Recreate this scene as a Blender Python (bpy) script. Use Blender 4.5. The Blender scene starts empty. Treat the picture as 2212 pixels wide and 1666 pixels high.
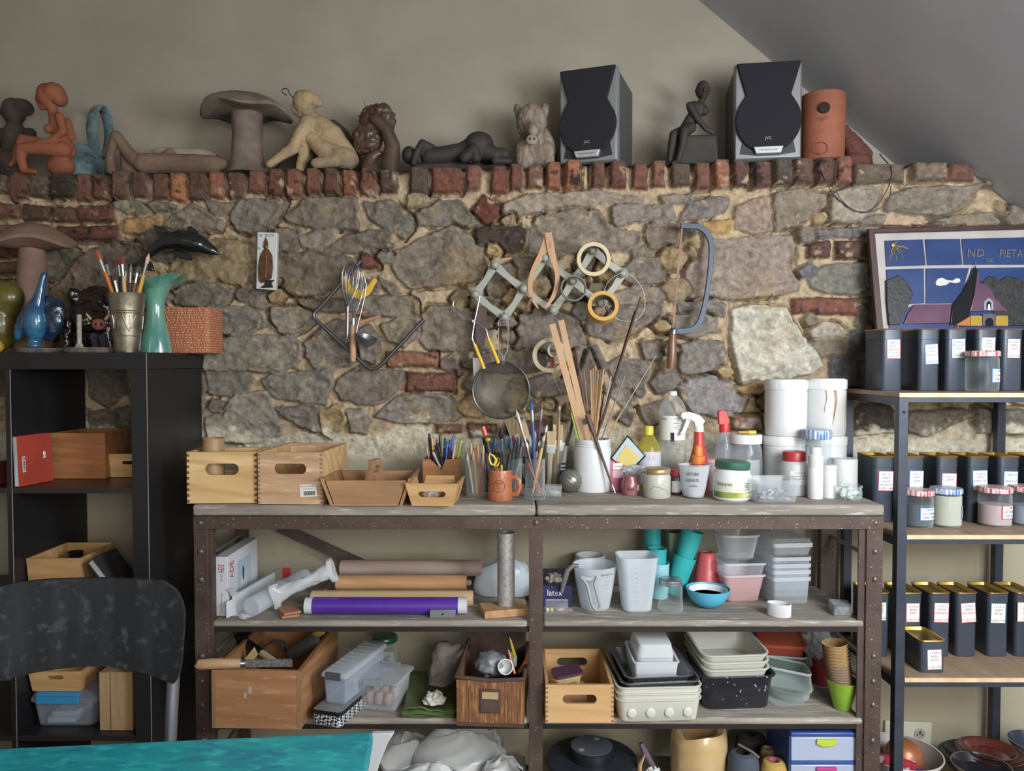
import bpy, math, random
import numpy as np
from mathutils import Vector, Matrix
random.seed(7)
SC = bpy.context.scene
COL = SC.collection
# ------------------------------------------------------------------ camera
FPX, PITCH, CZ = 1664.0, math.radians(1.65), 1.5
cam = bpy.data.cameras.new('camera'); cam_o = bpy.data.objects.new('camera', cam); COL.objects.link(cam_o)
cam.sensor_width = 36; cam.lens = 36*FPX/2212; cam.clip_start = .05
cam_o.location = (0, 0, CZ); cam_o.rotation_euler = (math.pi/2-PITCH, 0, 0)
SC.camera = cam_o
# ------------------------------------------------------------------ light and exposure
SC.view_settings.view_transform = 'Standard'; SC.view_settings.look = 'None'
SC.view_settings.exposure = 0.14; SC.view_settings.gamma = 1
SC.cycles.use_denoising = True
SC.cycles.max_bounces = 8; SC.cycles.transparent_max_bounces = 24
SC.cycles.sample_clamp_indirect = 6
w = bpy.data.worlds.new('world'); SC.world = w; w.use_nodes = True
w.node_tree.nodes['Background'].inputs[0].default_value = (1, .96, .90, 1)
w.node_tree.nodes['Background'].inputs[1].default_value = .6
def area(name, loc, tgt, sx, sy, power, col):
    L = bpy.data.lights.new(name, 'AREA'); L.shape = 'RECTANGLE'; L.size = sx; L.size_y = sy
    L.energy = power; L.color = col
    o = bpy.data.objects.new(name, L); COL.objects.link(o); o.location = loc
    o.rotation_euler = (Vector(tgt)-Vector(loc)).to_track_quat('-Z', 'Y').to_euler()
    return o
area('roof_window_light', (1.62, .55, 2.02), (.55, 2.3, 1.0), .8, 1.1, 84, (.89, .95, 1))
area('window_light', (1.25, -1.5, 1.75), (.45, 2.3, .9), 1.6, 1.3, 64, (1, .96, .91))

# ------------------------------------------------------------------ helpers
cp, sp = math.cos(PITCH), math.sin(PITCH)
def ray(x, y):
    a = (x-1106)/FPX; b = (833-y)/FPX
    return Vector((a, cp+b*sp, -sp+b*cp))
def P(x, y, Y):                      # picture point at depth Y
    d = ray(x, y); t = Y/d.y
    return Vector((d.x*t, Y, CZ+d.z*t))
def S(x, y, z):                      # picture point on a level surface
    d = ray(x, y); t = (z-CZ)/d.z
    return Vector((d.x*t, d.y*t, z))
def K(Y): return Y/FPX               # metres per picture pixel at depth Y
def lin(h):
    if not isinstance(h, str): return tuple(h)
    h = h.lstrip('#'); r = [int(h[i:i+2], 16)/255 for i in (0, 2, 4)]
    return tuple(c/12.92 if c <= .04045 else ((c+.055)/1.055)**2.4 for c in r)
def R(d): return math.radians(d)
def TR(loc, rz=0, rx=0, ry=0, s=1):
    return Matrix.Translation(loc) @ Matrix.Rotation(R(rz), 4, 'Z') @ Matrix.Rotation(R(ry), 4, 'Y') @ Matrix.Rotation(R(rx), 4, 'X') @ Matrix.Scale(s, 4)

class B:                             # collects geometry, in world coordinates after M
    def __init__(s, M=None): s.v = []; s.f = []; s.mi = []; s.m = 0; s.M = M or Matrix()
    def add(s, vs, fs, M=None):
        n = len(s.v); T = s.M if M is None else s.M @ M
        s.v += [T @ Vector(q) for q in vs]
        s.f += [tuple(n+i for i in f) for f in fs]; s.mi += [s.m]*len(fs)
        return s
    def box(s, x0, x1, y0, y1, z0, z1, M=None):
        v = [(x, y, z) for z in (z0, z1) for y in (y0, y1) for x in (x0, x1)]
        return s.add(v, [(0, 2, 3, 1), (4, 5, 7, 6), (0, 1, 5, 4), (2, 6, 7, 3), (0, 4, 6, 2), (1, 3, 7, 5)], M)
    def frus(s, x0, x1, y0, y1, z0, z1, ex, ey=None, M=None):  # box whose top is wider by ex, ey on each side
        ey = ex if ey is None else ey
        v = [(x0, y0, z0), (x1, y0, z0), (x0, y1, z0), (x1, y1, z0), (x0-ex, y0-ey, z1), (x1+ex, y0-ey, z1), (x0-ex, y1+ey, z1), (x1+ex, y1+ey, z1)]
        return s.add(v, [(0, 2, 3, 1), (4, 5, 7, 6), (0, 1, 5, 4), (2, 6, 7, 3), (0, 4, 6, 2), (1, 3, 7, 5)], M)
    def rings(s, rs, closed=False, cap0=True, cap1=True):
        n = len(rs[0]); m = len(rs); fs = []
        for i in range(m if closed else m-1):
            a, b = i*n, ((i+1) % m)*n
            fs += [(a+j, a+(j+1) % n, b+(j+1) % n, b+j) for j in range(n)]
        if not closed:
            if cap0: fs.append(tuple(range(n-1, -1, -1)))
            if cap1: fs.append(tuple(range((m-1)*n, m*n)))
        return s.add([q for r in rs for q in r], fs)
    def tube(s, pts, r, n=8, closed=False, flat=1):
        pts = [Vector(p) for p in pts]; m = len(pts)
        rr = r if isinstance(r, (list, tuple)) else [r]*m
        rs = []; up = None
        for i, p in enumerate(pts):
            a = pts[i-1] if (i or closed) else p; b = pts[(i+1) % m] if (i < m-1 or closed) else p
            t = (b-a).normalized()
            if up is None: up = Vector((0, 0, 1)) if abs(t.z) < .9 else Vector((0, 1, 0))
            u = t.cross(up)
            u = u.normalized() if u.length > 1e-6 else Vector((1, 0, 0))
            w_ = u.cross(t).normalized(); up = w_
            rs.append([p+u*math.cos(2*math.pi*j/n)*rr[i]+w_*math.sin(2*math.pi*j/n)*rr[i]*flat for j in range(n)])
        return s.rings(rs, closed)
    def lathe(s, prof, n=28, c=(0, 0, 0), M=None, top=True):
        c = Vector(c); T = M or Matrix(); rs = []
        for r, z in prof:
            rs.append([T @ (c+Vector((r*math.cos(2*math.pi*j/n), r*math.sin(2*math.pi*j/n), z))) for j in range(n)])
        return s.rings(rs, cap0=not (len(prof) > 2 and prof[2][1] < prof[0][1]), cap1=top)
    def ell(s, c, r, n=16, M=None):
        r = (r, r, r) if not isinstance(r, (tuple, list)) else r
        T = M or Matrix(); h = max(5, n//2); c = Vector(c); rs = []
        for i in range(1, h):
            a = math.pi*i/h
            rs.append([c+T @ Vector((r[0]*math.sin(a)*math.cos(2*math.pi*j/n), r[1]*math.sin(a)*math.sin(2*math.pi*j/n), -r[2]*math.cos(a))) for j in range(n)])
        return s.rings(rs)
    def prism(s, poly, y0, y1, M=None, bulge=None):  # poly of (x, z), pushed along y
        n = len(poly)
        v = [(x, y0, z) for x, z in poly]+[(x, y1, z) for x, z in poly]
        f = [tuple(range(n)), tuple(range(2*n-1, n-1, -1))]+[(j, n+j, n+(j+1) % n, (j+1) % n) for j in range(n)]
        return s.add(v, f, M)
    def rr(s, rings, q=4, cap0=True, cap1=True):      # rounded-rectangle loft: (z, width, depth, radius)
        rs = []
        for t in rings:
            z, wd, d, rad = t[:4]; cx, cy = (t[4], t[5]) if len(t) > 4 else (0, 0)
            rad = min(rad, wd/2-1e-5, d/2-1e-5); ring = []
            for k, (sx, sy) in enumerate(((1, 1), (-1, 1), (-1, -1), (1, -1))):
                for i in range(q+1):
                    a = math.pi/2*(k+i/q)
                    ring.append((cx+sx*(wd/2-rad)+rad*math.cos(a), cy+sy*(d/2-rad)+rad*math.sin(a), z))
            rs.append(ring)
        return s.rings(rs, cap0=cap0, cap1=cap1)
    def tub(s, wb, db, wt, dt, h, rad, t=.0018, lip=.004, lh=.004, z0=0, q=4, ribs=0):  # open container
        o = [(z0, wb-.008, db-.008, rad), (z0+.004, wb, db, rad)]
        o += [(z0+h-lh, wt, dt, rad), (z0+h-lh, wt+2*lip, dt+2*lip, rad+lip), (z0+h, wt+2*lip, dt+2*lip, rad+lip)]
        o += [(z0+h, wt-2*t, dt-2*t, max(rad-t, .001)), (z0+.006, wb-2*t, db-2*t, max(rad-t, .001)), (z0+.004, wb-.012, db-.012, rad)]
        return s.rr(o, q)
    def strip(s, pts, wd, dp):                        # flat band along pts in xz, dp = y thickness
        return s.tube(pts, wd/2, 4)
    def grid(s, fn, nu, nv):
        v = [fn(i/nu, j/nv) for j in range(nv+1) for i in range(nu+1)]
        f = [(j*(nu+1)+i, j*(nu+1)+i+1, (j+1)*(nu+1)+i+1, (j+1)*(nu+1)+i) for j in range(nv) for i in range(nu)]
        return s.add(v, f)
    def lump(s, c, r, amp=.25, seed=0, n=40, fold=6, M=None, sharp=1.0):  # crumpled bag or rag
        rnd = random.Random(seed); h = n//2; c = Vector(c); T = M or Matrix()
        ds = [(Vector((rnd.gauss(0, 1), rnd.gauss(0, 1), rnd.gauss(0, 1))).normalized(), rnd.uniform(.6, 1)*fold, rnd.uniform(0, 6.3)) for _ in range(9)]
        rs = []
        for i in range(1, h):
            a = math.pi*i/h; ring = []
            for j in range(n):
                b = 2*math.pi*j/n
                d = Vector((math.sin(a)*math.cos(b), math.sin(a)*math.sin(b), -math.cos(a)))
                k = sum(1-abs(math.sin(d.dot(e)*f_+p_))*2*sharp for e, f_, p_ in ds)/9
                k = 1+amp*k*1.6
                ring.append(c+T @ Vector((d.x*r[0]*k, d.y*r[1]*k, d.z*r[2]*k)))
            rs.append(ring)
        return s.rings(rs)

TXC = {}
def txt(b, s, h, M, align='CENTER', shear=0, jit=0, seed=0, wd=None):    # raised lettering; local x right, z up, faces -y
    key = (s, align, shear)
    if key not in TXC:
        cu = bpy.data.curves.new('t', 'FONT'); cu.body = s; cu.align_x = align; cu.shear = shear
        cu.resolution_u = 2; cu.size = 1; cu.fill_mode = 'FRONT'
        o = bpy.data.objects.new('t', cu); me = o.to_mesh()
        TXC[key] = ([tuple(v.co) for v in me.vertices], [tuple(p.vertices) for p in me.polygons])
        o.to_mesh_clear(); bpy.data.objects.remove(o); bpy.data.curves.remove(cu)
    vs, fs = TXC[key]
    if not vs: return b
    sc = h/.7; sx = sc
    if wd:
        ext = max(v[0] for v in vs)-min(v[0] for v in vs)
        sx = min(sc*1.3, wd/ext) if ext > 0 else sc
    return b.add([(x*sx, 0, y*sc+(jit*h*math.sin(x*4+seed) if jit else 0)) for x, y, z in vs], fs, M)

ORG = {}
def flr(q, z):                        # flatten the underside onto what carries it
    for v in (q.v if isinstance(q, B) else q.data.vertices):
        if isinstance(q, B): v.z = max(v.z, z)
        else: v.co.z = max(v.co.z, z-ORG[q.parent.name if q.parent else q.name].z)
    return q
def mk(name, b, m, par=None, loc=None, bev=0, smooth=40, sub=0, seg=2):
    me = bpy.data.meshes.new(name)
    if par is not None: o0 = ORG[par.name]
    elif loc is not None: o0 = Vector(loc)
    else:
        A = np.array([tuple(v) for v in b.v]); mn = A.min(0); mx = A.max(0)
        o0 = Vector(((mn[0]+mx[0])/2, (mn[1]+mx[1])/2, mn[2]))
    me.from_pydata([tuple(v-o0) for v in b.v], [], b.f)
    ms = m if isinstance(m, (list, tuple)) else [m]
    for q in ms: me.materials.append(q)
    if len(ms) > 1: me.polygons.foreach_set('material_index', b.mi)
    if smooth:
        me.polygons.foreach_set('use_smooth', [True]*len(me.polygons))
        me.set_sharp_from_angle(angle=R(smooth))
    me.validate(); me.update()
    o = bpy.data.objects.new(name, me); COL.objects.link(o)
    if par is not None: o.parent = par
    else: o.location = o0
    ORG[o.name] = o0
    if bev:
        d = o.modifiers.new('bevel', 'BEVEL'); d.width = bev; d.segments = seg; d.limit_method = 'ANGLE'; d.angle_limit = R(40)
    if sub:
        d = o.modifiers.new('sub', 'SUBSURF'); d.levels = sub; d.render_levels = sub
    return o
def tag(o, label, cat, group=None):
    o['label'] = label; o['category'] = cat
    if group: o['group'] = group
    return o
def thing(name, label, cat, loc, group=None):
    o = bpy.data.objects.new(name, None); COL.objects.link(o); o.location = loc; o.empty_display_size = .02
    ORG[o.name] = Vector(loc)
    return tag(o, label, cat, group)
def solo(name, label, cat, b, m, group=None, **k): return tag(mk(name, b, m, **k), label, cat, group)
def struct(name, b, m, par=None, **k):
    o = mk(name, b, m, par, **k)
    if par is None: o['kind'] = 'structure'
    return o

def remesh(name, b, m, vox, par=None, loc=None, smooth=4, bumpy=0, bs=.02):   # fuse pieces to one continuous clay-like skin
    o = mk(name, b, m, par, loc, smooth=0)
    d = o.modifiers.new('r', 'REMESH'); d.mode = 'VOXEL'; d.voxel_size = vox; d.use_smooth_shade = True
    if smooth:
        d = o.modifiers.new('s', 'SMOOTH'); d.factor = .5; d.iterations = smooth
    if bumpy:
        t = bpy.data.textures.new(name, 'CLOUDS'); t.noise_scale = bs
        d = o.modifiers.new('d', 'DISPLACE'); d.texture = t; d.strength = bumpy; d.mid_level = .5
    dg = bpy.context.evaluated_depsgraph_get()
    me = bpy.data.meshes.new_from_object(o.evaluated_get(dg))
    o.modifiers.clear(); old = o.data; o.data = me; bpy.data.meshes.remove(old)
    me.polygons.foreach_set('use_smooth', [True]*len(me.polygons)); me.update()
    return o

# ------------------------------------------------------------------ materials
MC = {}
def nd(t, k, **kw):
    n = t.nodes.new(k)
    for a, v in kw.items():
        if a in n.inputs: n.inputs[a].default_value = v
        else: setattr(n, a, v)
    return n
def base_mat(name):
    m = bpy.data.materials.new(name); m.use_nodes = True
    t = m.node_tree; return m, t, t.nodes['Principled BSDF']
SAT = .93
def c4(c):
    r = lin(c); y = .3*r[0]+.55*r[1]+.15*r[2]
    return (*[y+(q-y)*SAT for q in r], 1)
def noise_fac(t, sc, st=(1, 1, 1), lo=.35, hi=.65, det=4, rough=.55, wave=None, dist=0):
    tc = nd(t, 'ShaderNodeTexCoord'); mp = nd(t, 'ShaderNodeMapping'); mp.inputs['Scale'].default_value = st
    t.links.new(tc.outputs['Object'], mp.inputs[0])
    n = nd(t, 'ShaderNodeTexNoise', Scale=sc, Detail=det, Roughness=rough, Distortion=dist)
    t.links.new(mp.outputs[0], n.inputs[0])
    r = nd(t, 'ShaderNodeValToRGB'); r.color_ramp.elements[0].position = lo; r.color_ramp.elements[1].position = hi
    t.links.new(n.outputs[0], r.inputs[0])
    return r.outputs[0], n.outputs[0], mp.outputs[0]
def mixc(t, fac, a, b, mode='MIX'):
    n = nd(t, 'ShaderNodeMix', data_type='RGBA', blend_type=mode)
    for i, q in ((0, fac), (6, a), (7, b)):
        if hasattr(q, 'is_linked'): t.links.new(q, n.inputs[i])
        else: n.inputs[i].default_value = q
    return n.outputs[2]
def bump(t, p, h, s, d=.002):
    n = nd(t, 'ShaderNodeBump', Strength=s, Distance=d); t.links.new(h, n.inputs['Height']); t.links.new(n.outputs[0], p.inputs['Normal'])
def mat(name, c, rough=.6, metal=0, c2=None, sc=20, st=(1, 1, 1), lo=.35, hi=.65, bmp=0, bs=None, coat=0, spec=.5, c3=None, sc3=90, lo3=.62, hi3=.68, det=4, dist=0):
    if name in MC: return MC[name]
    m, t, p = base_mat(name)
    p.inputs['Roughness'].default_value = rough; p.inputs['Metallic'].default_value = metal
    p.inputs['Coat Weight'].default_value = coat; p.inputs['Specular IOR Level'].default_value = spec
    p.inputs['Coat Roughness'].default_value = .08
    if c2 is None: p.inputs['Base Color'].default_value = c4(c)
    else:
        f, raw, _ = noise_fac(t, sc, st, lo, hi, det, dist=dist)
        o = mixc(t, f, c4(c), c4(c2))
        if c3:
            f3, _, _ = noise_fac(t, sc3, (1, 1, 1), lo3, hi3); o = mixc(t, f3, o, c4(c3))
        t.links.new(o, p.inputs['Base Color'])
    if bmp:
        _, raw, _ = noise_fac(t, bs or sc, st); bump(t, p, raw, bmp)
    MC[name] = m; return m
def wood(name, a, b, axis='x', sc=14, rough=.55, ring=.5, c3=None, coat=0):   # long grain along an axis
    if name in MC: return MC[name]
    m, t, p = base_mat(name); st = {'x': (.12, 1, 1), 'y': (1, .12, 1), 'z': (1, 1, .12)}[axis]
    p.inputs['Roughness'].default_value = rough; p.inputs['Coat Weight'].default_value = coat
    f, raw, mp = noise_fac(t, sc, st, .3, .7, 3, dist=.6)
    wv = nd(t, 'ShaderNodeTexWave', wave_type='BANDS', bands_direction='DIAGONAL', Scale=sc*.8, Distortion=7, Detail=3)
    wv.inputs['Detail Scale'].default_value = 1.2
    t.links.new(mp, wv.inputs[0])
    o = mixc(t, f, c4(a), c4(b)); rr_ = nd(t, 'ShaderNodeValToRGB')
    rr_.color_ramp.elements[0].position = .55; rr_.color_ramp.elements[1].position = 1
    rr_.color_ramp.elements[1].color = (ring, ring, ring, 1)
    t.links.new(wv.outputs[1], rr_.inputs[0]); o = mixc(t, rr_.outputs[0], o, c4(b))
    if c3:
        f3, _, _ = noise_fac(t, sc*6, st, .55, .75); o = mixc(t, f3, o, c4(c3))
    t.links.new(o, p.inputs['Base Color']); bump(t, p, raw, .25, .001)
    MC[name] = m; return m
def clear(name, c='#ffffff', body=.12, edge=.75, rough=.08, haze=None):   # see-through glass or plastic
    if name in MC: return MC[name]
    m, t, p = base_mat(name); p.inputs['Base Color'].default_value = c4(haze or c); p.inputs['Roughness'].default_value = rough
    p.inputs['Specular IOR Level'].default_value = .8
    tr = nd(t, 'ShaderNodeBsdfTransparent', Color=c4(c)); lw = nd(t, 'ShaderNodeLayerWeight', Blend=.5)
    mr = nd(t, 'ShaderNodeMapRange'); mr.inputs[3].default_value = body; mr.inputs[4].default_value = edge
    pw = nd(t, 'ShaderNodeMath', operation='POWER'); pw.inputs[1].default_value = 2.2
    t.links.new(lw.outputs['Facing'], pw.inputs[0]); t.links.new(pw.outputs[0], mr.inputs[0])
    ms = nd(t, 'ShaderNodeMixShader'); t.links.new(mr.outputs[0], ms.inputs[0]); t.links.new(tr.outputs[0], ms.inputs[1]); t.links.new(p.outputs[0], ms.inputs[2])
    t.links.new(ms.outputs[0], t.nodes['Material Output'].inputs[0])
    MC[name] = m; return m
# ------------------------------------------------------------------ room shell
YW, YU = 2.62, 2.91                   # face of the rubble wall, face of the plastered wall set back above it
def slope_z(X): return 3.423-.82*X
plaster = mat('grey_white_plaster', '#a29a8c', .9, c2='#978f82', sc=3, bmp=.05, bs=120)
slope_m = mat('sloped_ceiling_plaster', '#bebfc3', .9, c2='#b5b6bb', sc=3, bmp=.04, bs=120)
b = B(); b.prism([(-2.3, 1.9), (1.857, 1.9), (.15, 3.3), (-2.3, 3.3)], YU, YU+.1); struct('wall_upper', b, plaster, smooth=0)
b = B(); n_ = Vector((.82, 0, 1)).normalized()*.12
b.prism([(.15, slope_z(.15)), (3.2, slope_z(3.2)), (3.2+n_.x, slope_z(3.2)+n_.z), (.15+n_.x, slope_z(.15)+n_.z)], -2.2, 3.01); struct('ceiling_slope', b, slope_m, smooth=0)
b = B().box(-2.3, .16, -2.2, 3.01, 3.29, 3.36); struct('ceiling', b, plaster, smooth=0)
b = B().box(-2.4, 3.2, -2.2, 2.7, -.08, 0); struct('floor', b, mat('floor_tiles', '#6d665e', .7, c2='#5a544e', sc=6), smooth=0)
b = B().box(-2.4, -2.3, -2.2, 3.01, 0, 3.3); struct('wall_left_added', b, plaster, smooth=0)  # out of view, added to hold back light from the left

BR = [  # top course of upright bricks: x0, x1, top, bottom, colour
(-120,-95,383,425,'785047'),(-88,-52,383,425,'6d4f49'),(-45,-6,383,425,'685750'),(0,28,382,420,'685950'),(33,72,383,438,'784f47'),(76,116,384,432,'685750'),(118,170,378,430,'443d39'),(175,208,380,436,'785047'),(210,243,382,434,'775046'),(250,290,374,430,'73584d'),(294,326,377,428,'634648'),(336,372,380,434,'775249'),(374,410,378,438,'b87854'),(416,453,378,436,'6b4e47'),(457,489,375,430,'995e4f'),(498,535,378,432,'6d4f49'),(541,578,374,420,'82574c'),
(583,618,370,425,'774d44'),(621,656,370,426,'8a5849'),(663,695,368,418,'784d43'),(703,734,368,420,'6b4844'),(742,772,372,428,'8e5642'),(780,814,368,427,'805040'),(822,862,372,420,'554645'),(885,928,366,417,'5c534e'),(931,1000,367,420,'815041'),(1008,1041,362,415,'85584e'),(1060,1095,364,420,'8a5449'),(1100,1130,359,416,'7b4d48'),(1138,1174,362,411,'7b5750'),(1179,1211,355,410,'9a604a'),(1220,1254,350,407,'a66953'),(1272,1304,354,408,'78514b'),(1315,1350,353,408,'744943'),(1362,1396,358,412,'7a4f4a'),(1404,1436,352,407,'8a5e53'),(1445,1488,359,406,'62534f'),(1495,1532,357,411,'7b524a'),(1537,1574,350,410,'a56a54'),(1578,1615,352,406,'6a4c4c'),(1622,1660,354,405,'6c494b'),(1664,1706,347,400,'59504e'),(1711,1752,347,400,'6c514f'),(1756,1795,345,398,'6c4c4b'),(1797,1832,343,396,'875851'),(1834,1945,360,398,'6c5f58'),(1960,2036,356,392,'7d6d63'),(2038,2092,360,394,'7f5a51'),(2110,2200,372,410,'7d6d63')]
BK = [  # other bricks in the wall
(-60,50,440,475,'785047'),(57,118,444,478,'604540'),(122,174,447,481,'70504a'),(176,256,446,482,'784f47'),(132,265,490,523,'754842'),(-60,60,486,520,'8d6354'),(85,118,488,512,'845b4d'),(-60,28,525,560,'694843'),(33,62,528,560,'694843'),(-60,70,567,592,'73524a'),(-60,20,600,640,'574340'),(26,100,602,640,'614742'),(-40,60,650,690,'584743'),(70,140,700,740,'574742'),(-60,50,700,745,'554440'),
(780,822,552,580,'7a4f49'),(833,943,759,793,'956554'),(876,980,805,845,'7c5049'),(1707,1848,645,678,'815047'),(1740,1790,522,562,'6a4c4b'),(1797,1855,522,562,'664a48'),(1862,1900,525,560,'614848'),(1895,1960,486,500,'6a4f4f'),(1965,2030,486,500,'6a4f4f'),(1580,1645,895,930,'9c7066'),(1010,1075,915,945,'78554d'),(940,1000,915,935,'8a6358'),(1100,1190,905,940,'78544d'),(1700,1760,900,940,'8c6e65')]
ST = [  # rubble stones, traced
('777164',246,440,275,431,310,440,335,456,305,465,280,463),('777164',328,441,345,440,385,450,370,457,340,456),('746d60',450,438,515,444,505,458,470,470),('71685e',360,488,420,444,440,452,486,482,474,496,425,497,385,495),('736c62',505,460,530,435,553,432,617,436,600,470,584,492,553,500,515,500,502,478),('977b52',280,480,340,470,355,485,340,498,275,502),('5d564e',295,522,335,500,440,510,430,560,340,565),('656054',96,560,120,537,160,537,172,550,150,585,112,605),('635a51',150,600,175,560,260,520,302,530,310,560,290,620,230,640,150,690,108,690,112,640),('8a7a60',365,580,390,550,470,520,540,530,546,580,530,620,470,608,400,612,372,625),('716b61',361,640,400,618,470,613,505,630,480,655,440,662,380,655),('757169',452,664,548,662,583,700,535,722,452,715),
('70685f',620,468,670,432,770,432,772,495,680,493,625,475),('746f67',788,442,845,432,890,475,888,495,872,512,830,490,797,465),('92846d',880,430,890,420,955,425,950,440,925,448,880,447),('767065',900,465,915,455,955,438,995,440,1030,470,1035,490,905,486),('633e35',1026,452,1047,425,1077,445,1080,460,1060,487,1045,482),('6f665a',600,498,650,498,655,520,640,540,600,542),('82776d',653,515,690,497,725,502,722,520,690,540,655,535),('6b6258',705,540,745,515,800,497,850,505,858,520,845,538,812,538,808,548,720,545),('71685c',598,548,690,545,740,556,770,567,755,590,730,610,700,635,650,640,600,625),('746b60',850,545,870,535,925,512,980,490,1010,505,1045,530,1052,570,1040,600,990,615,890,620,860,600,848,570),('453a35',1028,498,1060,494,1120,494,1132,500,1128,540,1090,545,1080,530,1035,525),('7b7164',820,600,860,630,850,640,820,612),('686057',650,650,680,648,745,650,742,675,690,672,652,665),('746c61',755,648,790,645,880,640,900,655,902,680,790,682,755,672),('70695f',545,628,580,630,585,660,570,672,545,660),('7e756a',588,668,645,665,670,680,680,690,660,710,630,722,605,715,590,690),
('7e786d',450,735,500,728,620,726,648,745,650,775,620,800,540,802,450,800),('746d65',660,745,700,710,730,695,770,702,790,725,775,780,740,790,680,795,665,770),('777067',778,712,800,702,822,735,810,780,782,780),('867c6e',830,705,870,685,910,690,905,725,875,750,840,735),('7b7167',915,682,930,665,990,665,1065,680,1060,750,1010,760,925,755,910,735),('716960',735,820,745,805,780,795,868,803,868,820,850,850,822,870,780,868,740,860,728,840),('767169',565,820,590,805,620,808,720,797,722,830,700,870,680,875,640,865,590,855,568,832),('706b62',450,806,510,804,545,820,530,845,510,852,452,850),('847e73',475,900,500,860,570,845,590,880,610,925,605,940,560,955,490,955,450,945,450,900),('746e67',598,885,650,877,690,880,705,905,690,935,650,920),('928260',693,892,720,872,745,880,748,905,720,945,695,935),('867e74',752,885,780,885,800,910,790,935,760,930),('777169',810,900,850,865,880,852,940,855,990,870,1002,895,980,905,940,912,860,910),('70665c',948,785,980,765,1010,768,1015,790,985,805,955,795),
('8c8073',1088,445,1140,425,1240,417,1330,418,1385,430,1310,440,1260,450,1200,445,1160,460,1110,468,1086,460),('7a7065',1140,510,1160,472,1240,455,1290,460,1310,490,1385,510,1380,530,1350,545,1290,530,1200,555,1145,545),('7b726a',1317,455,1330,445,1380,444,1450,448,1455,470,1440,480,1370,480,1330,492,1318,480),('867c70',1425,427,1500,425,1490,438,1430,440),('79716b',1465,472,1490,442,1540,430,1568,430,1560,455,1530,470),('74685e',1395,490,1460,485,1470,520,1450,535,1410,540,1398,520),('977c54',1500,487,1560,480,1580,478,1570,500,1520,505),('86776b',1585,450,1640,432,1658,430,1660,500,1620,505,1587,495),('7a7165',1365,545,1395,532,1410,547,1370,560),('706861',1340,580,1380,557,1420,560,1440,590,1430,610,1380,615,1350,605),('79716a',1320,638,1370,622,1440,627,1430,655,1330,665),('797069',1265,702,1330,672,1430,662,1430,690,1380,705,1370,720,1320,735,1270,720),('86796f',1480,585,1500,560,1520,520,1590,520,1655,510,1710,512,1715,560,1720,630,1600,648,1545,640,1490,640,1478,600),('746d67',1465,657,1530,652,1565,656,1558,680,1470,685),('7d756e',1445,688,1510,682,1545,692,1550,715,1500,728,1450,720),('a8a498',1578,672,1620,662,1690,667,1722,712,1765,770,1772,790,1755,805,1700,815,1610,828,1592,795,1582,740),
('776e64',1120,682,1180,662,1240,690,1265,745,1200,755,1110,755),('686158',1000,790,1060,762,1130,760,1180,772,1170,800,1060,803),('6f675f',1140,822,1180,810,1225,827,1220,850,1150,855),('746d64',1245,757,1290,752,1308,790,1290,830,1250,830),('767068',1312,792,1340,772,1400,787,1390,825,1330,830),('746f69',1460,747,1520,737,1563,742,1566,770,1540,803,1470,806),('706861',1382,742,1430,737,1430,775,1390,778),('7b736a',1310,842,1360,832,1378,870,1350,883),('827d7d',1460,832,1480,820,1570,817,1598,832,1613,860,1590,898,1550,900,1500,890,1470,860),('7a6f64',1385,880,1440,862,1458,900,1400,920),('9a825e',1592,838,1650,830,1660,850,1610,850),('665f56',1050,600,1075,580,1100,570,1105,640,1060,660),('746b5e',1110,560,1180,560,1180,590,1120,600),('6e665c',1190,600,1260,590,1270,640,1200,650),('6b645c',1020,640,1075,650,1070,672,1020,668),('716960',1270,760,1300,840,1290,890,1240,880,1240,845),
('7b7164',1668,422,1720,412,1780,422,1783,440,1740,470,1720,490,1668,500),('867e72',1792,422,1840,402,1895,407,1898,430,1880,470,1830,480,1787,480),('746d63',1920,422,1960,407,2060,407,2110,402,2080,440,2030,470,1960,460,1907,455),('80776d',1850,482,1900,467,1898,485,1860,490),('797167',2012,480,2090,464,2140,462,2170,475,2100,490,2020,490),('736e6d',1757,500,1863,493,1868,508,1767,514),('6c696d',1724,585,1750,572,1766,580,1753,600,1727,598),('74716a',1742,610,1780,577,1868,572,1876,620,1848,637,1790,635,1747,620),('65625a',1852,652,1880,642,1890,700,1847,705),('979083',1752,715,1780,697,1813,702,1825,720,1800,728,1757,730),('555454',1838,717,1880,707,1872,840,1794,833,1794,780,1832,745),('746c60',1750,742,1828,732,1828,762,1774,768),('45403b',1847,882,1900,872,1930,882,1933,930,1852,940),('746c62',1962,892,2080,882,2098,900,2000,940,1962,930),('68625a',2106,885,2230,890,2230,935,2116,930),('666058',1900,560,2000,540,2100,560,2080,640,1920,640),('666058',2110,540,2230,540,2230,640,2120,630),('666058',1900,660,2060,660,2050,760,1900,760),('666058',2080,660,2230,660,2230,760,2080,760),('666058',1950,780,2100,780,2090,850,1950,850),
('6a6258',60,745,150,750,160,800,70,800),('696157',190,790,262,770,275,840,230,880,195,850),('645e54',190,890,280,880,280,930,200,930),('696057',-60,770,40,770,30,850,-60,850),('666057',300,770,440,770,440,850,310,850),('686158',300,860,440,860,440,940,310,940),('696157',50,815,180,820,170,900,60,900)]
def vnoise(x, y, seed):
    rs = np.random.RandomState(seed); g = rs.rand(256, 256)
    xi = np.floor(x).astype(int); yi = np.floor(y).astype(int); fx = x-xi; fy = y-yi
    fx = fx*fx*(3-2*fx); fy = fy*fy*(3-2*fy)
    a = g[xi % 256, yi % 256]; b_ = g[(xi+1) % 256, yi % 256]; c_ = g[xi % 256, (yi+1) % 256]; d_ = g[(xi+1) % 256, (yi+1) % 256]
    return (a*(1-fx)+b_*fx)*(1-fy)+(c_*(1-fx)+d_*fx)*fy
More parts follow.
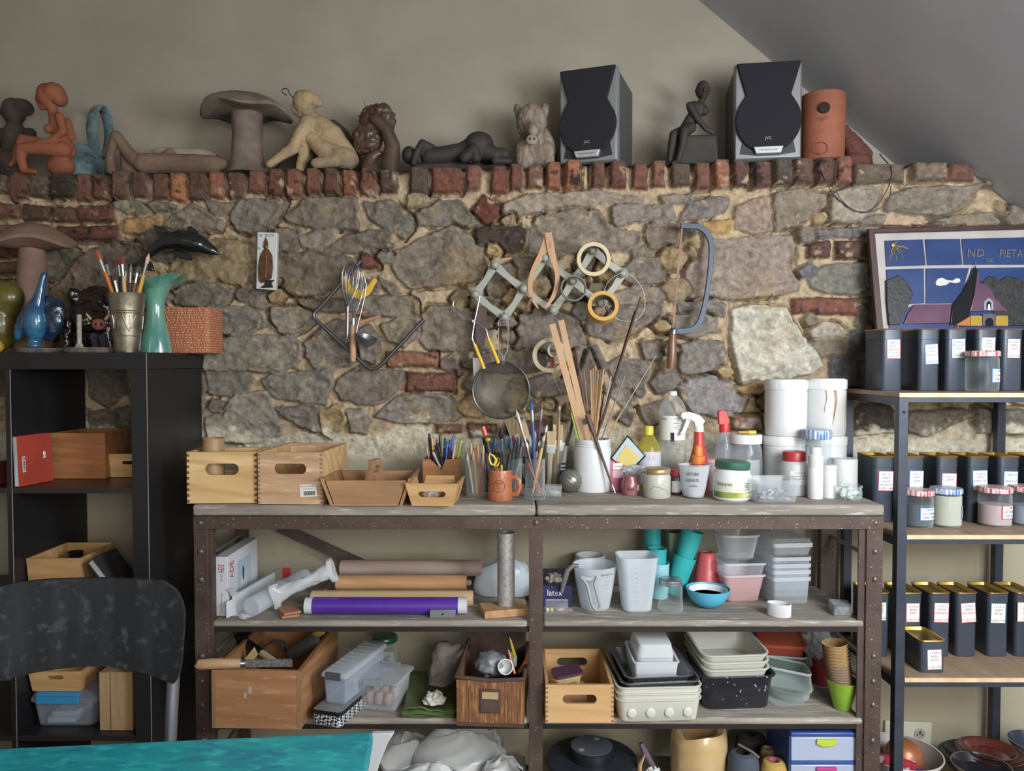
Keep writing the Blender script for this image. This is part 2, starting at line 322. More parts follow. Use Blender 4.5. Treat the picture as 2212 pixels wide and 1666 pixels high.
def fbm(x, y, s, seed, o=4):
    t = 0; a = .5; n = 0
    for i in range(o):
        t = t+a*vnoise(x/s+17.3*i, y/s+9.1*i, seed+i); n += a; a *= .55; s /= 2.1
    return t/n-.5
def sstep(a, b_, x): t = np.clip((x-a)/(b_-a), 0, 1); return t*t*(3-2*t)
def base_z(x): return P(x, 377-.0195*x if x < 1834 else 358, YW).z+.002
def build_rubble():
    nx, ny = 1020, 236
    xs = np.linspace(-356, 2560, nx); kx = []; ky = []
    for x0, x1, t, bo, c_ in BR: kx += [x0-2, x0+4, x1-4, x1+2]; ky += [t+8, t, t, t+8]
    top = np.interp(xs, kx, ky)
    line = 350+(xs-2065)*120/147.; top = np.where(xs > 2050, np.maximum(top, line), top)
    v = np.linspace(0, 1, ny)[:, None]
    X = np.repeat(xs[None], ny, 0); Y = top[None]+v*(1012-top[None])
    wx = X+fbm(X, Y, 34, 1)*15; wy = Y+fbm(X, Y, 34, 11)*13
    n1 = fbm(X, Y, 22, 21); n2 = fbm(X, Y, 7, 31, 3); n3 = fbm(X, Y, 90, 41); n4 = fbm(X*.5+Y*.4, Y*.8-X*.3, 34, 51, 2); n6 = fbm(X, Y, 46, 61, 3)
    H = n1*.013+n2*.008
    mort = np.stack([np.full_like(X, c_) for c_ in lin('b8a589')], -1)*(1+n1*.5+n3*.35)[..., None]
    C = mort.copy(); DS = np.full_like(X, -60.)
    def put(poly, col, kind):
        pts = np.array(poly, float); x0, y0 = pts.min(0)-16; x1, y1 = pts.max(0)+16
        i0, i1 = np.searchsorted(xs, [x0, x1]); sl = (slice(None), slice(i0, i1))
        px, py = wx[sl], wy[sl]
        if kind == 'brick': px = .6*px+.4*X[sl]; py = .6*py+.4*Y[sl]
        if px.size == 0: return
        ins = np.zeros(px.shape, bool); dist = np.full(px.shape, 1e9); n = len(pts)
        for i in range(n):
            ax, ay = pts[i]; bx, by = pts[(i+1) % n]
            with np.errstate(divide='ignore', invalid='ignore'):
                cr = ((ay > py) != (by > py)) & (px < (bx-ax)*(py-ay)/(by-ay+1e-12)+ax)
            ins ^= cr; L = (bx-ax)**2+(by-ay)**2+1e-9
            t = np.clip(((px-ax)*(bx-ax)+(py-ay)*(by-ay))/L, 0, 1)
            dist = np.minimum(dist, np.hypot(px-ax-t*(bx-ax), py-ay-t*(by-ay)))
        sd = np.where(ins, dist, -dist)+(0 if kind == 'brick' else 4.5); DS[sl] = np.maximum(DS[sl], sd); rs = np.random.RandomState(int(abs(pts[0, 0]*7+pts[0, 1]*3)) % 99991)
        dx, dy = rs.uniform(-1, 1, 2); cx, cy = pts.mean(0)
        if kind == 'brick': hh = .012+sstep(-1, 7, sd)*.020+n2[sl]*.004+n1[sl]*.003
        else:
            tilt = ((px-cx)*dx+(py-cy)*dy)*.00011
            fac = -np.abs(n4[sl])*.05+n6[sl]*.03
            hh = .006+sstep(-1, 5, sd)*rs.uniform(.012, .026)+tilt+fac*sstep(0, 14, sd)+n2[sl]*.006
        m = sstep(-1.5, 1.5, sd+n2[sl]*6)
        H[sl] = np.where(sd > -1, np.maximum(H[sl]*(1-m), 0)+hh*m, H[sl])
        gap = sstep(-7, -2, sd)*(1-sstep(-2, 1, sd))*sstep(.0, .14, n3[sl]+rs.uniform(-.1, .12))
        H[sl] -= gap*.045
        c_ = np.array(lin(col))*(1.3 if kind != 'brick' else .98); c_ = c_ if kind != 'brick' else (c_.mean()+(c_-c_.mean())*.78)*np.array((1.02, .98, .84)); tone = 1+rs.uniform(-.1, .1)+n1[sl]*.5+n2[sl]*.45+n3[sl]*.3
        cc = c_*tone[..., None]
        if kind != 'brick':
            och = sstep(.12, .3, n3[sl]+.4*n1[sl]+rs.uniform(-.1, .08))[..., None]; cc = cc*(1-och*.5)+np.array(lin('8f7a55'))*och*.5
        else:
            dark = sstep(.16, .3, n1[sl]+.4*n3[sl])[..., None]; cc = cc*(1-dark)+np.array(lin('3a312e'))*dark
        smear = sstep(.2, .32, -n1[sl]+.3*n2[sl]+.03*rs.randn())*(1-sstep(6, 26, sd)*.75)
        mm = (m*(1-smear))[..., None]
        C[sl] = C[sl]*(1-mm)+cc*mm
    for col, *q in ST: put(list(zip(q[::2], q[1::2])), col, 'stone')
    for x0, x1, t, bo, col in BK+BR:
        j = [((x0*k+t*k2) % 7)-3 for k, k2 in ((3, 5), (7, 2), (11, 3), (5, 9))]
        put([(x0, t+j[0]*.5 if (x0, x1, t, bo, col) in BK else t-9), (x1, t+j[1]*.5 if (x0, x1, t, bo, col) in BK else t-9), (x1+j[2]*.7, bo+j[2]), (x0+j[3]*.7, bo+j[3])], col, 'brick')
    rs0 = np.random.RandomState(5)
    for k in range(2400):                                                # small packing stones in what mortar is left
        i = rs0.randint(4, ny-40); j = rs0.randint(4, nx-4)
        if DS[i, j] < -9 and 446 < Y[i, j] < 950:
            r = min(-DS[i, j]+2, 26); e = rs0.uniform(.9, 1.5)
            put([(X[i, j]+r*e*math.cos(a_)*rs0.uniform(.75, 1.15), Y[i, j]+r*math.sin(a_)*rs0.uniform(.7, 1.1)) for a_ in np.arange(6)*math.pi/3], ('8a7a62', '746c62', '958363', '6a645d')[k % 4], 'stone')
    lime = sstep(-.05, .12, (Y-930)/130+n3*.8+n1*.5)[..., None]          # limewash creeping up the foot of the rubble
    C = C*(1-lime)+np.array(lin('cbc4b0'))*(1+(.3*n1+.15*n2)*(1-sstep(970, 1000, Y)))[..., None]*lime
    flat = sstep(975, 1000, Y); H = H*(1-flat); C = C*(1-flat[..., None])+np.array(lin('aaa38e'))*flat[..., None]
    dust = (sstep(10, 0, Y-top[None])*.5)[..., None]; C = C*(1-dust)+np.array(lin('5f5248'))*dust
    V = []; CC = []
    P0 = P(0, 0, YW); PX = (P(1000, 600, YW)-P(0, 600, YW)).x/1000
    ys = np.linspace(300, 1020, 200); zt = np.array([P(0, q, YW).z for q in ys])
    XX = P(0, 600, YW).x+X*PX; ZZ = np.interp(Y, ys, zt)
    ZZ = np.minimum(ZZ, slope_z(XX)-.002)
    n = nx*ny
    V = np.stack([XX, YW-H, ZZ], -1).reshape(-1, 3); CC = np.clip(C, .004, 1).reshape(-1, 3)
    idx = np.arange(n).reshape(ny, nx)
    F = np.stack([idx[:-1, :-1], idx[1:, :-1], idx[1:, 1:], idx[:-1, 1:]], -1).reshape(-1, 4)
    # level top of the wall, running back to the plaster
    E = []; EC = []
    for k, yy in enumerate((YW+.006, YW+.05, YU+.02)):
        q = V[:nx].copy(); q[:, 1] = yy; q[:, 2] += (.004, .003, 0)[k]; q[:, 2] = np.minimum(q[:, 2], slope_z(q[:, 0])-.002); (q.__setitem__((slice(None), 2), np.where(XX[0] < P(1834, 350, YW).x, np.array([base_z(v_) for v_ in xs])-.0025, q[:, 2])) if k else 0); E.append(q); EC.append(np.tile(np.array(lin('5f5248')), (nx, 1)))
    for k in range(3):
        a = np.arange(nx)+(n+(k-1)*nx if k else 0); b_ = np.arange(nx)+n+k*nx
        F = np.concatenate([F, np.stack([a[:-1], a[1:], b_[1:], b_[:-1]], -1)])
    # flat painted plaster below, down to the floor
    zb = V[idx[-1]].copy(); zb[:, 2] = 0; V = np.concatenate([V]+E+[zb]); CC = np.concatenate([CC]+EC+[np.tile(np.array(lin('aaa38e')), (nx, 1))])
    a = idx[-1]; b_ = np.arange(nx)+n+3*nx
    F = np.concatenate([F, np.stack([a[:-1], b_[:-1], b_[1:], a[1:]], -1)])
    me = bpy.data.meshes.new('wall_back'); me.from_pydata(V.tolist(), [], F.tolist())
    at = me.color_attributes.new('Col', 'FLOAT_COLOR', 'POINT')
    at.data.foreach_set('color', np.concatenate([CC, np.concatenate([(1-flat*.94).ravel(), np.ones(3*nx), np.full(nx, .06)])[:, None]], 1).ravel().astype('f'))
    me.polygons.foreach_set('use_smooth', [True]*len(me.polygons))
    m, t, p = base_mat('rubble_masonry'); p.inputs['Roughness'].default_value = .92; p.inputs['Specular IOR Level'].default_value = .25
    a = nd(t, 'ShaderNodeAttribute', attribute_name='Col')
    f, raw, _ = noise_fac(t, 48, (1, 1, 1), .28, .72, 9, .68); o = mixc(t, f, (.55, .55, .57, 1), (1.42, 1.40, 1.36, 1))
    o = mixc(t, a.outputs['Alpha'], (1, 1, 1, 1), o); t.links.new(mixc(t, 1.0, a.outputs[0], o, 'MULTIPLY'), p.inputs['Base Color'])
    f2, raw2, _ = noise_fac(t, 75, (1, 1, 1), .2, .8, 6, .7); bump(t, p, raw2, .8, .006); t.links.new(a.outputs['Alpha'], p.inputs['Normal'].links[0].from_node.inputs['Strength'])
    me.materials.append(m); o = bpy.data.objects.new('wall_back', me); COL.objects.link(o); o['kind'] = 'structure'
build_rubble()
# ------------------------------------------------------------------ furniture
ZB = P(1100, 1090, 2.2).z; ZM = P(1100, 1342, 2.2).z; ZL = P(1100, 1553, 2.2).z; ZF = ZL-.29      # workbench top and shelves
ZK = P(318, 762, 2.19).z                                                                     # bookcase top
ZR = [P(2000, y, 2.2).z for y in (849, 1156, 1465)]; ZR.append(ZR[2]-.40)                     # rack boards
grey_wood = wood('weathered_grey_wood', '#a39a8e', '#7d756b', 'x', 16, .75, .45, c3='#c4beb4')
rust = mat('brown_riveted_steel', '#4d3d38', .55, .35, c2='#5c4a44', sc=12, c3='#b9b3ae', sc3=170, lo3=.66, hi3=.7, bmp=.1, bs=90)
dark_steel = mat('dark_steel', '#2d2726', .5, .3)
XL, XRt = P(418, 1115, 2.2).x, P(1908, 1115, 2.2).x; XM = P(1158, 1115, 2.2).x
t = thing('workbench', 'long industrial shelving bench with grey wood boards and riveted brown steel frame', 'workbench', ((XL+XRt)/2, 2.4, 0))
Yb = 2.56
b = B()
for x0, x1 in ((XL, XM-.002), (XM+.002, XRt)): b.box(x0, x1, 2.192, 2.565, ZB-.032, ZB)
mk('tabletop', b, grey_wood, t, bev=.006)
for z, n in ((ZM, 'shelf'), (ZL, 'shelf'), (ZF, 'shelf')):
    for x0, x1 in ((XL+.05, XM-.025), (XM+.022, XRt-.05)):
        mk(n, B().box(x0, x1, 2.2, 2.555, z-.019, z), grey_wood, t, bev=.007)
        b = B(); b.box(x0-.01, x1+.01, 2.208, 2.213, z-.034, z-.0195); b.box(x0-.01, x1+.01, 2.5, 2.53, z-.034, z-.0195)
        mk('shelf_rail', b, dark_steel, t)
b = B().box(XL, XRt, 2.196, 2.201, ZB-.071, ZB-.0335); b.box(XL, XRt, 2.201, 2.235, ZB-.0375, ZB-.0335); mk('front_beam', b, rust, t, bev=.001)
b = B().box(XL, XRt, Yb-.006, Yb, ZB-.07, ZB-.0335); mk('rear_beam', b, dark_steel, t)
for x0, x1, nm in ((XL, XL+.04, 'L'), (XM-.02, XM+.02, 'M'), (XRt-.047, XRt, 'R')):
    b = B().box(x0, x1, 2.199, 2.205, 0, ZB-.0335)
    if nm != 'M': b.box(*((x0, x0+.006) if nm == 'L' else (x1-.006, x1)), 2.205, 2.24, 0, ZB-.034)
    if nm == 'L': b.box(x1-.004, x1+.012, 2.203, 2.23, 0, ZB-.07)
    if nm == 'R': b.box(x0-.02, x0+.001, 2.206, 2.212, 0, ZB-.07)
    mk('post', b, rust, t, bev=.001)
for x0, x1 in ((XL, XL+.035), (XRt-.045, XRt)):
    mk('post', B().box(x0, x1, Yb-.03, Yb, 0, ZB-.034), rust, t, bev=.001)
for xs, sy in ((XL+.02, 2.2), (XRt-.022, 2.2)):
    for py in (1130, 1192, 1252, 1418, 1472, 1523, 1600):
        z = P(1100, py, 2.2).z
        mk('rivet', B().ell((xs, sy-.001, z), (.0085, .006, .0085), 12), mat('rivet_steel', '#6d625d', .4, .5), t)
mk('rivet', B().ell((XM, 2.1955, ZB-.052), (.0085, .006, .0085), 12), mat('rivet_steel', '#6d625d', .4, .5), t)
for x, sg in ((XL+.012, 1), (XRt-.012, -1)):                        # side rails
    for zz in (ZB-.09, ZB-.165, ZM-.075, ZM-.135, ZM-.21, ZL-.09, ZL-.17):
        mk('side_rail', B().tube([(x, 2.21, zz), (x, Yb-.01, zz)], .0065, 10), mat('rail_steel', '#9c9894', .35, .6), t)
a, c = P(600, 1140, 2.55), P(790, 1225, 2.55)
d = (c-a); b = B(); dn = Vector((-d.z, 0, d.x)).normalized()*.018
b.prism([((a-dn).x, (a-dn).z), ((a+d*2.2-dn).x, (a+d*2.2-dn).z), ((a+d*2.2+dn).x, (a+d*2.2+dn).z), ((a+dn).x, (a+dn).z)], 2.558, 2.562); mk('cross_brace', b, rust, t)

# bookcase
blk = mat('black_brown_veneer', '#1c1b1d', .42, c2='#212023', sc=8, st=(1, 1, .1))
edge = mat('pale_board_edge', '#8c8a88', .7)
xr = P(318, 900, 2.19).x; xl = xr-.045-.343*4-.016*3-.045
yk0, yk1 = 2.19, 2.575
t = thing('bookcase', 'black open cube bookcase against the rubble wall at the left', 'bookcase', (xr-.3, 2.4, 0))
mk('top_board', B().box(xl, xr, yk0, yk1, ZK-.047, ZK), blk, t, bev=.0008, seg=1)
mk('side_panel', B().box(xr-.046, xr, yk0, yk1, 0, ZK-.0475), blk, t, bev=.0008, seg=1)
b = B(); b.box(xr-.0008, xr+.0006, yk0-.0005, yk0+.0016, .02, ZK-.002); mk('edge_strip', b, edge, t)
xi = xr-.046
for i in range(2):
    x1 = xi-.343-.359*i
    mk('divider', B().box(x1-.016, x1, yk0+.003, yk1, 0, ZK-.048), blk, t)
    b = B(); b.box(x1-.0016, x1+.0002, yk0+.0015, yk0+.003, 0, ZK-.048); mk('edge_strip', b, edge, t)
ZKS = [P(150, y, 2.19).z for y in (1054, 1322, 1590)]
for z in ZKS:
    mk('shelf', B().box(xl, xi, yk0+.002, yk1, z-.016, z), mat('shelf_veneer', '#2b2626', .35), t)

# rack
rk = mat('slate_blue_steel', '#363b46', .45, .3, c2='#3d4350', sc=20); brd = wood('oak_board', '#a98e72', '#8f7760', 'y', 22, .5, .3)
brd_e = mat('pale_oak_edge', '#d8bf98', .6, c2='#c8ad85', sc=30)
rx0, rx1, ry0, ry1 = 1.107, 1.64, 2.2, 2.58
t = thing('metal_rack', 'dark blue steel rack with four thin oak boards holding tins and jars', 'rack', (1.37, 2.39, 0))
ps = .027
for x in (rx0, rx1-ps):
    for y, dy in ((ry0, 0), (ry1-ps, 0)):
        mk('post', B().box(x, x+ps, y, y+ps, 0, ZR[0]-.0135), rk, t, bev=.001)
for i, z in enumerate(ZR):
    mk('shelf_board', B().box(rx0+.002, rx1-.002, ry0+.001, ry1-.001, z-.0125, z) if i == 0 else B().box(rx0+ps*.2, rx1-.002, ry0+.003, ry1-.002, z-.0125, z), brd, t)
    mk('board_edge', B().box(rx0+(.0 if i == 0 else ps+.0005), rx1, ry0-.001, ry0+(.001 if i == 0 else .003), z-.0124, z-.0002), brd_e, t)
    b = B(); zz = z-.013
    b.box(rx0+ps*.9, rx1-.002, ry0+.002, ry0+ps-.002, zz-.014, zz); b.box(rx0+.002, rx1-.002, ry1-ps+.002, ry1-.002, zz-.02, zz)
    b.box(rx0+.002, rx0+ps-.002, ry0+ps*.8, ry1-.003, zz-.022, zz-.0005); b.box(rx1-ps+.002, rx1-.002, ry0+ps*.8, ry1-.003, zz-.022, zz-.0005)
    mk('shelf_frame', b, rk, t)
for x, y, z in ((rx0+.014, ry0-.001, 1.36), (rx0+.014, ry1-ps-.001, 1.38)): mk('bolt_hole', B().tube([(x, y, z), (x, y+.002, z)], .004, 12), mat('black_hole', '#0c0c0e', .8), t)

# turquoise table in front
zt = .75; q = [S(-90, 1619, zt), S(806, 1579, zt), S(793, 1690, zt)]
u = (q[1]-q[0]).normalized(); v = Vector((u.y, -u.x, 0))
t0 = q[1]-u*1.25
tm, tt, tp = base_mat('turquoise_painted'); f, raw, mp = noise_fac(tt, 7, (1, 2.6, 1), .3, .7, 6, .65, dist=1.2)
f2, _, _ = noise_fac(tt, 22, (1, 2, 1), .52, .72, 4); f3, raw3, _ = noise_fac(tt, 60, (1, 1, 1), .68, .78, 3)
o_ = mixc(tt, f, c4('#0080a0'), c4('#10b4b4')); o_ = mixc(tt, f2, o_, c4('#25c9c4')); o_ = mixc(tt, f3, o_, c4('#0b6b52'))
tt.links.new(o_, tp.inputs['Base Color']); tp.inputs['Roughness'].default_value = .42; bump(tt, tp, raw, .4, .003)
t = thing('painted_table', 'table top painted in turquoise and teal brush strokes, nearest at lower left', 'table', t0-v*-.3)
M_ = Matrix.Translation(t0) @ Matrix.Rotation(math.atan2(u.y, u.x), 4, 'Z')
mk('table_top', B(M_).box(0, 1.25, -.8, 0, -.03, 0), tm, t, bev=.008, seg=3)
for x in (.06, 1.15):
    for y in (-.74, -.1): mk('leg', B(M_).box(x, x+.045, y, y+.045, -.75, -.031), mat('table_leg_white', '#c9cac8', .5), t, bev=.003)

# folding chair
cb = mat('scratched_black_veneer', '#24262a', .5, c2='#33363c', sc=9, st=(3, 1, .5), lo=.45, hi=.8, c3='#4c5058', sc3=34, lo3=.56, hi3=.74, det=8, spec=.5)
Yc = 1.75
t = thing('folding_chair', 'folding chair with scratched black veneer back and round silver legs', 'chair', (P(190, 1400, Yc).x, Yc-.15, 0))
out = [(402, 1318), (400, 1370), (393, 1440), (380, 1472), (366, 1474), (300, 1458), (215, 1449), (130, 1452), (60, 1460), (-6, 1471), (-25, 1462), (-40, 1400), (-44, 1320), (-30, 1285), (0, 1268), (60, 1259), (180, 1256), (330, 1256), (362, 1263), (388, 1282)]
o2 = []
for i in range(len(out)):
    p0, p1, p2, p3 = [Vector(out[(i+q) % len(out)]) for q in (-1, 0, 1, 2)]
    o2 += [.5*((2*p1)+(p2-p0)*s_+(2*p0-5*p1+4*p2-p3)*s_*s_+(3*p1-p0-3*p2+p3)*s_**3) for s_ in (0, .25, .5, .75)]
xs0 = P(180, 1360, Yc).x
def cv(x, y, d):
    p = P(x, y, Yc); k = (p.x-xs0)/.23; return (p.x, Yc+.035*(1-k*k)-.012+d, p.z)
mid = cv(180, 1360, 0)
nn = len(o2); vf = []; ff = []
for d in (0, .011):
    vf += [cv(a.x, a.y, d) for a in o2]
    for s_ in (.8, .55, .25): vf += [cv(180+(a.x-180)*s_, 1362+(a.y-1362)*s_, d) for a in o2]
    vf.append(cv(180, 1362, d))
N4 = 4*nn+1
for L, fl in ((0, 0), (N4, 1)):
    for r_ in range(3):
        for j in range(nn):
            a_, b_, c_, d_ = L+r_*nn+j, L+r_*nn+(j+1) % nn, L+(r_+1)*nn+(j+1) % nn, L+(r_+1)*nn+j
            ff.append((a_, b_, c_, d_) if fl else (d_, c_, b_, a_))
    for j in range(nn): ff.append((L+3*nn+j, L+3*nn+(j+1) % nn, L+4*nn))
for j in range(nn): ff.append((j, (j+1) % nn, N4+(j+1) % nn, N4+j))
mk('backrest', B().add(vf, ff), cb, t)
sil = mat('silver_tube', '#9fa6b2', .32, .85)
for x in (376, -18):
    a = P(x, 1440, Yc+.018); c = P(x-10, 1640, Yc+.0)
    mk('leg', B().tube([a, c, Vector((c.x, c.y-.12, .02))], .0135, 16), sil, t)
xa, xb = P(366, 1600, Yc).x, P(-18, 1600, Yc).x
mk('seat', B().box(xb+.02, xa-.02, 1.42, 1.70, .60, .615), cb, t, bev=.005)
for x in (xa-.012, xb+.012): mk('leg', B().tube([(x, 1.5, .61), (x, 1.72, .02)], .011, 14), sil, t)
for q in ((1.66, .30), (1.70, .6)): mk('crossbar', B().tube([(xb, *q), (xa, *q)], .008), sil, t)
# ------------------------------------------------------------------ sculptures and loudspeakers along the top of the wall
def sculpt(b, Y, items):             # fuse-able limbs and masses laid out at depth Y: sizes in picture pixels, d in metres
    k = K(Y)
    for it in items:
        if it[0] == 'c':
            pts = [it[i:i+4] for i in range(1, len(it), 4)]
            ps = [P(x, y, Y)+Vector((0, d, 0)) for x, y, d, r in pts]; rs = [p[3]*k for p in pts]
            for i in range(len(ps)):
                b.ell(ps[i], rs[i], 14)
                if i: b.tube([ps[i-1], ps[i]], [rs[i-1], rs[i]], 14)
        else:
            _, x, y, d, rx, rz, ry = it[:7]; rot = it[7] if len(it) > 7 else 0
            b.ell(P(x, y, Y)+Vector((0, d, 0)), (rx*k, ry*k, rz*k), 20, Matrix.Rotation(R(rot), 3, 'Y'))
    return b
YL = 2.70
def settle(o, x):                    # let a piece stand on the wall top
    zs = min((o.matrix_basis @ v.co).z for v in o.data.vertices); o.location.z += base_z(x)-zs
    return o
def sculpture(name, label, cat, items, m, x, vox=.0035, Y=YL, bumpy=0, bs=.01, smooth=2, rough=True):
    b = sculpt(B(), Y, items); return settle(tag(remesh(name, b, m, vox, smooth=smooth, bumpy=bumpy, bs=bs), label, cat), x)
c_dark = mat('dark_brown_clay', '#4f443d', .85, c2='#3c332e', sc=14, bmp=.25, bs=90)
c_terra = mat('terracotta_clay', '#99593a', .8, c2='#874c32', sc=16, bmp=.15, bs=120)
c_brown = mat('brown_clay', '#8a6f5c', .85, c2='#6d574a', sc=12, bmp=.3, bs=70)
c_beige = mat('beige_clay', '#b39a72', .85, c2='#8c7a62', sc=11, bmp=.25, bs=90, c3='#6b6058', sc3=22, lo3=.6, hi3=.75)
c_black = mat('smoked_black_clay', '#3a3330', .7, c2='#2c2724', sc=15, bmp=.15, bs=100)
sculpture('figure_sculpture', 'dark grey-brown clay figure sitting hunched, leftmost on the wall top', 'sculpture',
  [('e', 30, 240, 0, 23, 28, 25, -8), ('e', 40, 228, .02, 22, 18, 26), ('c', 30, 262, .01, 12, 32, 278, .01, 14), ('c', 32, 285, 0, 22, 26, 335, 0, 21, 22, 350, .02, 26), ('c', 58, 284, .02, 12, 62, 318, .01, 10, 40, 338, -.03, 8, 8, 345, -.05, 7), ('c', 2, 286, .01, 12, -14, 320, 0, 10), ('c', 18, 350, -.02, 15, -24, 335, -.05, 13, -10, 382, -.05, 10), ('c', 30, 355, -.02, 14, 8, 345, -.06, 12, 12, 382, -.05, 9, -6, 386, -.06, 7), ('c', 10, 238, -.01, 5, 6, 246, -.012, 5), ('c', 14, 252, -.012, 5, 20, 258, 0, 9), ('e', 30, 372, .02, 32, 14, 40), ('e', 30, 386, .02, 34, 16, 40)], c_dark, 30, Y=2.80)
sculpture('figure_sculpture', 'bare terracotta woman with bobbed hair seated in profile, legs crossed', 'sculpture',
  [('e', 103, 214, 0, 22, 27, 22, -10), ('e', 117, 209, 0, 23, 23, 25, 20), ('e', 129, 220, 0, 15, 17, 20), ('c', 84, 208, 0, 5, 79, 222, 0, 4), ('c', 83, 229, 0, 4.5, 90, 238, 0, 7, 104, 236, 0, 9), ('c', 110, 236, 0, 10, 118, 258, 0, 11),
   ('c', 124, 266, 0, 17, 128, 296, 0, 15, 138, 326, 0, 19), ('e', 110, 288, -.015, 9, 10, 9), ('e', 110, 288, .018, 8, 9, 9), ('c', 138, 264, -.025, 9, 150, 298, -.035, 8, 122, 317, -.035, 6, 100, 320, -.04, 5), ('c', 136, 264, .03, 8, 146, 298, .03, 7, 112, 316, .02, 6),
   ('c', 142, 334, -.02, 18, 100, 332, -.03, 15, 62, 334, -.035, 12, 57, 355, -.03, 10, 60, 378, -.02, 8, 88, 383, -.03, 5), ('c', 140, 330, .02, 17, 90, 318, 0, 13, 54, 310, -.01, 11, 42, 340, -.01, 9, 36, 356, -.01, 6, 28, 364, -.01, 5), ('c', 30, 382, .01, 5, 66, 384, .01, 5), ('e', 132, 366, 0, 30, 22, 20)], c_terra, 100, Y=2.67)
t = thing('glazed_jug', 'blue-grey glazed jug shaped like a dome with a tall loop handle', 'jug', P(185, 390, YL))
gl = mat('blue_grey_glaze', '#6f8e96', .18, c2='#33474d', sc=10, coat=.7, c3='#5a4a3c', sc3=30, lo3=.58, hi3=.68, lo=.4, hi=.6)
YL = 2.805; k = K(YL); cz = base_z(185); cx = P(185, 390, YL)
b = B(TR((cx.x-.005, YL, cz))); hj = P(185, 312, YL).z-cz; b.lathe([(r_, z_*hj/.108) for r_, z_ in ((.094, 0), (.097, .01), (.088, .05), (.06, .088), (.03, .104), (.012, .108))]); mk('body', b, gl, t)
cc = P(217, 285, YL); b = B(TR(cc, 74)); b.tube([Vector((k*24*math.cos(a), 0, k*54*math.sin(a))) for a in np.linspace(0, 2*math.pi, 28)[:-1]], .0055, 10, True, flat=4.2); mk('handle', b, gl, t); YL = 2.70; k = K(YL)
sculpture('figure_sculpture', 'brown clay figure lying flat on its back with one knee drawn up', 'sculpture',
  [('c', 252, 303, -.01, 9, 240, 355, -.01, 9, 246, 380, -.02, 10), ('c', 254, 304, -.01, 12, 282, 345, 0, 14, 312, 366, 0, 19), ('c', 258, 316, .03, 10, 268, 370, .02, 12, 300, 372, .02, 15), ('c', 312, 362, 0, 22, 350, 362, 0, 21, 420, 364, 0, 22, 462, 364, 0, 19, 484, 364, 0, 13), ('c', 340, 350, .02, 10, 362, 336, .02, 11, 372, 345, .02, 8)], c_brown, 380)
b = B(); z0 = base_z(400); b.prism([(P(x, y, 2.8).x, max(P(x, y, 2.8).z, z0)) for x, y in ((334, 420), (334, 328), (350, 321), (440, 325), (472, 333), (478, 420))], 2.77, 2.83)
solo('stone_block', 'pale stone block behind the lying brown clay figure', 'stone', b, mat('pale_stone', '#a79a8a', .9, c2='#8f8477', sc=15, bmp=.2), bev=.008)
t = thing('mushroom_sculpture', 'large grey-brown clay mushroom with a wide wavy cap on the wall top', 'sculpture', P(535, 385, YL))
c_mush = mat('grey_brown_clay', '#83756a', .85, c2='#65564a', sc=14, bmp=.5, bs=45, c3='#5c4634', sc3=7, lo3=.6, hi3=.75)
o = P(535, 385, YL); z0 = base_z(535); zt_ = P(535, 245, YL).z
b = B(TR((o.x, YL, 0))); h = zt_-z0; b.lathe([(k*46, z0), (k*38, z0+h*.1), (k*33, z0+h*.3), (k*31, z0+h*.7), (k*33, z0+h), (k*30, z0+h+.012)], 32); mk('stem', b, c_mush, t)
b = B(); rs_ = []
for r_, z_ in ((20, 250), (50, 244), (80, 246), (92, 243), (95, 238), (88, 232), (70, 221), (45, 210), (20, 205), (3, 204)):
    zz = P(533, z_, YL).z; ring = []
    for j in range(48):
        a = 2*math.pi*j/48; wv_ = (r_/95)**3; rr_ = k*r_*(1+.03*math.sin(3*a+1))
        ring.append((o.x-.004+rr_*math.cos(a), YL+.92*rr_*math.sin(a), zz-.02*wv_*(abs(math.cos(a))**3)*(1 if z_ < 250 else 1)-.012*wv_*math.sin(4*a+.5)))
    rs_.append(ring)
mk('cap', b.rings(rs_), c_mush, t)
# crouching woman before a dark bowl
sculpture('figure_sculpture', 'beige clay woman with a hair bun crouching forward on one long arm', 'sculpture',
  [('e', 656, 236, 0, 22, 29, 23, -14), ('e', 664, 230, 0, 23, 22, 24), ('c', 634, 238, -.002, 4, 631, 245, -.002, 4), ('c', 637, 252, 0, 6, 648, 260, 0, 8), ('c', 681, 222, 0, 7, 688, 236, 0, 9), ('c', 664, 254, .005, 12, 682, 274, .005, 15),
   ('c', 690, 284, .01, 24, 712, 306, .01, 28, 728, 330, .01, 28, 740, 350, .01, 30), ('c', 668, 280, -.02, 16, 652, 312, -.03, 14, 641, 338, -.035, 13, 616, 356, -.04, 10, 590, 374, -.04, 8), ('c', 690, 276, .05, 13, 676, 320, .06, 11, 640, 360, .06, 8),
   ('c', 750, 360, -.02, 23, 706, 344, -.03, 20, 672, 312, -.02, 14, 664, 322, -.01, 13, 648, 378, 0, 10), ('e', 740, 356, 0, 35, 24, 40), ('c', 730, 366, -.04, 14, 690, 374, -.05, 11), ('e', 693, 322, -.01, 9, 12, 10)], c_beige, 680, bumpy=.004, bs=.012)
b = B(); b.tube([P(x, y, YL-.005) for x, y in ((640, 214), (633, 211), (626, 203), (623, 195), (618, 191), (612, 191), (609, 195), (610, 200), (615, 204), (620, 206))], .0016, 6)
solo('wire_hook', 'thin dark wire with a looped end sticking out of the crouching woman\'s head', 'wire', b, mat('dark_wire', '#2f2a26', .5, .7))
t = thing('dark_bowl', 'large dark bowl standing on edge behind the crouching beige woman', 'bowl', P(690, 390, 2.81))
zb_ = base_z(690); ol = [(P(x, y, 2.81).x, max(P(x, y, 2.81).z, zb_)) for x, y in ((578, 410), (592, 372), (615, 330), (645, 290), (685, 264), (722, 258), (752, 282), (776, 322), (790, 370), (794, 410))]
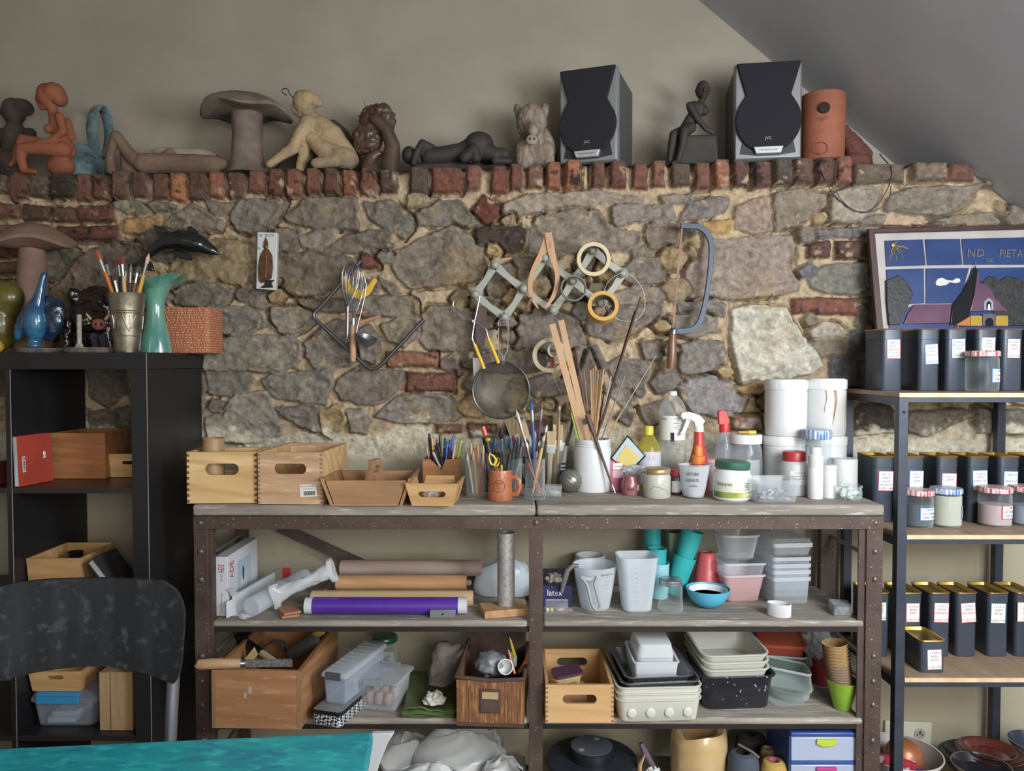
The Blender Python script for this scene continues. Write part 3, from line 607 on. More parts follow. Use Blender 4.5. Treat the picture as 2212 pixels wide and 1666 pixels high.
mk('bowl_body', B().prism(ol, 2.795, 2.835), mat('dark_glaze', '#4a423c', .5, c2='#2c2826', sc=8), t, bev=.012, seg=3)
mk('dotted_rim', B().tube([(x, 2.793, z) for x, z in ol[1:5]], .003, 6), mat('cream_dots', '#b9ac92', .8, c2='#3a322c', sc=130, lo=.47, hi=.53), t)
# morel-like mushroom
t = thing('morel_sculpture', 'rust-brown glazed mushroom with a ragged cap drooping to the left', 'sculpture', P(820, 385, YL))
c_rust = mat('rust_brown_glaze', '#5e4230', .6, c2='#3a2a22', sc=16, coat=.35, bmp=.5, bs=70, c3='#8b8378', sc3=60, lo3=.72, hi3=.8)
b = sculpt(B(), YL, [('c', 812, 258, -.01, 13, 836, 282, -.01, 14, 848, 315, 0, 17, 844, 350, 0, 20, 842, 384, 0, 22), ('c', 808, 382, .01, 20, 795, 362, .01, 17, 800, 340, .01, 12, 815, 330, .01, 10), ('c', 808, 382, .01, 20, 840, 384, .01, 20)])
o = remesh('stem', b, c_rust, .005, par=t)
b = sculpt(B(), YL, [('e', 812, 256, .03, 40, 36, 22, 0), ('e', 792, 296, .02, 34, 32, 20, 0), ('e', 822, 244, .02, 26, 24, 18), ('e', 780, 310, .02, 20, 22, 16)])
o = remesh('cap', b, c_rust, .0055, par=t, bumpy=.022, bs=.012, smooth=1)
mk('wire_spike', B().tube([P(790, 236, YL+.02), P(787, 217, YL+.02)], .0008, 5), mat('dark_wire', '#2f2a26', .5, .7), t)
sculpture('figure_sculpture', 'dark clay nude lying face down with raised hips and a round head', 'sculpture',
  [('e', 884, 348, 0, 16, 19, 18), ('c', 896, 370, -.03, 7, 904, 345, -.03, 8, 914, 326, -.02, 9, 930, 336, 0, 13), ('c', 925, 350, 0, 18, 960, 348, 0, 19, 1000, 342, 0, 21, 1025, 330, 0, 24), ('e', 1035, 328, -.01, 32, 28, 32), ('c', 1044, 340, -.02, 23, 1070, 352, -.03, 15, 1088, 345, -.02, 10, 1098, 366, -.02, 8), ('c', 1050, 345, .03, 20, 1088, 350, .03, 10, 1098, 362, .03, 7), ('c', 1005, 362, -.05, 12, 1025, 345, -.05, 12, 1030, 362, -.05, 12), ('c', 1070, 366, -.04, 9, 1100, 366, -.03, 7), ('c', 895, 372, .01, 9, 1020, 372, .01, 10)], c_black, 1000)
boar_m = mat('carved_beige_clay', '#9a8b7a', .85, c2='#6f6154', sc=55, st=(1, 1, .22), bmp=.9, bs=55)
t = thing('boar_sculpture', 'beige clay boar sitting upright, front view, beside the left loudspeaker', 'sculpture', P(1155, 370, YL))
b = sculpt(B(), YL, [('e', 1160, 318, .03, 43, 50, 42), ('e', 1168, 318, .10, 40, 46, 44), ('e', 1148, 268, -.02, 33, 38, 28), ('c', 1149, 278, -.03, 22, 1149, 300, -.085, 12), ('c', 1130, 325, -.03, 16, 1129, 375, -.04, 13), ('c', 1180, 325, -.02, 16, 1186, 372, -.03, 13), ('e', 1158, 345, 0, 34, 22, 30), ('c', 1149, 315, -.04, 15, 1152, 330, -.03, 18),
  ('c', 1124, 252, 0, 10, 1117, 232, .005, 8, 1116, 224, .005, 3), ('c', 1172, 250, 0, 11, 1178, 232, .005, 9, 1176, 221, .005, 3)])
o = remesh('body', b, boar_m, .0045, par=t, bumpy=.008, bs=.008)
b = B(); e_ = P(1149, 302, YL-.10); b.ell(e_, (.02, .008, .017), 18); mk('snout_disc', b, mat('pale_snout', '#958776', .8, bmp=.3, bs=80), t)
for x in (1145, 1154): mk('nostril', B().ell(P(x, 300, YL-.108), (.0032, .003, .0055), 8), mat('clay_hole', '#3a312b', .9), t)
for x in (1132, 1163): mk('eye', B().ell(P(x, 267, YL-.058), (.006, .004, .007), 10), mat('clay_eye', '#5f5348', .7), t)
# loudspeakers
sil_p = mat('silver_plastic', '#8b8e90', .4, .3); sil_d = mat('grey_cabinet', '#4c4d4e', .55); grille = mat('navy_black_cloth', '#1c1c25', .9, bmp=.3, bs=600)
def speaker(label, x, Y, rz, wd, h):
    o = P(x, 400, Y); z0 = base_z(x)
    t = thing('loudspeaker', label, 'loudspeaker', (o.x, Y, z0), 'pair of loudspeakers'); A = TR((o.x, Y, z0), rz)
    w2 = wd/2; dp = .235
    mk('cabinet', B(A).box(-w2, w2, .012, dp, 0, h*.96), sil_d, t, bev=.004)
    b = B(A); b.rings([[(-w2, .013, .0), (w2, .013, 0), (w2, .013, h*.97), (-w2, .013, h*.97)], [(-w2, 0, 0), (w2, 0, 0), (w2, -.002, h), (-w2, -.002, h)], [(-w2+.006, -.012, .008), (w2-.006, -.012, .008), (w2-.006, -.014, h-.002), (-w2+.006, -.014, h-.002)]]); mk('front_frame', b, sil_p, t, bev=.002)
    rc = wd*.485; zc = h*.40; pl = []
    for a in np.linspace(-215, 35, 40): pl.append((rc*math.cos(R(a)), zc+rc*math.sin(R(a))))
    pl += [(w2*.66, h*.66), (w2*.95, h*.995), (-w2*.95, h*.995), (-w2*.66, h*.66)]
    mk('grille', B(A).prism(pl, -.027, -.0125), grille, t, bev=.005, seg=3)
    b = B(A); b.prism([(-w2*.72, h*.24), (w2*.72, h*.24), (w2*.82, h*.07), (w2*.3, h*.045), (-w2*.3, h*.045), (-w2*.82, h*.07)], -.0145, -.012); mk('port_recess', b, mat('port_black', '#2b2c30', .5), t)
    mk('maker_badge', B(A).prism([(-w2*.36, h*.055), (w2*.36, h*.055), (w2*.44, h*.125), (-w2*.44, h*.125)], -.034, -.015), mat('badge_silver', '#c3c6c8', .35, .4), t, bev=.002)
    txt_b = B(A); txt(txt_b, '2-way speaker system', .0075, Matrix.Translation((0, -.0345, h*.082)), wd=wd*.28); mk('badge_lettering', txt_b, mat('badge_ink', '#55585c', .6), t, smooth=0)
    txt_b = B(A); txt(txt_b, 'JVC', .0095, Matrix.Translation((0, -.0277, h*.20))); mk('logo', txt_b, mat('logo_gold', '#b3a676', .4), t, smooth=0)
speaker('black and silver loudspeaker beside the clay boar, cabinet side showing at right', 1272, 2.645, -20, .205, .318)
speaker('black and silver loudspeaker beside the terracotta pot', 1656, 2.645, -9, .222, .326)
t = thing('figure_sculpture', 'slim black clay figure sitting on a block between the loudspeakers', 'sculpture', P(1495, 370, YL))
fig = sculpt(B(), YL, [('e', 1518, 195, 0, 15, 20, 18), ('c', 1518, 204, -.014, 6, 1518, 210, -.012, 7), ('c', 1518, 212, 0, 7, 1513, 226, 0, 8), ('c', 1496, 232, 0, 13, 1512, 234, 0, 14, 1494, 258, 0, 14, 1482, 280, 0, 15), ('e', 1521, 241, -.01, 9, 11, 9), ('c', 1487, 232, -.02, 8, 1502, 262, -.03, 7, 1520, 284, -.03, 5.5, 1534, 292, -.03, 5), ('c', 1482, 284, -.02, 13, 1452, 296, -.03, 10, 1447, 325, -.03, 9, 1443, 358, -.03, 6, 1436, 364, -.05, 5), ('c', 1486, 284, -.045, 12, 1470, 294, -.06, 10, 1466, 325, -.06, 8, 1456, 360, -.06, 6, 1444, 366, -.08, 5), ('c', 1518, 192, -.020, 3.5, 1518, 201, -.030, 4.5), ('e', 1504, 197, 0, 3, 5, 5), ('e', 1532, 196, 0, 3, 5, 5), ('e', 1518, 208, -.022, 6, 2.5, 4)])
remesh('figure', fig, c_black, .003, par=t, smooth=2)
z0 = base_z(1500); a, c = P(1462, 300, YL-.03), P(1553, 287, YL-.03); zt_ = P(1500, 291, YL-.03).z
mk('block_seat', B().frus(a.x, c.x, YL-.035, YL+.09, z0, zt_, -.006), c_black, t, bev=.006)
# pots at the right end
t = thing('terracotta_pot', 'terracotta cylinder pot with a round hole, right of the loudspeakers', 'pot', P(1776, 360, YL))
o = P(1776, 360, YL+.01); z0 = base_z(1776)+.004; h = P(1776, 206, YL).z-z0
pot = mat('terracotta_pot', '#9d5c41', .75, c2='#8b4f38', sc=9, bmp=.1, bs=100)
b = B(TR((o.x, o.y, z0))); r_ = k*45; b.lathe([(r_*.93, 0), (r_*.98, .01), (r_, h*.4), (r_*1.02, h-.004), (r_*1.0, h), (r_*.86, h), (r_*.84, .012), (.001, .012)], 40); mk('pot_body', b, pot, t)
hx = P(1780, 233, YL-.06); b = B(); b.tube([Vector((hx.x, o.y-r_*1.02, hx.z)), Vector((hx.x, o.y-r_*.96, hx.z))], .0195, 24); mk('hole_shade_disc', b, mat('painted_hole_shade', '#2a1c17', .9), t)  # solid dark disc; its colour stands in for the shade inside a hole
b = B(); cc = Vector((P(1774, 320, YL-.06).x, o.y-r_*.998, P(1774, 320, YL-.06).z)); b.tube([cc+Vector((.02*math.cos(a), 0, .02*math.sin(a))) for a in np.linspace(0, 2*math.pi, 24)[:-1]], .0012, 5, True); mk('stamp_ring', b, mat('stamp_dark', '#7c4029', .8), t)
for i in range(3): mk('scratch', B().tube([Vector((hx.x-.018+.004*i, o.y-r_*.99, hx.z-.036-.004*i)), Vector((hx.x+.016, o.y-r_*.99, hx.z-.026-.004*i))], .0009, 4), mat('stamp_dark', '#7c4029', .8), t)
sculpture('clay_shape', 'ribbed reddish brown clay shape slumped against the terracotta pot', 'sculpture', [('c', 1840, 272, .06, 12, 1848, 300, .05, 18, 1870, 330, .05, 22), ('e', 1864, 345, .06, 36, 26, 34), ('c', 1852, 290, .05, 13, 1884, 328, .05, 15)], mat('red_brown_clay', '#6e4238', .85, c2='#583329', sc=30, st=(1, 1, 2), bmp=.5, bs=45), 1860, bumpy=.006, bs=.01)
b = B(); wy = 2.585
def wire(pts, r, Y=wy, n=6):
    pts = [P(x, y, Y) for x, y in pts]; out = []
    for i in range(len(pts)-1):
        p0, p1, p2, p3 = pts[max(i-1, 0)], pts[i], pts[i+1], pts[min(i+2, len(pts)-1)]
        for s_ in range(5):
            u_ = s_/5; out.append(.5*((2*p1)+(p2-p0)*u_+(2*p0-5*p1+4*p2-p3)*u_*u_+(3*p1-p0-3*p2+p3)*u_**3))
    return out+[pts[-1]]
b.tube(wire([(1774, 368), (1786, 396), (1805, 425), (1835, 448), (1865, 459), (1892, 446), (1915, 412), (1926, 380), (1925, 358)], .0016), .0017, 6)
solo('cable', 'dark red cable hanging in a loop from the brick course at right', 'cable', b, mat('red_brown_cable', '#4a1f1b', .5))
b = B(); b.tube(wire([(1806, 352), (1805, 395), (1812, 424), (1840, 452), (1872, 458), (1905, 448), (1922, 425), (1924, 402)], .0016, 2.578), .0015, 6)
solo('cable', 'second thin red cable crossing in front of the first loop, from under the terracotta pot', 'cable', b, mat('red_brown_cable', '#4a1f1b', .5))
b = B(); b.tube(wire([(1880, 352), (1896, 358), (1918, 356), (1906, 340), (1900, 332)], .0016, 2.66), .0022, 6)
solo('cable', 'short black cable curled on the wall top below the sloped ceiling', 'cable', b, mat('black_cable', '#1b1b1e', .5))
# ------------------------------------------------------------------ helpers for things traced in a plane
def pp(b, pts, Y, t):                # flat piece traced at depth Y, t thick (towards the wall)
    f = Y if callable(Y) else (lambda y: Y)
    q = [P(x, y, f(y)) for x, y in pts]; n = len(q)
    if sum(q[i].x*q[(i+1) % n].z-q[(i+1) % n].x*q[i].z for i in range(n)) < 0: q.reverse()
    return b.add(q+[p+Vector((0, t, 0)) for p in q], [tuple(range(n)), tuple(range(2*n-1, n-1, -1))]+[(j, n+j, n+(j+1) % n, (j+1) % n) for j in range(n)])
def smooth_px(pts, n=5):
    o = []
    for i in range(len(pts)-1):
        p0, p1, p2, p3 = [Vector(pts[k_]) for k_ in (max(i-1, 0), i, i+1, min(i+2, len(pts)-1))]
        for s_ in range(n):
            u_ = s_/n; o.append(.5*((2*p1)+(p2-p0)*u_+(2*p0-5*p1+4*p2-p3)*u_*u_+(3*p1-p0-3*p2+p3)*u_**3))
    return o+[Vector(pts[-1])]
def band(b, pts, w, Y, t, sm=True):  # band of width w px following a traced line
    ps = smooth_px(pts) if sm else [Vector(p) for p in pts]; n = len(ps)
    ws = w if isinstance(w, (list, tuple)) else None
    L, Rr = [], []
    for i, p in enumerate(ps):
        d = (ps[min(i+1, n-1)]-ps[max(i-1, 0)]).normalized(); nn_ = Vector((-d.y, d.x))
        wi = (np.interp(i/(n-1), np.linspace(0, 1, len(ws)), ws) if ws else w)/2
        L.append(p+nn_*wi); Rr.append(p-nn_*wi)
    f = Y if callable(Y) else (lambda y: Y)
    for i in range(n-1):
        q = [P(v.x, v.y, f(v.y)) for v in (L[i], L[i+1], Rr[i+1], Rr[i])]
        if i == 0: rs = []
        rs.append([q[0], q[3], q[3]+Vector((0, t, 0)), q[0]+Vector((0, t, 0))])
    q = [P(v.x, v.y, f(v.y)) for v in (L[-1], Rr[-1])]
    rs.append([q[0], q[1], q[1]+Vector((0, t, 0)), q[0]+Vector((0, t, 0))])
    return b.rings(rs)
def ring_y(b, c, R_, r_, w_, n=40):  # roll lying with its hole facing the room
    M_ = Matrix.Translation(c) @ Matrix.Rotation(R(90), 4, 'X')
    rs = []
    for rr_, z_ in ((r_, 0), (R_, 0), (R_, w_), (r_, w_)):
        rs.append([M_ @ Vector((rr_*math.cos(2*math.pi*j/n), rr_*math.sin(2*math.pi*j/n), z_)) for j in range(n)])
    return b.rings(rs, closed=True)
ORD = 'first second third fourth fifth sixth seventh eighth ninth tenth eleventh twelfth thirteenth fourteenth fifteenth sixteenth seventeenth eighteenth nineteenth twentieth twenty-first twenty-second twenty-third twenty-fourth'.split()
ferr = mat('ferrule_metal', '#b5b5b2', .3, .9)
def paintbrush(label, p0, p1, r, hc, bc='#8a5a34', fl=.14, bl=.1, group=None, flat=1, fc=None, tipd='point'):
    p0, p1 = Vector(p0), Vector(p1); d = p1-p0; L = d.length
    t = thing('paintbrush', label, 'paintbrush', p0, group); a, c = p0+d*(1-fl-bl), p0+d*(1-bl)
    mk('handle', B().tube([p0, p0+d*.35, p0+d*(1-fl-bl)*.9, a], [r*.6, r*1.1, r*1.15, r*.9], 8), mat('painted_wood_'+hc[1:], hc, .35, coat=.3), t)
    mk('ferrule', B().tube([a, c], [r*.9, r*1.05], 8), ferr if not fc else mat('ferrule_'+fc[1:], fc, .35, .6), t)
    mk('bristles', B().tube([c, c+d*bl*.5, p1], [r*1.0, r*1.15*flat, r*(.15 if tipd == 'point' else .9)], 8), mat('bristle_'+bc[1:], bc, .9, bmp=.3, bs=300), t)
    return t
def stick(name, label, cat, p0, p1, r, c, group=None, n=8, r1=None, m=None):
    return solo(name, label, cat, B().tube([p0, p1], [r, r if r1 is None else r1], n), m or mat('stick_'+c[1:], c, .6), group)

# ------------------------------------------------------------------ on and in the black bookcase
t = thing('mushroom_sculpture', 'pinkish brown clay mushroom with a broad drooping cap on the bookcase', 'sculpture', Vector((P(72, 700, 2.47).x, 2.47, ZK)))
cm = mat('pinkish_clay', '#957868', .8, c2='#7a5c4e', sc=8, bmp=.15, bs=60)
k = K(2.47); o = P(72, 700, 2.47); zc = P(72, 535, 2.47).z
b = B(TR((o.x, 2.47, 0))); b.lathe([(k*40, ZK), (k*36, ZK+.05), (k*28, zc-.05), (k*24, zc), (k*22, zc+.02)], 28); mk('stem', b, cm, t)
b = B(); rs_ = []
for r_, y_ in ((20, 540), (55, 536), (88, 530), (92, 524), (80, 514), (55, 498), (30, 486), (12, 481), (2, 480)):
    zz = P(72, y_, 2.47).z
    rs_.append([(o.x+k*r_*math.cos(a), 2.47+.75*k*r_*math.sin(a), zz-.012*(r_/90)**2*math.sin(3*a+2.2)) for a in np.arange(40)*2*math.pi/40])
mk('cap', b.rings(rs_), cm, t)
sc_ = lambda name, label, cat, items, m, Y, zb, **kw: (lambda o: (setattr(o, 'location', o.location+Vector((0, 0, zb-min((o.matrix_basis @ v.co).z for v in o.data.vertices)))), o)[1])(tag(remesh(name, sculpt(B(), Y, items), m, kw.pop('vox', .004), **kw), label, cat))
sc_('ceramic_lump', 'olive yellow glazed ceramic block at the left edge of the bookcase top', 'ceramic', [('e', -4, 640, 0, 50, 48, 30), ('e', 14, 632, 0, 36, 36, 30), ('e', -14, 690, 0, 46, 66, 36)], mat('olive_glaze', '#6d6320', .3, c2='#3c3512', sc=8, coat=.4), 2.35, ZK)
b = B(); o = S(-12, 752, ZK+.0)
sc_('brass_ornament', 'small rounded yellow ornament at the left edge in front of the olive block', 'ornament', [('e', -4, 748, 0, 12, 14, 12), ('c', -4, 740, 0, 8, -8, 730, 0, 5)], mat('yellow_glaze', '#a98a24', .3, coat=.3), 2.24, ZK)
bark = mat('bark_edge', '#6f6761', .9, c2='#4d4641', sc=40, st=(1, 1, .3), bmp=.5, bs=80)
def slice_(label, x0, x1, Y, h):
    a, c = P(x0, 750, Y), P(x1, 750, Y); r_ = (c.x-a.x)/2
    t = thing('wood_slice', label, 'wood slice', Vector(((a.x+c.x)/2, Y+r_, ZK)))
    b = B(TR((t.location.x, t.location.y, ZK+.0005))); b.lathe([(r_*.97, 0), (r_, .003), (r_*.99, h-.003), (r_*.96, h)], 36); mk('bark', b, bark, t)
    b = B(TR((t.location.x, t.location.y, ZK+.0005))); b.lathe([(r_*.95, h-.001), (r_*.95, h+.0006)], 36); mk('cut_face', b, mat('cut_wood', '#a3937f', .8), t)
    return t.location, h
l1, h1 = slice_('dark wood slice carrying the blue glazed sculpture', 8, 112, 2.235, .013)
blue = mat('blue_glaze', '#2f6f97', .16, c2='#123a5e', sc=16, coat=.8, bmp=.1, bs=60)
t = thing('bird_sculpture', 'glossy blue ceramic bird shape with upright neck on a wood slice', 'sculpture', Vector((l1.x, l1.y, ZK+h1)))
Yb_ = l1.y
b = flr(sculpt(B(), Yb_, [('e', 76, 694, 0, 24, 48, 22), ('c', 80, 660, 0, 15, 88, 625, 0, 9, 94, 598, 0, 7, 96, 592, 0, 6), ('c', 74, 738, 0, 13, 74, 748, 0, 16)]), ZK+h1+.001); remesh('body', b, blue, .004, par=t)
b = sculpt(B(), Yb_+.02, [('e', 112, 690, 0, 28, 48, 16, 15), ('e', 104, 658, 0, 18, 22, 14)]); remesh('wing', b, mat('dark_blue_glaze', '#173a57', .25, c2='#0d1f33', sc=20, coat=.5, bmp=.6, bs=60), .004, par=t, bumpy=.008)
b = sculpt(B(), Yb_+.01, [('e', 50, 698, 0, 13, 42, 14, 22)]); remesh('wing', b, blue, .004, par=t)
l2, h2 = slice_('grey wood slice in front of the boar head', 112, 226, 2.20, .014)
t = thing('bolt_stand', 'pale upright bolt with a nut standing on the grey wood slice', 'bolt', Vector((P(171, 700, l2.y).x, l2.y, ZK+h2+.001)))
k = K(l2.y); A = TR(t.location); mz = P(171, 680, l2.y).z-t.location.z; pale = mat('pale_limed_metal', '#a9a69c', .7, c2='#8b877c', sc=60)
mk('shaft', B(A).lathe([(k*5, .006), (k*5, mz), (k*4, mz+.001)], 14), pale, t); mk('nut', B(A).lathe([(k*11, 0), (k*11, .004), (k*7.5, .005), (k*7.5, .012)], 6), pale, t)
t = thing('boar_figure', 'dark brown glossy ceramic boar with pink snout and tusks on the bookcase', 'sculpture', Vector((P(190, 700, 2.42).x, 2.42, ZK)))
bd = mat('dark_brown_glaze', '#33221d', .25, c2='#150f10', sc=40, st=(1, 1, .4), coat=.6, bmp=.8, bs=60)
b = sculpt(B(), 2.42, [('e', 195, 680, .05, 58, 66, 50), ('e', 160, 640, .0, 14, 20, 12, -20), ('e', 236, 640, 0, 12, 18, 12, 20), ('c', 200, 680, -.01, 30, 212, 700, -.07, 20), ('c', 155, 700, -.02, 14, 150, 768, -.02, 13), ('c', 236, 700, -.02, 14, 240, 768, -.02, 14), ('e', 195, 730, .06, 50, 40, 46)]); flr(remesh('body', b, bd, .005, par=t, bumpy=.012, bs=.012, smooth=2), ZK+.001)
e_ = P(213, 701, 2.325); mk('snout', B().ell(e_, (.021, .012, .018), 18), mat('pink_glaze', '#a35a52', .2, coat=.7), t)
for x in (207, 218): mk('nostril', B().ell(P(x, 701, 2.314), (.0045, .004, .005), 10), mat('nostril_dark', '#3a1d1b', .4), t)
for x, s_ in ((190, -1), (234, 1)): mk('tusk', B().tube([P(x+6*-s_, 690, 2.34), P(x+1*-s_, 684, 2.335), P(x+4*s_, 676, 2.335)], [.005, .0045, .001], 8), mat('ivory_glaze', '#d3c59d', .25), t)
for x, y in ((203, 735), (222, 738)): mk('leg', B().tube([P(x, y-12, 2.335), Vector((P(x+6, 760, 2.32).x, 2.32, ZK+.014))], [.012, .012], 12), mat('blue_brown_glaze', '#2c4258', .2, c2='#2b1c1a', sc=20, coat=.7), t)
# beaker of brushes
Yk = 2.25; k = K(Yk); o = Vector((P(274.5, 700, Yk).x, Yk, ZK)); h = P(275, 634, Yk).z-ZK
t = thing('metal_beaker', 'engraved silver metal beaker full of brushes on the bookcase', 'beaker', o, )
bm = mat('engraved_silver', '#b5ad9a', .28, .9, c2='#8f8774', sc=30, bmp=.15, bs=90)
b = B(TR(o)); b.lathe([(k*25, 0), (k*25.5, .003), (k*32, h*.6), (k*37.5, h-.001), (k*37.8, h), (k*36, h), (k*31, h*.6), (k*23, .006), (.001, .006)], 48); mk('beaker_body', b, bm, t)
for f_ in (.28, .66, .70): b = B(TR(o)); r_ = k*(25+12.5*f_); b.tube([(r_*math.cos(a), r_*math.sin(a), h*f_) for a in np.linspace(0, 2*math.pi, 40)[:-1]], .0011, 5, True); mk('engraved_band', b, bm, t)
b = B(TR(o))
def bk(u_, f_): a = R(-90)+u_; r_ = k*(25+12.5*f_)+.0006; return (r_*math.cos(a), r_*math.sin(a), h*f_)
for s_ in range(-1, 3):
    for a_, c_ in (((-.55, .64), (0, .34)), ((0, .34), (.55, .64))): b.tube([bk(a_[0]+(c_[0]-a_[0])*q+s_*1.1-.5, a_[1]+(c_[1]-a_[1])*q) for q in np.linspace(0, 1, 6)], .0009, 5)
    for q in np.linspace(-.4, .4, 5): b.tube([bk(s_*1.1-.5+q*.2, .40), bk(s_*1.1-.5+q, .62)], .0007, 4)
mk('engraving', b, bm, t)
brs = [(212, 556, 'thin grey-tipped', '#6f5b4b', '#8d8d88'), (209, 540, 'orange', '#c96a1d', '#c05030'), (225, 552, 'black patterned', '#2c2826', '#3a3532'), (248, 605, 'pale blue stubby', '#7fb0b5', '#b9bab8'), (255, 554, 'black', '#1f1d1d', '#7a3a2c'), (263, 550, 'natural wood', '#c49c62', '#7a3f22'), (272, 568, 'thin black', '#1d1b1c', '#555'[:1]+'555555'), (283, 570, 'slim navy black', '#1b1d2b', '#777777'), (300, 572, 'reddish thin', '#8c4a2f', '#6d6a66'), (322, 548, 'mustard yellow', '#d49a22', '#d8b09a')]
for i, (x, y, nm, hc, bc) in enumerate(brs):
    p1 = P(x, y, Yk+(-.012 if i % 2 else .014)); p0 = Vector((o.x+(x-268)*k*-.18, o.y+(.01 if i % 2 else -.006), ZK+.012))
    paintbrush(f'{nm} paintbrush in the engraved beaker, {ORD[i]} from its left', p0, p1, .0036 if nm[:4] in ('thin', 'slim') else .0052, hc, bc, .12 if i != 3 else .2, .1 if i != 3 else .02, 'brushes in the engraved beaker')
# fluted vase, basket
o = Vector((P(338, 700, 2.33).x, 2.33, ZK)); k = K(2.33); gv = mat('green_glaze', '#74ad92', .15, c2='#3f7f78', sc=9, st=(1, 1, .25), coat=.8, c3='#9fc3c0', sc3=14, lo3=.6, hi3=.75)
b = B(TR(o)); rs_ = []
zt_ = [P(338, y, 2.33).z-ZK for y in (762, 745, 720, 690, 665, 645, 625, 612, 603, 598, 600, 612, 640)]
for (r_, dx), z in zip(((34, -4), (32, -4), (27, -3), (20, -2), (18, -2), (21, -2), (28, 0), (40, 3), (52, 6), (57, 8), (52, 8), (34, 3), (12, 0)), zt_):
    z = max(z, .0005)
    rs_.append([(k*(dx+r_*math.cos(a)*(1+.03*math.sin(9*a)*(r_ > 24))), k*r_*.9*math.sin(a), z+(.008*math.cos(2*a+.4)+.004*math.sin(5*a))*(r_ > 36)) for a in np.arange(48)*2*math.pi/48])
solo('flared_vase', 'green glazed ceramic vase with narrow neck and wide flaring rim', 'vase', b.rings(rs_), gv)
t = thing('woven_basket', 'orange woven basket at the right end of the bookcase top', 'basket', Vector((P(395, 760, 2.44).x, 2.50, ZK)))
m, tt, p = base_mat('orange_braid'); tc = nd(tt, 'ShaderNodeTexCoord'); mp = nd(tt, 'ShaderNodeMapping'); mp.inputs['Scale'].default_value = (1, 1, 1); tt.links.new(tc.outputs['Object'], mp.inputs[0])
bw = nd(tt, 'ShaderNodeTexWave', wave_type='BANDS', bands_direction='Z', Scale=40, Distortion=0); tt.links.new(mp.outputs[0], bw.inputs[0])
w2 = nd(tt, 'ShaderNodeTexWave', wave_type='BANDS', bands_direction='X', Scale=26, Distortion=14, Detail=1); w2.inputs['Detail Scale'].default_value = 2; tt.links.new(mp.outputs[0], w2.inputs[0])
mm = nd(tt, 'ShaderNodeMath', operation='MULTIPLY'); tt.links.new(bw.outputs[1], mm.inputs[0]); tt.links.new(w2.outputs[1], mm.inputs[1])
tt.links.new(mixc(tt, mm.outputs[0], c4('#b5653f'), c4('#eab48e')), p.inputs['Base Color']); bump(tt, p, mm.outputs[0], .9, .004); p.inputs['Roughness'].default_value = .7
x0, x1 = P(312, 700, 2.44).x, P(451, 700, 2.44).x; zt_ = P(400, 665, 2.44).z
b = B(TR(((x0+x1)/2, 2.505, ZK+.001))); b.tub(x1-x0-.004, .125, x1-x0, .13, zt_-ZK, .012, .004, .001, .006); mk('basket_body', b, m, t)
# inside the cubes
bam = wood('bamboo', '#d8ae76', '#bb8d55', 'x', 26, .45, .5); oak_o = wood('orange_oak', '#b37a45', '#8f5a30', 'x', 30, .5, .4); pine = wood('pine', '#c79f66', '#a87c48', 'x', 12, .5, .55)
z = ZKS[0]
A = TR(S(35, 1054, z)+Vector((.007, .002, .0015)), 80, -2)
t = thing('notebook', 'red notebook with white pages leaning in the top cube of the bookcase', 'notebook', S(34, 1056, z))
hh = .145; b = B(A); b.box(0, .128, .0, .0012, 0, hh); b.box(0, .128, .0125, .0137, 0, hh); mk('cover', b, mat('red_cover', '#b23c28', .6, c2='#a03626', sc=14), t)
mk('pages', B(A).box(-.001, .124, .0013, .0124, .002, hh-.002), mat('paper_pages', '#cfd0d6', .8, c2='#9fa0aa', sc=300, st=(.01, 1, .01)), t)
b = B(A).box(.016, .027, -.0006, 0, .04, .085); mk('barcode_label', b, mat('white_label', '#dcdad5', .6), t)
b = B(A)
for i in range(9): b.box(.018, .025, -.0009, -.0005, .043+i*.0045, .045+i*.0045+(i % 3)*.0007)
mk('barcode', b, mat('ink_black', '#1c1b1b', .6), t)
b = B(A); b.ell((.098, -.0008, .086), (.0055, .0008, .0075), 12); b.prism([(.093, .073), (.104, .073), (.101, .08), (.096, .08)], -.001, 0); mk('emblem', b, mat('white_label', '#dcdad5', .6), t)
def openbox(b, w_, d_, h, t_, ex=0, slots=()):   # open wooden box: walls and floor as one joined piece
    b.box(-w_/2+t_*.5, w_/2-t_*.5, t_*.5, d_-t_*.5, .0005, t_)
    ang = 0
    e = ex
    for q in (((-w_/2, 0), (w_/2, 0), (w_/2+e, -e), (-w_/2-e, -e)), ):
        pass
    o_ = [[(-w_/2, 0, 0), (w_/2, 0, 0), (w_/2, d_, 0), (-w_/2, d_, 0)], [(-w_/2-e, -e, h), (w_/2+e, -e, h), (w_/2+e, d_+e, h), (-w_/2-e, d_+e, h)], [(-w_/2-e+t_, -e+t_, h), (w_/2+e-t_, -e+t_, h), (w_/2+e-t_, d_+e-t_, h), (-w_/2-e+t_, d_+e-t_, h)], [(-w_/2+t_, t_, t_), (w_/2-t_, t_, t_), (w_/2-t_, d_-t_, t_), (-w_/2+t_, d_-t_, t_)]]
    return b.rings(o_)
dark_hole = mat('dark_seam_wood', '#4a3524', .8)
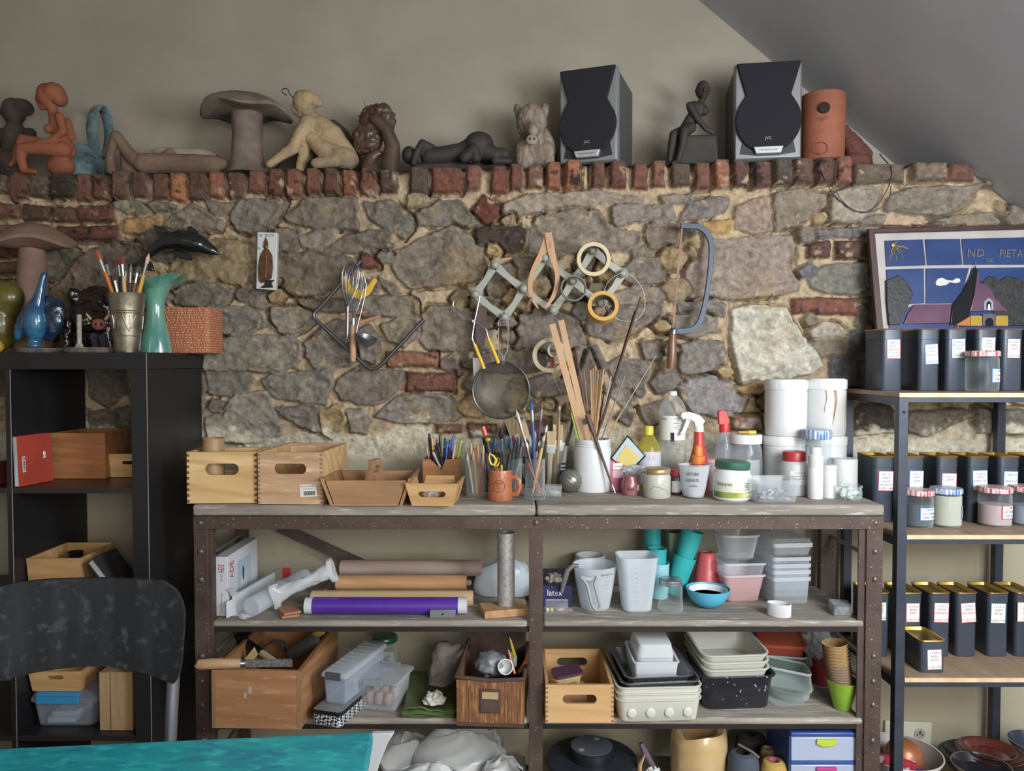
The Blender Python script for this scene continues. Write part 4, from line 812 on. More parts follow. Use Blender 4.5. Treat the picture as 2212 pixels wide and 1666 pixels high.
def hole_panel(b, x0, x1, z0, z1, y0, y1, hx0, hx1, hz0, hz1, n=8, ex=0, M=None):  # board with a rounded hand hole really cut through it
    r_ = (hz1-hz0)/2; zc_ = (hz0+hz1)/2; hole = []
    for i in range(n+1): a = -math.pi/2+math.pi*i/n; hole.append((hx1-r_+r_*math.cos(a), zc_+r_*math.sin(a)))
    for i in range(n+1): a = math.pi/2+math.pi*i/n; hole.append((hx0+r_+r_*math.cos(a), zc_+r_*math.sin(a)))
    N = len(hole); out = []
    cx_, cz_ = (hx0+hx1)/2, zc_
    for hx, hz in hole:              # project each hole point to the board's outline
        dx, dz = hx-cx_, hz-cz_; dx *= (x1-x0)/(hx1-hx0); dz *= (z1-z0)/(hz1-hz0)
        s_ = 1e9
        if dx > 1e-9: s_ = min(s_, (x1-cx_)/dx)
        if dx < -1e-9: s_ = min(s_, (x0-cx_)/dx)
        if dz > 1e-9: s_ = min(s_, (z1-cz_)/dz)
        if dz < -1e-9: s_ = min(s_, (z0-cz_)/dz)
        out.append([cx_+dx*s_, cz_+dz*s_])
    for c_ in ((x0, z0), (x1, z0), (x1, z1), (x0, z1)):
        i = min(range(N), key=lambda q: (out[q][0]-c_[0])**2+(out[q][1]-c_[1])**2); out[i] = list(c_)
    def ys(zz, y): return y-ex*(zz-z0)/(z1-z0)
    def xs_(x, zz): return x+(ex*(zz-z0)/(z1-z0))*(1 if x > cx_ else -1)*(abs(x-cx_)/((x1-x0)/2))
    V = []
    for ring, yy in ((out, y0), (hole, y0), (hole, y1), (out, y1)): V.append([(xs_(x, zz), ys(zz, yy), zz) for x, zz in ring])
    return b.add([q for r in V for q in r], [(k_*N+j, ((k_+1) % 4)*N+j, ((k_+1) % 4)*N+(j+1) % N, k_*N+(j+1) % N) for k_ in range(4) for j in range(N)], M)
def hand_crate(name, label, A, w_, d_, h, m, t_=.009, ex=0, holes=True, hw=.075, hh=.024, hz=.66, hole_back=True, cat='box', mb=None, parts=None):
    A = Matrix.Translation((0, 0, .0012)) @ A; t = thing(name, label, cat, A.to_translation())
    b = B(A)
    for y0, sg in ((0, 1), (d_-t_, -1)):
        if holes and (sg == 1 or hole_back): hole_panel(b, -w_/2, w_/2, 0, h, y0, y0+t_, -hw/2, hw/2, h*hz-hh/2, h*hz+hh/2, ex=ex*sg)
        else: b.add([(-w_/2, y0, 0), (w_/2, y0, 0), (w_/2+ex, y0-ex*sg, h), (-w_/2-ex, y0-ex*sg, h), (-w_/2, y0+t_, 0), (w_/2, y0+t_, 0), (w_/2+ex, y0+t_-ex*sg, h), (-w_/2-ex, y0+t_-ex*sg, h)], [(0, 1, 2, 3), (7, 6, 5, 4), (0, 4, 5, 1), (1, 5, 6, 2), (2, 6, 7, 3), (3, 7, 4, 0)])
        mk('front_panel' if sg == 1 else 'back_panel', b, m, t); b = B(A)
    ms = mb or m
    for sg in (-1, 1):
        x = sg*w_/2; xi_ = sg*(w_/2-t_)
        v = [(x, t_, .0005), (xi_, t_, .0005), (xi_, d_-t_, .0005), (x, d_-t_, .0005), (x+sg*ex, t_-ex, h), (xi_+sg*ex, t_-ex, h), (xi_+sg*ex, d_-t_+ex, h), (x+sg*ex, d_-t_+ex, h)]
        f = [(0, 1, 2, 3), (7, 6, 5, 4), (0, 4, 5, 1), (1, 5, 6, 2), (2, 6, 7, 3), (3, 7, 4, 0)]
        if sg > 0: f = [q[::-1] for q in f]
        mk('side_panel', B(A).add(v, f), ms, t)
    mk('bottom_panel', B(A).box(-w_/2+t_, w_/2-t_, t_, d_-t_, .001, t_*.8), ms, t)
    return t
def kz(p): return K(p.y)
p = S(168, 1035, z); k = kz(p); hand_crate('wooden_box', 'plain orange-brown wooden box beside the red notebook', TR((p.x, p.y, z), 0), 121*k, .16, 99*k, oak_o, .006, holes=False)
p = S(272, 1034, z); k = kz(p); hand_crate('bamboo_tray', 'small bamboo tray with a hand hole, in the top cube beside the orange-brown box', TR((p.x, p.y+.02, z)), 80*k, .11, 52*k, bam, .005, ex=.009, hw=.034, hh=.011, hz=.62)
p = S(262, 1020, z); b = B().box(p.x-.05, p.x+.047, 2.485, 2.56, z+.001, z+.115); solo('storage_box', 'dark brown box at the back of the top cube behind the bamboo tray', 'box', b, mat('dark_brown_card', '#4a382c', .8), bev=.002)
z = ZKS[1]; p = S(118, 1298, z); kk = K(2.27)
t = hand_crate('bamboo_box', 'open bamboo box holding dark jars, behind the chair back in the second cube', TR((P(119, 1250, 2.25).x, 2.25, z)), 105*kk, .19, P(114, 1206, 2.25).z-z, bam, .007, ex=.008, holes=False)
kx = P(160, 1250, 2.36).x
for dx, rr_ in ((0, .026),): b = B(TR((kx+dx, 2.37, z+.008))); b.lathe([(rr_, 0), (rr_, .09), (rr_*.8, .105), (rr_*.85, .107), (rr_*.85, .122), (.001, .122)], 24); solo('dark_jar', 'dark glass jar with a black lid inside the bamboo box', 'jar', b, mat('dark_jar', '#15151a', .12, coat=.6))
t = thing('leaning_book', 'dark book with white page edges leaning beside the bamboo box', 'book', Vector((P(262, 1300, 2.26).x, 2.3, z)))
A = TR((P(281, 1262, 2.24).x, 2.235, z+.003), 0, 0, -37); L_ = .175
b = B(A); b.box(-.003, .0, 0, .13, 0.012, L_); b.box(-.022, -.019, 0, .13, .012, L_); mk('cover', b, mat('dark_cover', '#3a3835', .6), t); mk('pages', B(A).box(-.019, -.003, .002, .128, .014, L_-.003), mat('paper_pages', '#cfd0d6', .8), t)
z = ZKS[2]; Yp = S(138, 1573, z).y; kk = K(Yp); A = TR((P(137, 1500, Yp).x, Yp+.075, z+.001)); cl = clear('clear_box_plastic', '#f2f6fb', .14, .55, .15, '#dfe8f4')
t = thing('storage_tub', 'small clear plastic tub with blue latch in the lowest cube', 'tub', A.to_translation())
b = B(A); b.tub(122*kk, .13, 136*kk, .145, 58*kk, .012); mk('tub_body', b, cl, t); b = B(A); b.rr([(58*kk, 150*kk, .155, .014), (64*kk, 150*kk, .155, .014), (76*kk, 134*kk, .14, .014), (77*kk, 120*kk, .13, .014)]); mk('lid', b, cl, t)
b = B(A); b.box(-58*kk, 34*kk, -.081, -.076, 54*kk, 72*kk); b.box(-58*kk, 34*kk, -.081, -.064, 70*kk, 77*kk); mk('latch', b, mat('cyan_latch', '#2a93cc', .35), t, bev=.001)
for dz, dx, rz in ((.006, -.01, 3), (.024, .0, -6)): b = B(A @ TR((dx-.008, -.055, dz), rz, 0, -4 if dz > .01 else 0)); b.box(-.04, .04, 0, .07, 0, .016); solo('small_white_box', 'small white cardboard box %s inside the clear tub with blue latch' % ('lying underneath' if dz < .01 else 'tilted on top'), 'box', b, mat('white_card', '#cfcfd3', .6))
p = P(122, 1494, Yp+.01); hand_crate('bamboo_tray', 'bamboo tray with a hand hole standing on the tub with blue latch', TR((p.x, Yp+.01, z+77.6*kk)), 105*kk, .12, 46*kk, bam, .006, ex=.008, hw=.045, hh=.013, hz=.7)
pb_ = B().box(P(214, 1500, 2.22).x, P(286, 1500, 2.22).x, 2.22, 2.36, z+.0005, P(250, 1453, 2.22).z); t = tag(mk('wooden_case', pb_, wood('pale_plank', '#b99a72', '#a58459', 'z', 22, .6, .3), bev=.002), 'upright pale wooden case beside the clear tub with blue latch', 'case')
b = B().box(P(238, 1500, 2.22).x, P(239.2, 1500, 2.22).x, 2.2194, 2.2203, z+.001, P(250, 1454, 2.22).z); mk('seam', b, dark_hole, t)  # dark line for the joint between the case boards
z = ZKS[0]; b = B().box(P(-40, 1000, 2.24).x, P(-1, 1000, 2.24).x, 2.24, 2.38, z+.001, z+.06); solo('red_box', 'dark red box at the left edge, in the neighbouring cube', 'box', b, mat('dark_red_card', '#5a2420', .6), bev=.002)
# ------------------------------------------------------------------ things hung on the rubble wall
Yw = 2.555
t = thing('dolphin_sculpture', 'black glazed ceramic dolphin fixed to the wall above the bookcase', 'sculpture', P(390, 520, Yw))
dg_ = mat('black_green_glaze', '#23282a', .15, c2='#15181a', sc=8, coat=.8)
b = sculpt(B(), Yw-.01, [('c', 472, 548, 0, 4, 457, 541, 0, 12, 431, 528, 0, 21, 395, 519, 0, 24, 360, 522, 0, 20, 336, 536, 0, 13, 318, 553, 0, 9, 308, 564, 0, 7)])
remesh('body', b, dg_, .003, par=t, smooth=10)
for nm, pts in (('dorsal_fin', [(362, 526), (342, 508), (327, 484), (352, 490), (380, 510)]), ('side_fin', [(408, 508), (403, 490), (411, 488), (426, 499), (434, 514)]), ('side_fin', [(372, 540), (386, 542), (420, 554), (412, 563), (388, 559)]), ('tail_fluke', [(310, 556), (296, 564), (274, 572), (276, 576), (300, 574), (318, 584), (332, 586), (326, 566)])):
    mk(nm, pp(B(), pts, Yw-.018, .012), dg_, t, bev=.003)
# plaque
t = thing('ceramic_plaque', 'narrow white ceramic plaque of a robed saint, hung on the wall', 'plaque', P(576, 626, Yw))
mk('tile', pp(B(), [(556, 501), (599, 503), (596, 627), (553, 624)], Yw, .02), mat('white_tile', '#c9cbc9', .3, coat=.3), t, bev=.002)
bro = mat('brown_relief', '#6a3f1f', .35, c2='#3c2513', sc=60, coat=.3); blk2 = mat('black_relief', '#1c1a17', .4)
mk('robe', pp(B(), [(570, 538), (580, 538), (588, 552), (590, 580), (586, 602), (564, 612), (558, 606), (557, 575), (562, 550)], Yw-.004, .004), bro, t, bev=.0012)
mk('mitre', pp(B(), [(574, 512), (579, 524), (579, 532), (569, 532), (569, 524)], Yw-.004, .004), mat('olive_relief', '#4d3c1c', .4), t, bev=.001)
mk('face', B().ell(P(574, 533, Yw-.002), (.008, .005, .009), 12), mat('bronze_relief', '#5a4326', .4), t)
mk('staff', B().tube([P(576, 552, Yw-.006), P(574, 600, Yw-.006)], .0014, 6), mat('gold_relief', '#a5792e', .4), t)
mk('anvil', pp(B(), [(571, 605), (592, 605), (586, 612), (590, 621), (562, 622), (572, 614)], Yw-.006, .006), blk2, t, bev=.001)
b = B(); q = P(576, 511, Yw-.0006); txt(b, 'St  ELOI', .0085, TR(q), wd=.048); b.tube([P(x, y, Yw-.001) for x, y in ((562, 540), (558, 533), (555, 534), (556, 538), (559, 537))], .0006, 4); mk('lettering', b, blk2, t, smooth=0)
# bent tube
st_ = mat('brushed_steel', '#8f9297', .3, .9); chrome = mat('chrome', '#a5a8ab', .25, .9)
pts = [(780, 563), (760, 586), (700, 655), (683, 672), (677, 680), (679, 688), (690, 699), (790, 790), (802, 798), (816, 795), (830, 782), (916, 690)]
solo('bent_tube', 'bent grey metal tube bracket hung on the wall like a squared hook', 'tube', B().tube([P(x, y, Yw) for x, y in pts], .0066, 12), mat('grey_tube', '#6f7176', .35, .85))
def whisk(label, p0, p1, p2, wd, hm, hr):
    t = thing('whisk', label, 'whisk', P(*p0, 2.53)); Y = 2.53
    a, c, e = P(*p0, Y), P(*p1, Y), P(*p2, Y); d = (c-a)
    mk('handle', B().tube([a, a+d*.1, a+d*.5, c], [hr*.75, hr, hr*.95, hr*.7], 14), hm, t)
    mk('ferrule', B().tube([c-d*.14, c+d*.02], hr*.82, 14), chrome, t)
    b = B(); b.tube([a-d*.1+Vector((.006*math.cos(q), 0, .006*math.sin(q)+.004)) for q in np.linspace(0, 6.28, 14)[:-1]], .0012, 6, True); mk('hanging_loop', b, chrome, t)
    ax = e-c; L = ax.length; ax.normalize(); sd = ax.cross(Vector((0, 1, 0))).normalized()
    for i in range(6):
        an = math.pi*i/6+.2; di = sd*math.cos(an)+Vector((0, 1, 0))*math.sin(an)*.8; pt = []
        for q in np.linspace(0, 1, 25):
            hgt = .5-.5*math.cos(2*math.pi*q); wdt = math.sin(2*math.pi*q)*hgt**.6
            pt.append(c+ax*L*hgt+di*wd*wdt*1.3)
        mk('wire', B().tube(pt, .0009, 5), chrome, t)
whisk('all-metal balloon whisk hanging from the bent tube', (750, 731), (751, 664), (760, 566), .030, st_, .0065)
whisk('balloon whisk with a pale wooden handle hanging from the bent tube', (762, 781), (763, 690), (768, 572), .032, wood('whisk_wood', '#c9a07a', '#b08760', 'z', 30, .55, .3), .0105)
t = thing('ladle', 'small grey metal ladle hanging beside the whisks', 'ladle', P(780, 740, 2.515))
mk('handle', B().tube([P(x, y, 2.515) for x, y in ((772, 738), (770, 722), (772, 705), (781, 670), (788, 640), (791, 615), (787, 598))], .0028, 8), st_, t)
A = Matrix.Translation(P(793, 727, 2.505)) @ Matrix.Rotation(R(20), 4, 'Y') @ Matrix.Rotation(R(12), 4, 'X')
b = B(A); b.lathe([(.001, -.032), (.014, -.03), (.026, -.021), (.033, -.008), (.035, 0), (.033, 0), (.03, -.009), (.02, -.024), (.001, -.028)], 32); mk('bowl', b, mat('dull_steel', '#85898e', .4, .8), t)
b = band(B(), [(744, 596), (748, 615), (758, 630), (775, 636), (790, 631), (800, 620), (811, 602)], [11, 15, 18, 20, 18, 13, 9], 2.545, .006); solo('rubber_scraper', 'curved yellow rubber scraper tucked behind the whisks', 'scraper', b, mat('yellow_rubber', '#d9ae10', .4), bev=.002)
peg = mat('pink_wood_peg', '#b98263', .6, c2='#a06c4e', sc=30)
solo('wooden_peg', 'horizontal wooden peg behind the whisk handles, left one', 'peg', B().tube([P(737, 680, 2.535), P(793, 674, 2.535)], .0052, 12), peg)
solo('wooden_peg', 'longer wooden peg sloping up to the right of the wooden whisk', 'peg', B().tube([P(776, 697, 2.532), P(822, 683, 2.545)], .0055, 12), peg)
# folding coat rack
N_ = dict(A=(1069, 572), B=(1027, 636), C=(1131, 624), D=(1090, 685), E=(1177, 557), F=(1195, 670), G=(1238, 606), H=(1281, 540), I=(1299, 655), J=(1346, 591))
t = thing('coat_rack', 'grey-green folding lattice coat rack with ball knobs on the wall', 'coat rack', P(1190, 690, Yw)); gg = mat('grey_green_paint', '#9a9c90', .4)
for i, s_ in enumerate(('BA', 'BD', 'ACF', 'DCE', 'EGI', 'FGH', 'HJ', 'IJ')):
    pts = []; ws = []
    for j in range(len(s_)-1):
        a, c = Vector(N_[s_[j]]), Vector(N_[s_[j+1]]); d = c-a
        if j == 0: pts.append(a-d.normalized()*11); ws.append(8); pts.append(a); ws.append(19)
        n2 = Vector((-d.y, d.x)).normalized()
        pts.append(a+d*.5+n2*2); ws.append(13); pts.append(c); ws.append(19)
    pts.append(c+d.normalized()*11); ws.append(8)
    mk('slat', band(B(), [tuple(q) for q in pts], ws, 2.548-(.006 if i in (1, 3, 5, 7) else 0)+.002, .005), gg, t, bev=.001)
for q in N_.values():
    c = P(*q, 2.525); mk('knob', B().ell(c, .0142, 18), gg, t); mk('peg', B().tube([c, c+Vector((0, .03, 0))], .006, 10), gg, t)
# wooden calliper
t = thing('wooden_calliper', 'pale wooden bow calliper hanging on the coat rack', 'calliper', P(1184, 665, 2.51)); cw = wood('calliper_wood', '#c79b74', '#b4845c', 'z', 25, .5, .4)
mk('arm', band(B(), [(1184, 503), (1180, 522), (1172, 545), (1152, 584), (1145, 615), (1149, 642), (1163, 667)], [15, 16, 15, 11, 11, 10, 3], 2.515, .005), cw, t, bev=.001)
mk('arm', band(B(), [(1184, 502), (1188, 525), (1193, 552), (1203, 588), (1202, 620), (1192, 646), (1177, 666)], [16, 17, 15, 10, 10, 9, 3], 2.5085, .005), cw, t, bev=.001)
mk('screw', B().tube([P(1183, 515, 2.506), P(1183, 515, 2.509)], .0045, 12), st_, t)
b = B(); txt(b, 'H H', .006, TR(P(1186, 529, 2.5078), 0, 0, 85)); mk('stamp', b, mat('brown_ink', '#4a3324', .7), t, smooth=0)
solo('wooden_peg', 'short brown peg pointing down beside the left tip of the calliper', 'peg', B().tube([P(1148, 643, 2.52), P(1137, 667, 2.51)], .006, 12), mat('brown_peg', '#7a5238', .6))
# tape rolls
def tape(label, x, y, Ro, Ri, Y, w_, c, rz=0, group=None, core='#6a5c4d'):
    k = K(Y); c0 = P(x, y, Y); t = thing('tape_roll', label, 'tape roll', c0)
    mk('tape', ring_y(B(TR(c0, 0, rz)), (0, 0, 0), Ro*k, Ri*k+.0015, w_), mat('tape_'+c[1:], c, .6, c2=c, bmp=.05, bs=300), t)
    mk('core', ring_y(B(TR(c0, 0, rz)), (0, .0004, 0), Ri*k+.0014, Ri*k, w_-.001), mat('tape_core_'+core[1:], core, .8), t)
tape('cream masking tape roll on the upper right knob of the coat rack', 1281, 562, 36, 27, 2.50, .024, '#cdbb94')
tape('thin dark grey tape roll on the coat rack, left of the yellow one', 1238, 624, 28, 24, 2.50, .018, '#6d655e')
tape('yellow tape roll tilted forward on the lower right knob', 1300, 669, 33, 24, 2.49, .040, '#cf9f48', -14)
tape('wide cream tape roll hanging low, behind the two pale sticks', 1187, 768, 37, 27, 2.53, .02, '#c4b896', 0, None, '#4a3f38')
tape('small white tape roll with a red core hung inside the low cream one', 1198, 757, 16, 10, 2.515, .02, '#d0c6b8', 0, None, '#9b3a35')
solo('red_strap', 'short red strap dangling from the small white tape roll', 'strap', band(B(), [(1193, 772), (1195, 784), (1190, 795)], 6, 2.51, .002), mat('red_strap', '#a32226', .6))
# tongs
t = thing('glazing_tongs', 'wire tongs with two yellow grips hanging from the coat rack', 'tongs', P(1026, 796, 2.51)); yg = mat('yellow_grip', '#e0b50f', .4)
mk('wire_arm', B().tube([P(x, y, 2.485) for x, y in ((1006, 634), (992, 640), (980, 650), (978, 660), (984, 667), (1022, 694), (1044, 706), (1051, 715), (1055, 732), (1058, 742))], .0028, 8), chrome, t)
mk('wire_arm', B().tube([P(x, y, 2.479) for x, y in ((1036, 640), (1032, 662), (1025, 694), (1021, 720), (1020, 732), (1025, 746), (1028, 752))], .0028, 8), chrome, t)
mk('rivet', B().tube([P(1023, 694, 2.474), P(1023, 694, 2.489)], .005, 10), st_, t)
mk('grip', B().tube([P(1055, 731, 2.485), P(1077, 785, 2.481)], [.0055, .006], 12), yg, t)
mk('grip', B().tube([P(1025, 744, 2.479), P(1046, 797, 2.477)], [.0055, .006], 12), yg, t)
for y in (628, 640): mk('claw', B().tube([P(1018, y-3, 2.51), P(1000, y, 2.481), P(990, y+2, 2.506)], .0016, 6), chrome, t)
# palette knife
t = thing('palette_knife', 'broad knife with dark handle behind the strainer', 'knife', P(1030, 870, 2.545))
mk('blade', pp(B(), [(1021, 772), (1038, 772), (1040, 800), (1038, 850), (1032, 871), (1024, 845)], 2.545, .002), mat('knife_steel', '#a8a6a2', .35, .7), t)
mk('handle', pp(B(), [(1027, 660), (1052, 664), (1050, 720), (1040, 773), (1023, 773), (1026, 720)], 2.54, .012), mat('dark_handle', '#5b4a44', .6, c2='#473a36', sc=20, st=(1, 1, .2)), t, bev=.003)
solo('string_toggle', 'dark wooden toggle lying across the strainer handle', 'toggle', B().tube([P(1055, 713, 2.505), P(1072, 707, 2.50), P(1094, 707, 2.50)], [.002, .0045, .004], 8), mat('toggle_wood', '#3a1f1d', .4))
# strainer
t = thing('strainer', 'large round wire mesh strainer hanging on the wall', 'strainer', P(1082, 905, 2.50)); Y = 2.50; k = K(Y)
c0 = P(1082, 843, Y); A = Matrix.Translation(c0) @ Matrix.Rotation(R(90), 4, 'X')
ms_, tt, pr = base_mat('wire_mesh'); pr.inputs['Base Color'].default_value = c4('#5d5852'); pr.inputs['Metallic'].default_value = .5; pr.inputs['Roughness'].default_value = .5
tr_ = nd(tt, 'ShaderNodeBsdfTransparent'); tc = nd(tt, 'ShaderNodeTexCoord'); br_ = nd(tt, 'ShaderNodeTexBrick', Scale=330.0); br_.offset = 0
br_.inputs['Mortar Size'].default_value = .24; br_.inputs['Brick Width'].default_value = 1; br_.inputs['Row Height'].default_value = 1; br_.inputs['Mortar Smooth'].default_value = .3
mp = nd(tt, 'ShaderNodeMapping'); mp.inputs['Rotation'].default_value = (R(90), 0, R(0)); tt.links.new(tc.outputs['Object'], mp.inputs[0]); tt.links.new(mp.outputs[0], br_.inputs[0])
mx = nd(tt, 'ShaderNodeMixShader'); tt.links.new(br_.outputs['Fac'], mx.inputs[0]); tt.links.new(tr_.outputs[0], mx.inputs[1]); tt.links.new(pr.outputs[0], mx.inputs[2]); tt.links.new(mx.outputs[0], tt.nodes['Material Output'].inputs[0])
b = B(A); prof = [(.0915, 0), (.086, -.014), (.07, -.028), (.045, -.037), (.018, -.041), (.003, -.0415)]
b.rings([[(r_*math.cos(2*math.pi*j/48), r_*math.sin(2*math.pi*j/48), z_) for j in range(48)] for r_, z_ in prof], cap0=False, cap1=True); mk('mesh_bowl', b, ms_, t)
b = B(A); b.tube([(.092*math.cos(a), .092*math.sin(a), .0) for a in np.linspace(0, 2*math.pi, 64)[:-1]], .0036, 8, True, flat=1.2); mk('rim', b, mat('rim_steel', '#6f6f70', .35, .8), t)
mk('handle', B().tube([P(x, y, Y-.002) for x, y in ((1086, 785), (1086, 770), (1077, 758), (1077, 694), (1082, 689), (1094, 689), (1098, 694), (1097, 758), (1089, 770), (1089, 785))], .0016, 6), chrome, t)
mk('rest_hook', B().tube([P(x, y, Y-.004) for x, y in ((1124, 885), (1140, 905), (1137, 912), (1128, 908), (1118, 892))], .0012, 6), chrome, t)
b = B(); b.tube([P(x, y, 2.512) for x, y in [tuple(v) for v in smooth_px([(1346, 588), (1318, 604), (1305, 632), (1310, 665), (1335, 690), (1372, 692), (1392, 668), (1390, 630), (1372, 602), (1352, 588)])]], .0009, 5); solo('wire_loop', 'thin wire hanging in a big loop from the right end of the coat rack', 'wire', b, mat('thin_wire', '#8d8a86', .4, .8))
# bow saw
t = thing('bow_saw', 'blue metal framed saw with a wooden handle on the wall', 'saw', P(1452, 796, 2.535))
mk('frame', band(B(), [(1471, 487), (1490, 488), (1510, 490), (1528, 503), (1537, 530), (1535, 580), (1526, 645), (1514, 692), (1500, 710), (1480, 715), (1453, 716)], [12, 12, 12, 13, 10, 10, 10, 12, 12, 11, 12], 2.53, .012), mat('chipped_blue_paint', '#1f3a58', .45, c2='#1a304a', sc=30, c3='#7d7f80', sc3=120, lo3=.66, hi3=.72), t, bev=.001)
mk('blade', band(B(), [(1474, 488), (1469, 540), (1462, 620), (1454, 708)], [4, 5, 5, 4], 2.534, .003, False), mat('rusty_blade', '#7a5a44', .5, .4, c2='#5f463a', sc=40), t)
mk('handle', B().tube([P(x, y, 2.538) for x, y in ((1454, 718), (1453, 728), (1452, 745), (1451, 775), (1449, 797))], [.010, .0125, .014, .0165, .013], 14), wood('saw_handle_wood', '#8a5f45', '#6d4733', 'z', 20, .4, .4, coat=.2), t)
mk('ferrule', B().tube([P(1455, 714, 2.538), P(1454, 722, 2.538)], .0115, 14), st_, t)
# ------------------------------------------------------------------ on the bench top
def pot(x0, x1, yt, yb, z=None, sy=0):          # round thing seen between x0..x1: base matrix, radius, height, metres per pixel
    z = ZB if z is None else z
    p = S((x0+x1)/2, yb, z); Yc_ = min(p.y+(x1-x0)/2*K(p.y), 2.49 if z == ZB else 9)+sy; k = K(Yc_); x = P((x0+x1)/2, yb, Yc_).x
    return TR((x, Yc_, z+.0006)), (x1-x0)/2*k, P(0, yt, Yc_).z-z-.0006, k
def arc(b, r, z0, z1, a0, a1, n=14, tilt=0):    # piece of label wrapped round a cylinder, angles from the front
    b.add([(r*math.sin(R(a)), -r*math.cos(R(a)), z+tilt*R(a)*r) for z in (z0, z1) for a in np.linspace(a0, a1, n)], [(i, i+1, n+i+1, n+i) for i in range(n-1)])
    return b
def ctxt(b, s, h, r, z, ang=0, wd=None, shear=0):
    q = B(); txt(q, s, h, Matrix(), shear=shear, wd=wd)
    if q.v: b.add([(r*math.sin(v.x/r+R(ang)), -r*math.cos(v.x/r+R(ang)), z+v.z) for v in q.v], q.f)
    return b
def wall_prof(r, h, t=.0025, base=.004): return [(r-.002, 0), (r, .002), (r, h-.001), (r-t*.5, h), (r-t, h-.001), (r-t, base), (.001, base)]
glass = clear('clear_glass', '#f6faf9', .05, .6, .04, '#e6ecec'); plas = clear('clear_plastic', '#f8fafc', .10, .55, .12, '#f2f5f8')
frost = clear('frosted_plastic', '#f4f8fb', .34, .75, .35, '#eef3f8'); milk = clear('milky_plastic', '#f4f7f9', .55, .85, .4, '#eef2f5')
white_p = mat('white_plastic', '#d9dcdf', .35); white_c = mat('white_cap', '#dfe1e2', .4); paper = mat('label_paper', '#dcdcd8', .7); ink = mat('black_ink', '#23222a', .7); inkb = mat('blue_ink', '#2d3a6b', .7)
pine2 = wood('worn_pine', '#d6b088', '#ab8360', 'x', 15, .6, .5, c3='#e6cfae'); cedar = wood('figured_pine', '#e6c58c', '#bf945a', 'x', 13, .55, .68)
p = S(480, 1089, ZB); k = K(p.y)
def joints(t, A, w_, h, n, m2):
    for s_ in (-1, 1):
        b = B(A)
        for i in range(n): b.box(s_*w_/2-(.007 if s_ > 0 else 0), s_*w_/2+(0 if s_ > 0 else .007), -.0005, .001, h*(i+.25)/n, h*(i+.72)/n)
        o = mk('finger_joint', b, m2, t); o['kind'] = 'stuff'
A = TR((p.x, p.y, ZB+.001), 3); w_, h_ = 149*k, 112*k
t = hand_crate('wooden_crate', 'light pine crate with finger joints and a hand hole, overhanging the bench\'s left end', A, w_, .115, h_, cedar, .009, hw=72*k, hh=25*k, hz=.66); joints(t, A, w_, h_, 9, mat('end_grain', '#6b4a2f', .7))
b = B(TR((P(461, 960, 2.262).x, 2.262, ZB+.009))); hh = P(461, 946, 2.262).z-ZB-.009
b.lathe(wall_prof(.031, hh, .003), 28); solo('beige_cup', 'plain beige cup standing inside the leftmost pine crate', 'cup', b, mat('beige_stoneware', '#a8895f', .35, c2='#937650', sc=10, coat=.3))
p = S(627, 1091, ZB); k = K(p.y); A = TR((p.x, p.y, ZB+.001), -3); w_, h_ = 142*k, 113*k
t = hand_crate('wooden_crate', 'reddish striped pine crate with a barcode sticker at its lower right', A, w_, .265, h_, pine2, .009, hw=72*k, hh=23*k, hz=.68, mb=cedar); joints(t, A, w_, h_, 12, mat('end_grain_light', '#96704a', .7))
M2 = A @ Matrix.Translation((.030, 0, .022)) @ Matrix.Rotation(R(-3), 4, 'Y')
mk('sticker', B(M2).box(0, .048, -.0008, 0, 0, .035), paper, t)
b = B(M2)
for i in range(13): b.box(.010+i*.0026, .0112+i*.0026+(i*7 % 3)*.0004, -.0012, -.0009, .004, .016)
mk('barcode', b, ink, t)
b = B(M2); txt(b, 'BAC DE RANGEMENT', .0042, Matrix.Translation((.024, -.0011, .028)), wd=.042); txt(b, 'bois de pin', .0036, Matrix.Translation((.024, -.0011, .0215)), wd=.036); mk('lettering', b, inkb, t, smooth=0)
# trug
p = S(791, 1094, ZB); k = K(p.y); A = TR((p.x, p.y, ZB+.001), 0); wb, wt, h_, d_ = 142*k, 181*k, 56*k, .20; e = (wt-wb)/2
trug = wood('old_trug_wood', '#b58a5e', '#8a6445', 'x', 17, .65, .4)
t = thing('wooden_trug', 'old wooden trug with splayed ends and a central handle board', 'trug', p)
def slab(b, q, th):                  # board from four corners and a thickness vector
    q = [Vector(v) for v in q]; th = Vector(th)
    return b.add(q+[v+th for v in q], [(0, 1, 2, 3), (7, 6, 5, 4), (0, 4, 5, 1), (1, 5, 6, 2), (2, 6, 7, 3), (3, 7, 4, 0)])
mk('front_board', slab(B(A), [(-wb/2, 0, .008), (wb/2, 0, .008), (wt/2-.004, -.006, h_), (-wt/2+.004, -.006, h_)], (0, .009, 0)), trug, t, bev=.001)
mk('back_board', slab(B(A), [(-wb/2, d_, .008), (wb/2, d_, .008), (wt/2-.004, d_+.006, h_), (-wt/2+.004, d_+.006, h_)], (0, -.009, 0)), trug, t, bev=.001)
for s_ in (-1, 1): mk('end_board', slab(B(A), [(s_*wb/2, -.002, .0), (s_*wb/2, d_+.002, 0), (s_*(wt/2+.002), d_+.01, h_+.006), (s_*(wt/2+.002), -.01, h_+.006)][::s_], (s_*.009, 0, 0)), trug, t, bev=.001)
mk('base_board', B(A).box(-wb/2, wb/2, .003, d_-.003, 0, .0075), trug, t)
pl = [(-.0, .01), (.0, .01)]
b = B(A @ TR((.012, d_*.5, .0), 72)); hp = [(-.085, .0085), (.085, .0085), (.085, h_*.55), (.05, h_*.9), (.03, h_+.035), (.012, h_+.047), (-.012, h_+.047), (-.03, h_+.035), (-.05, h_*.9), (-.085, h_*.55)]
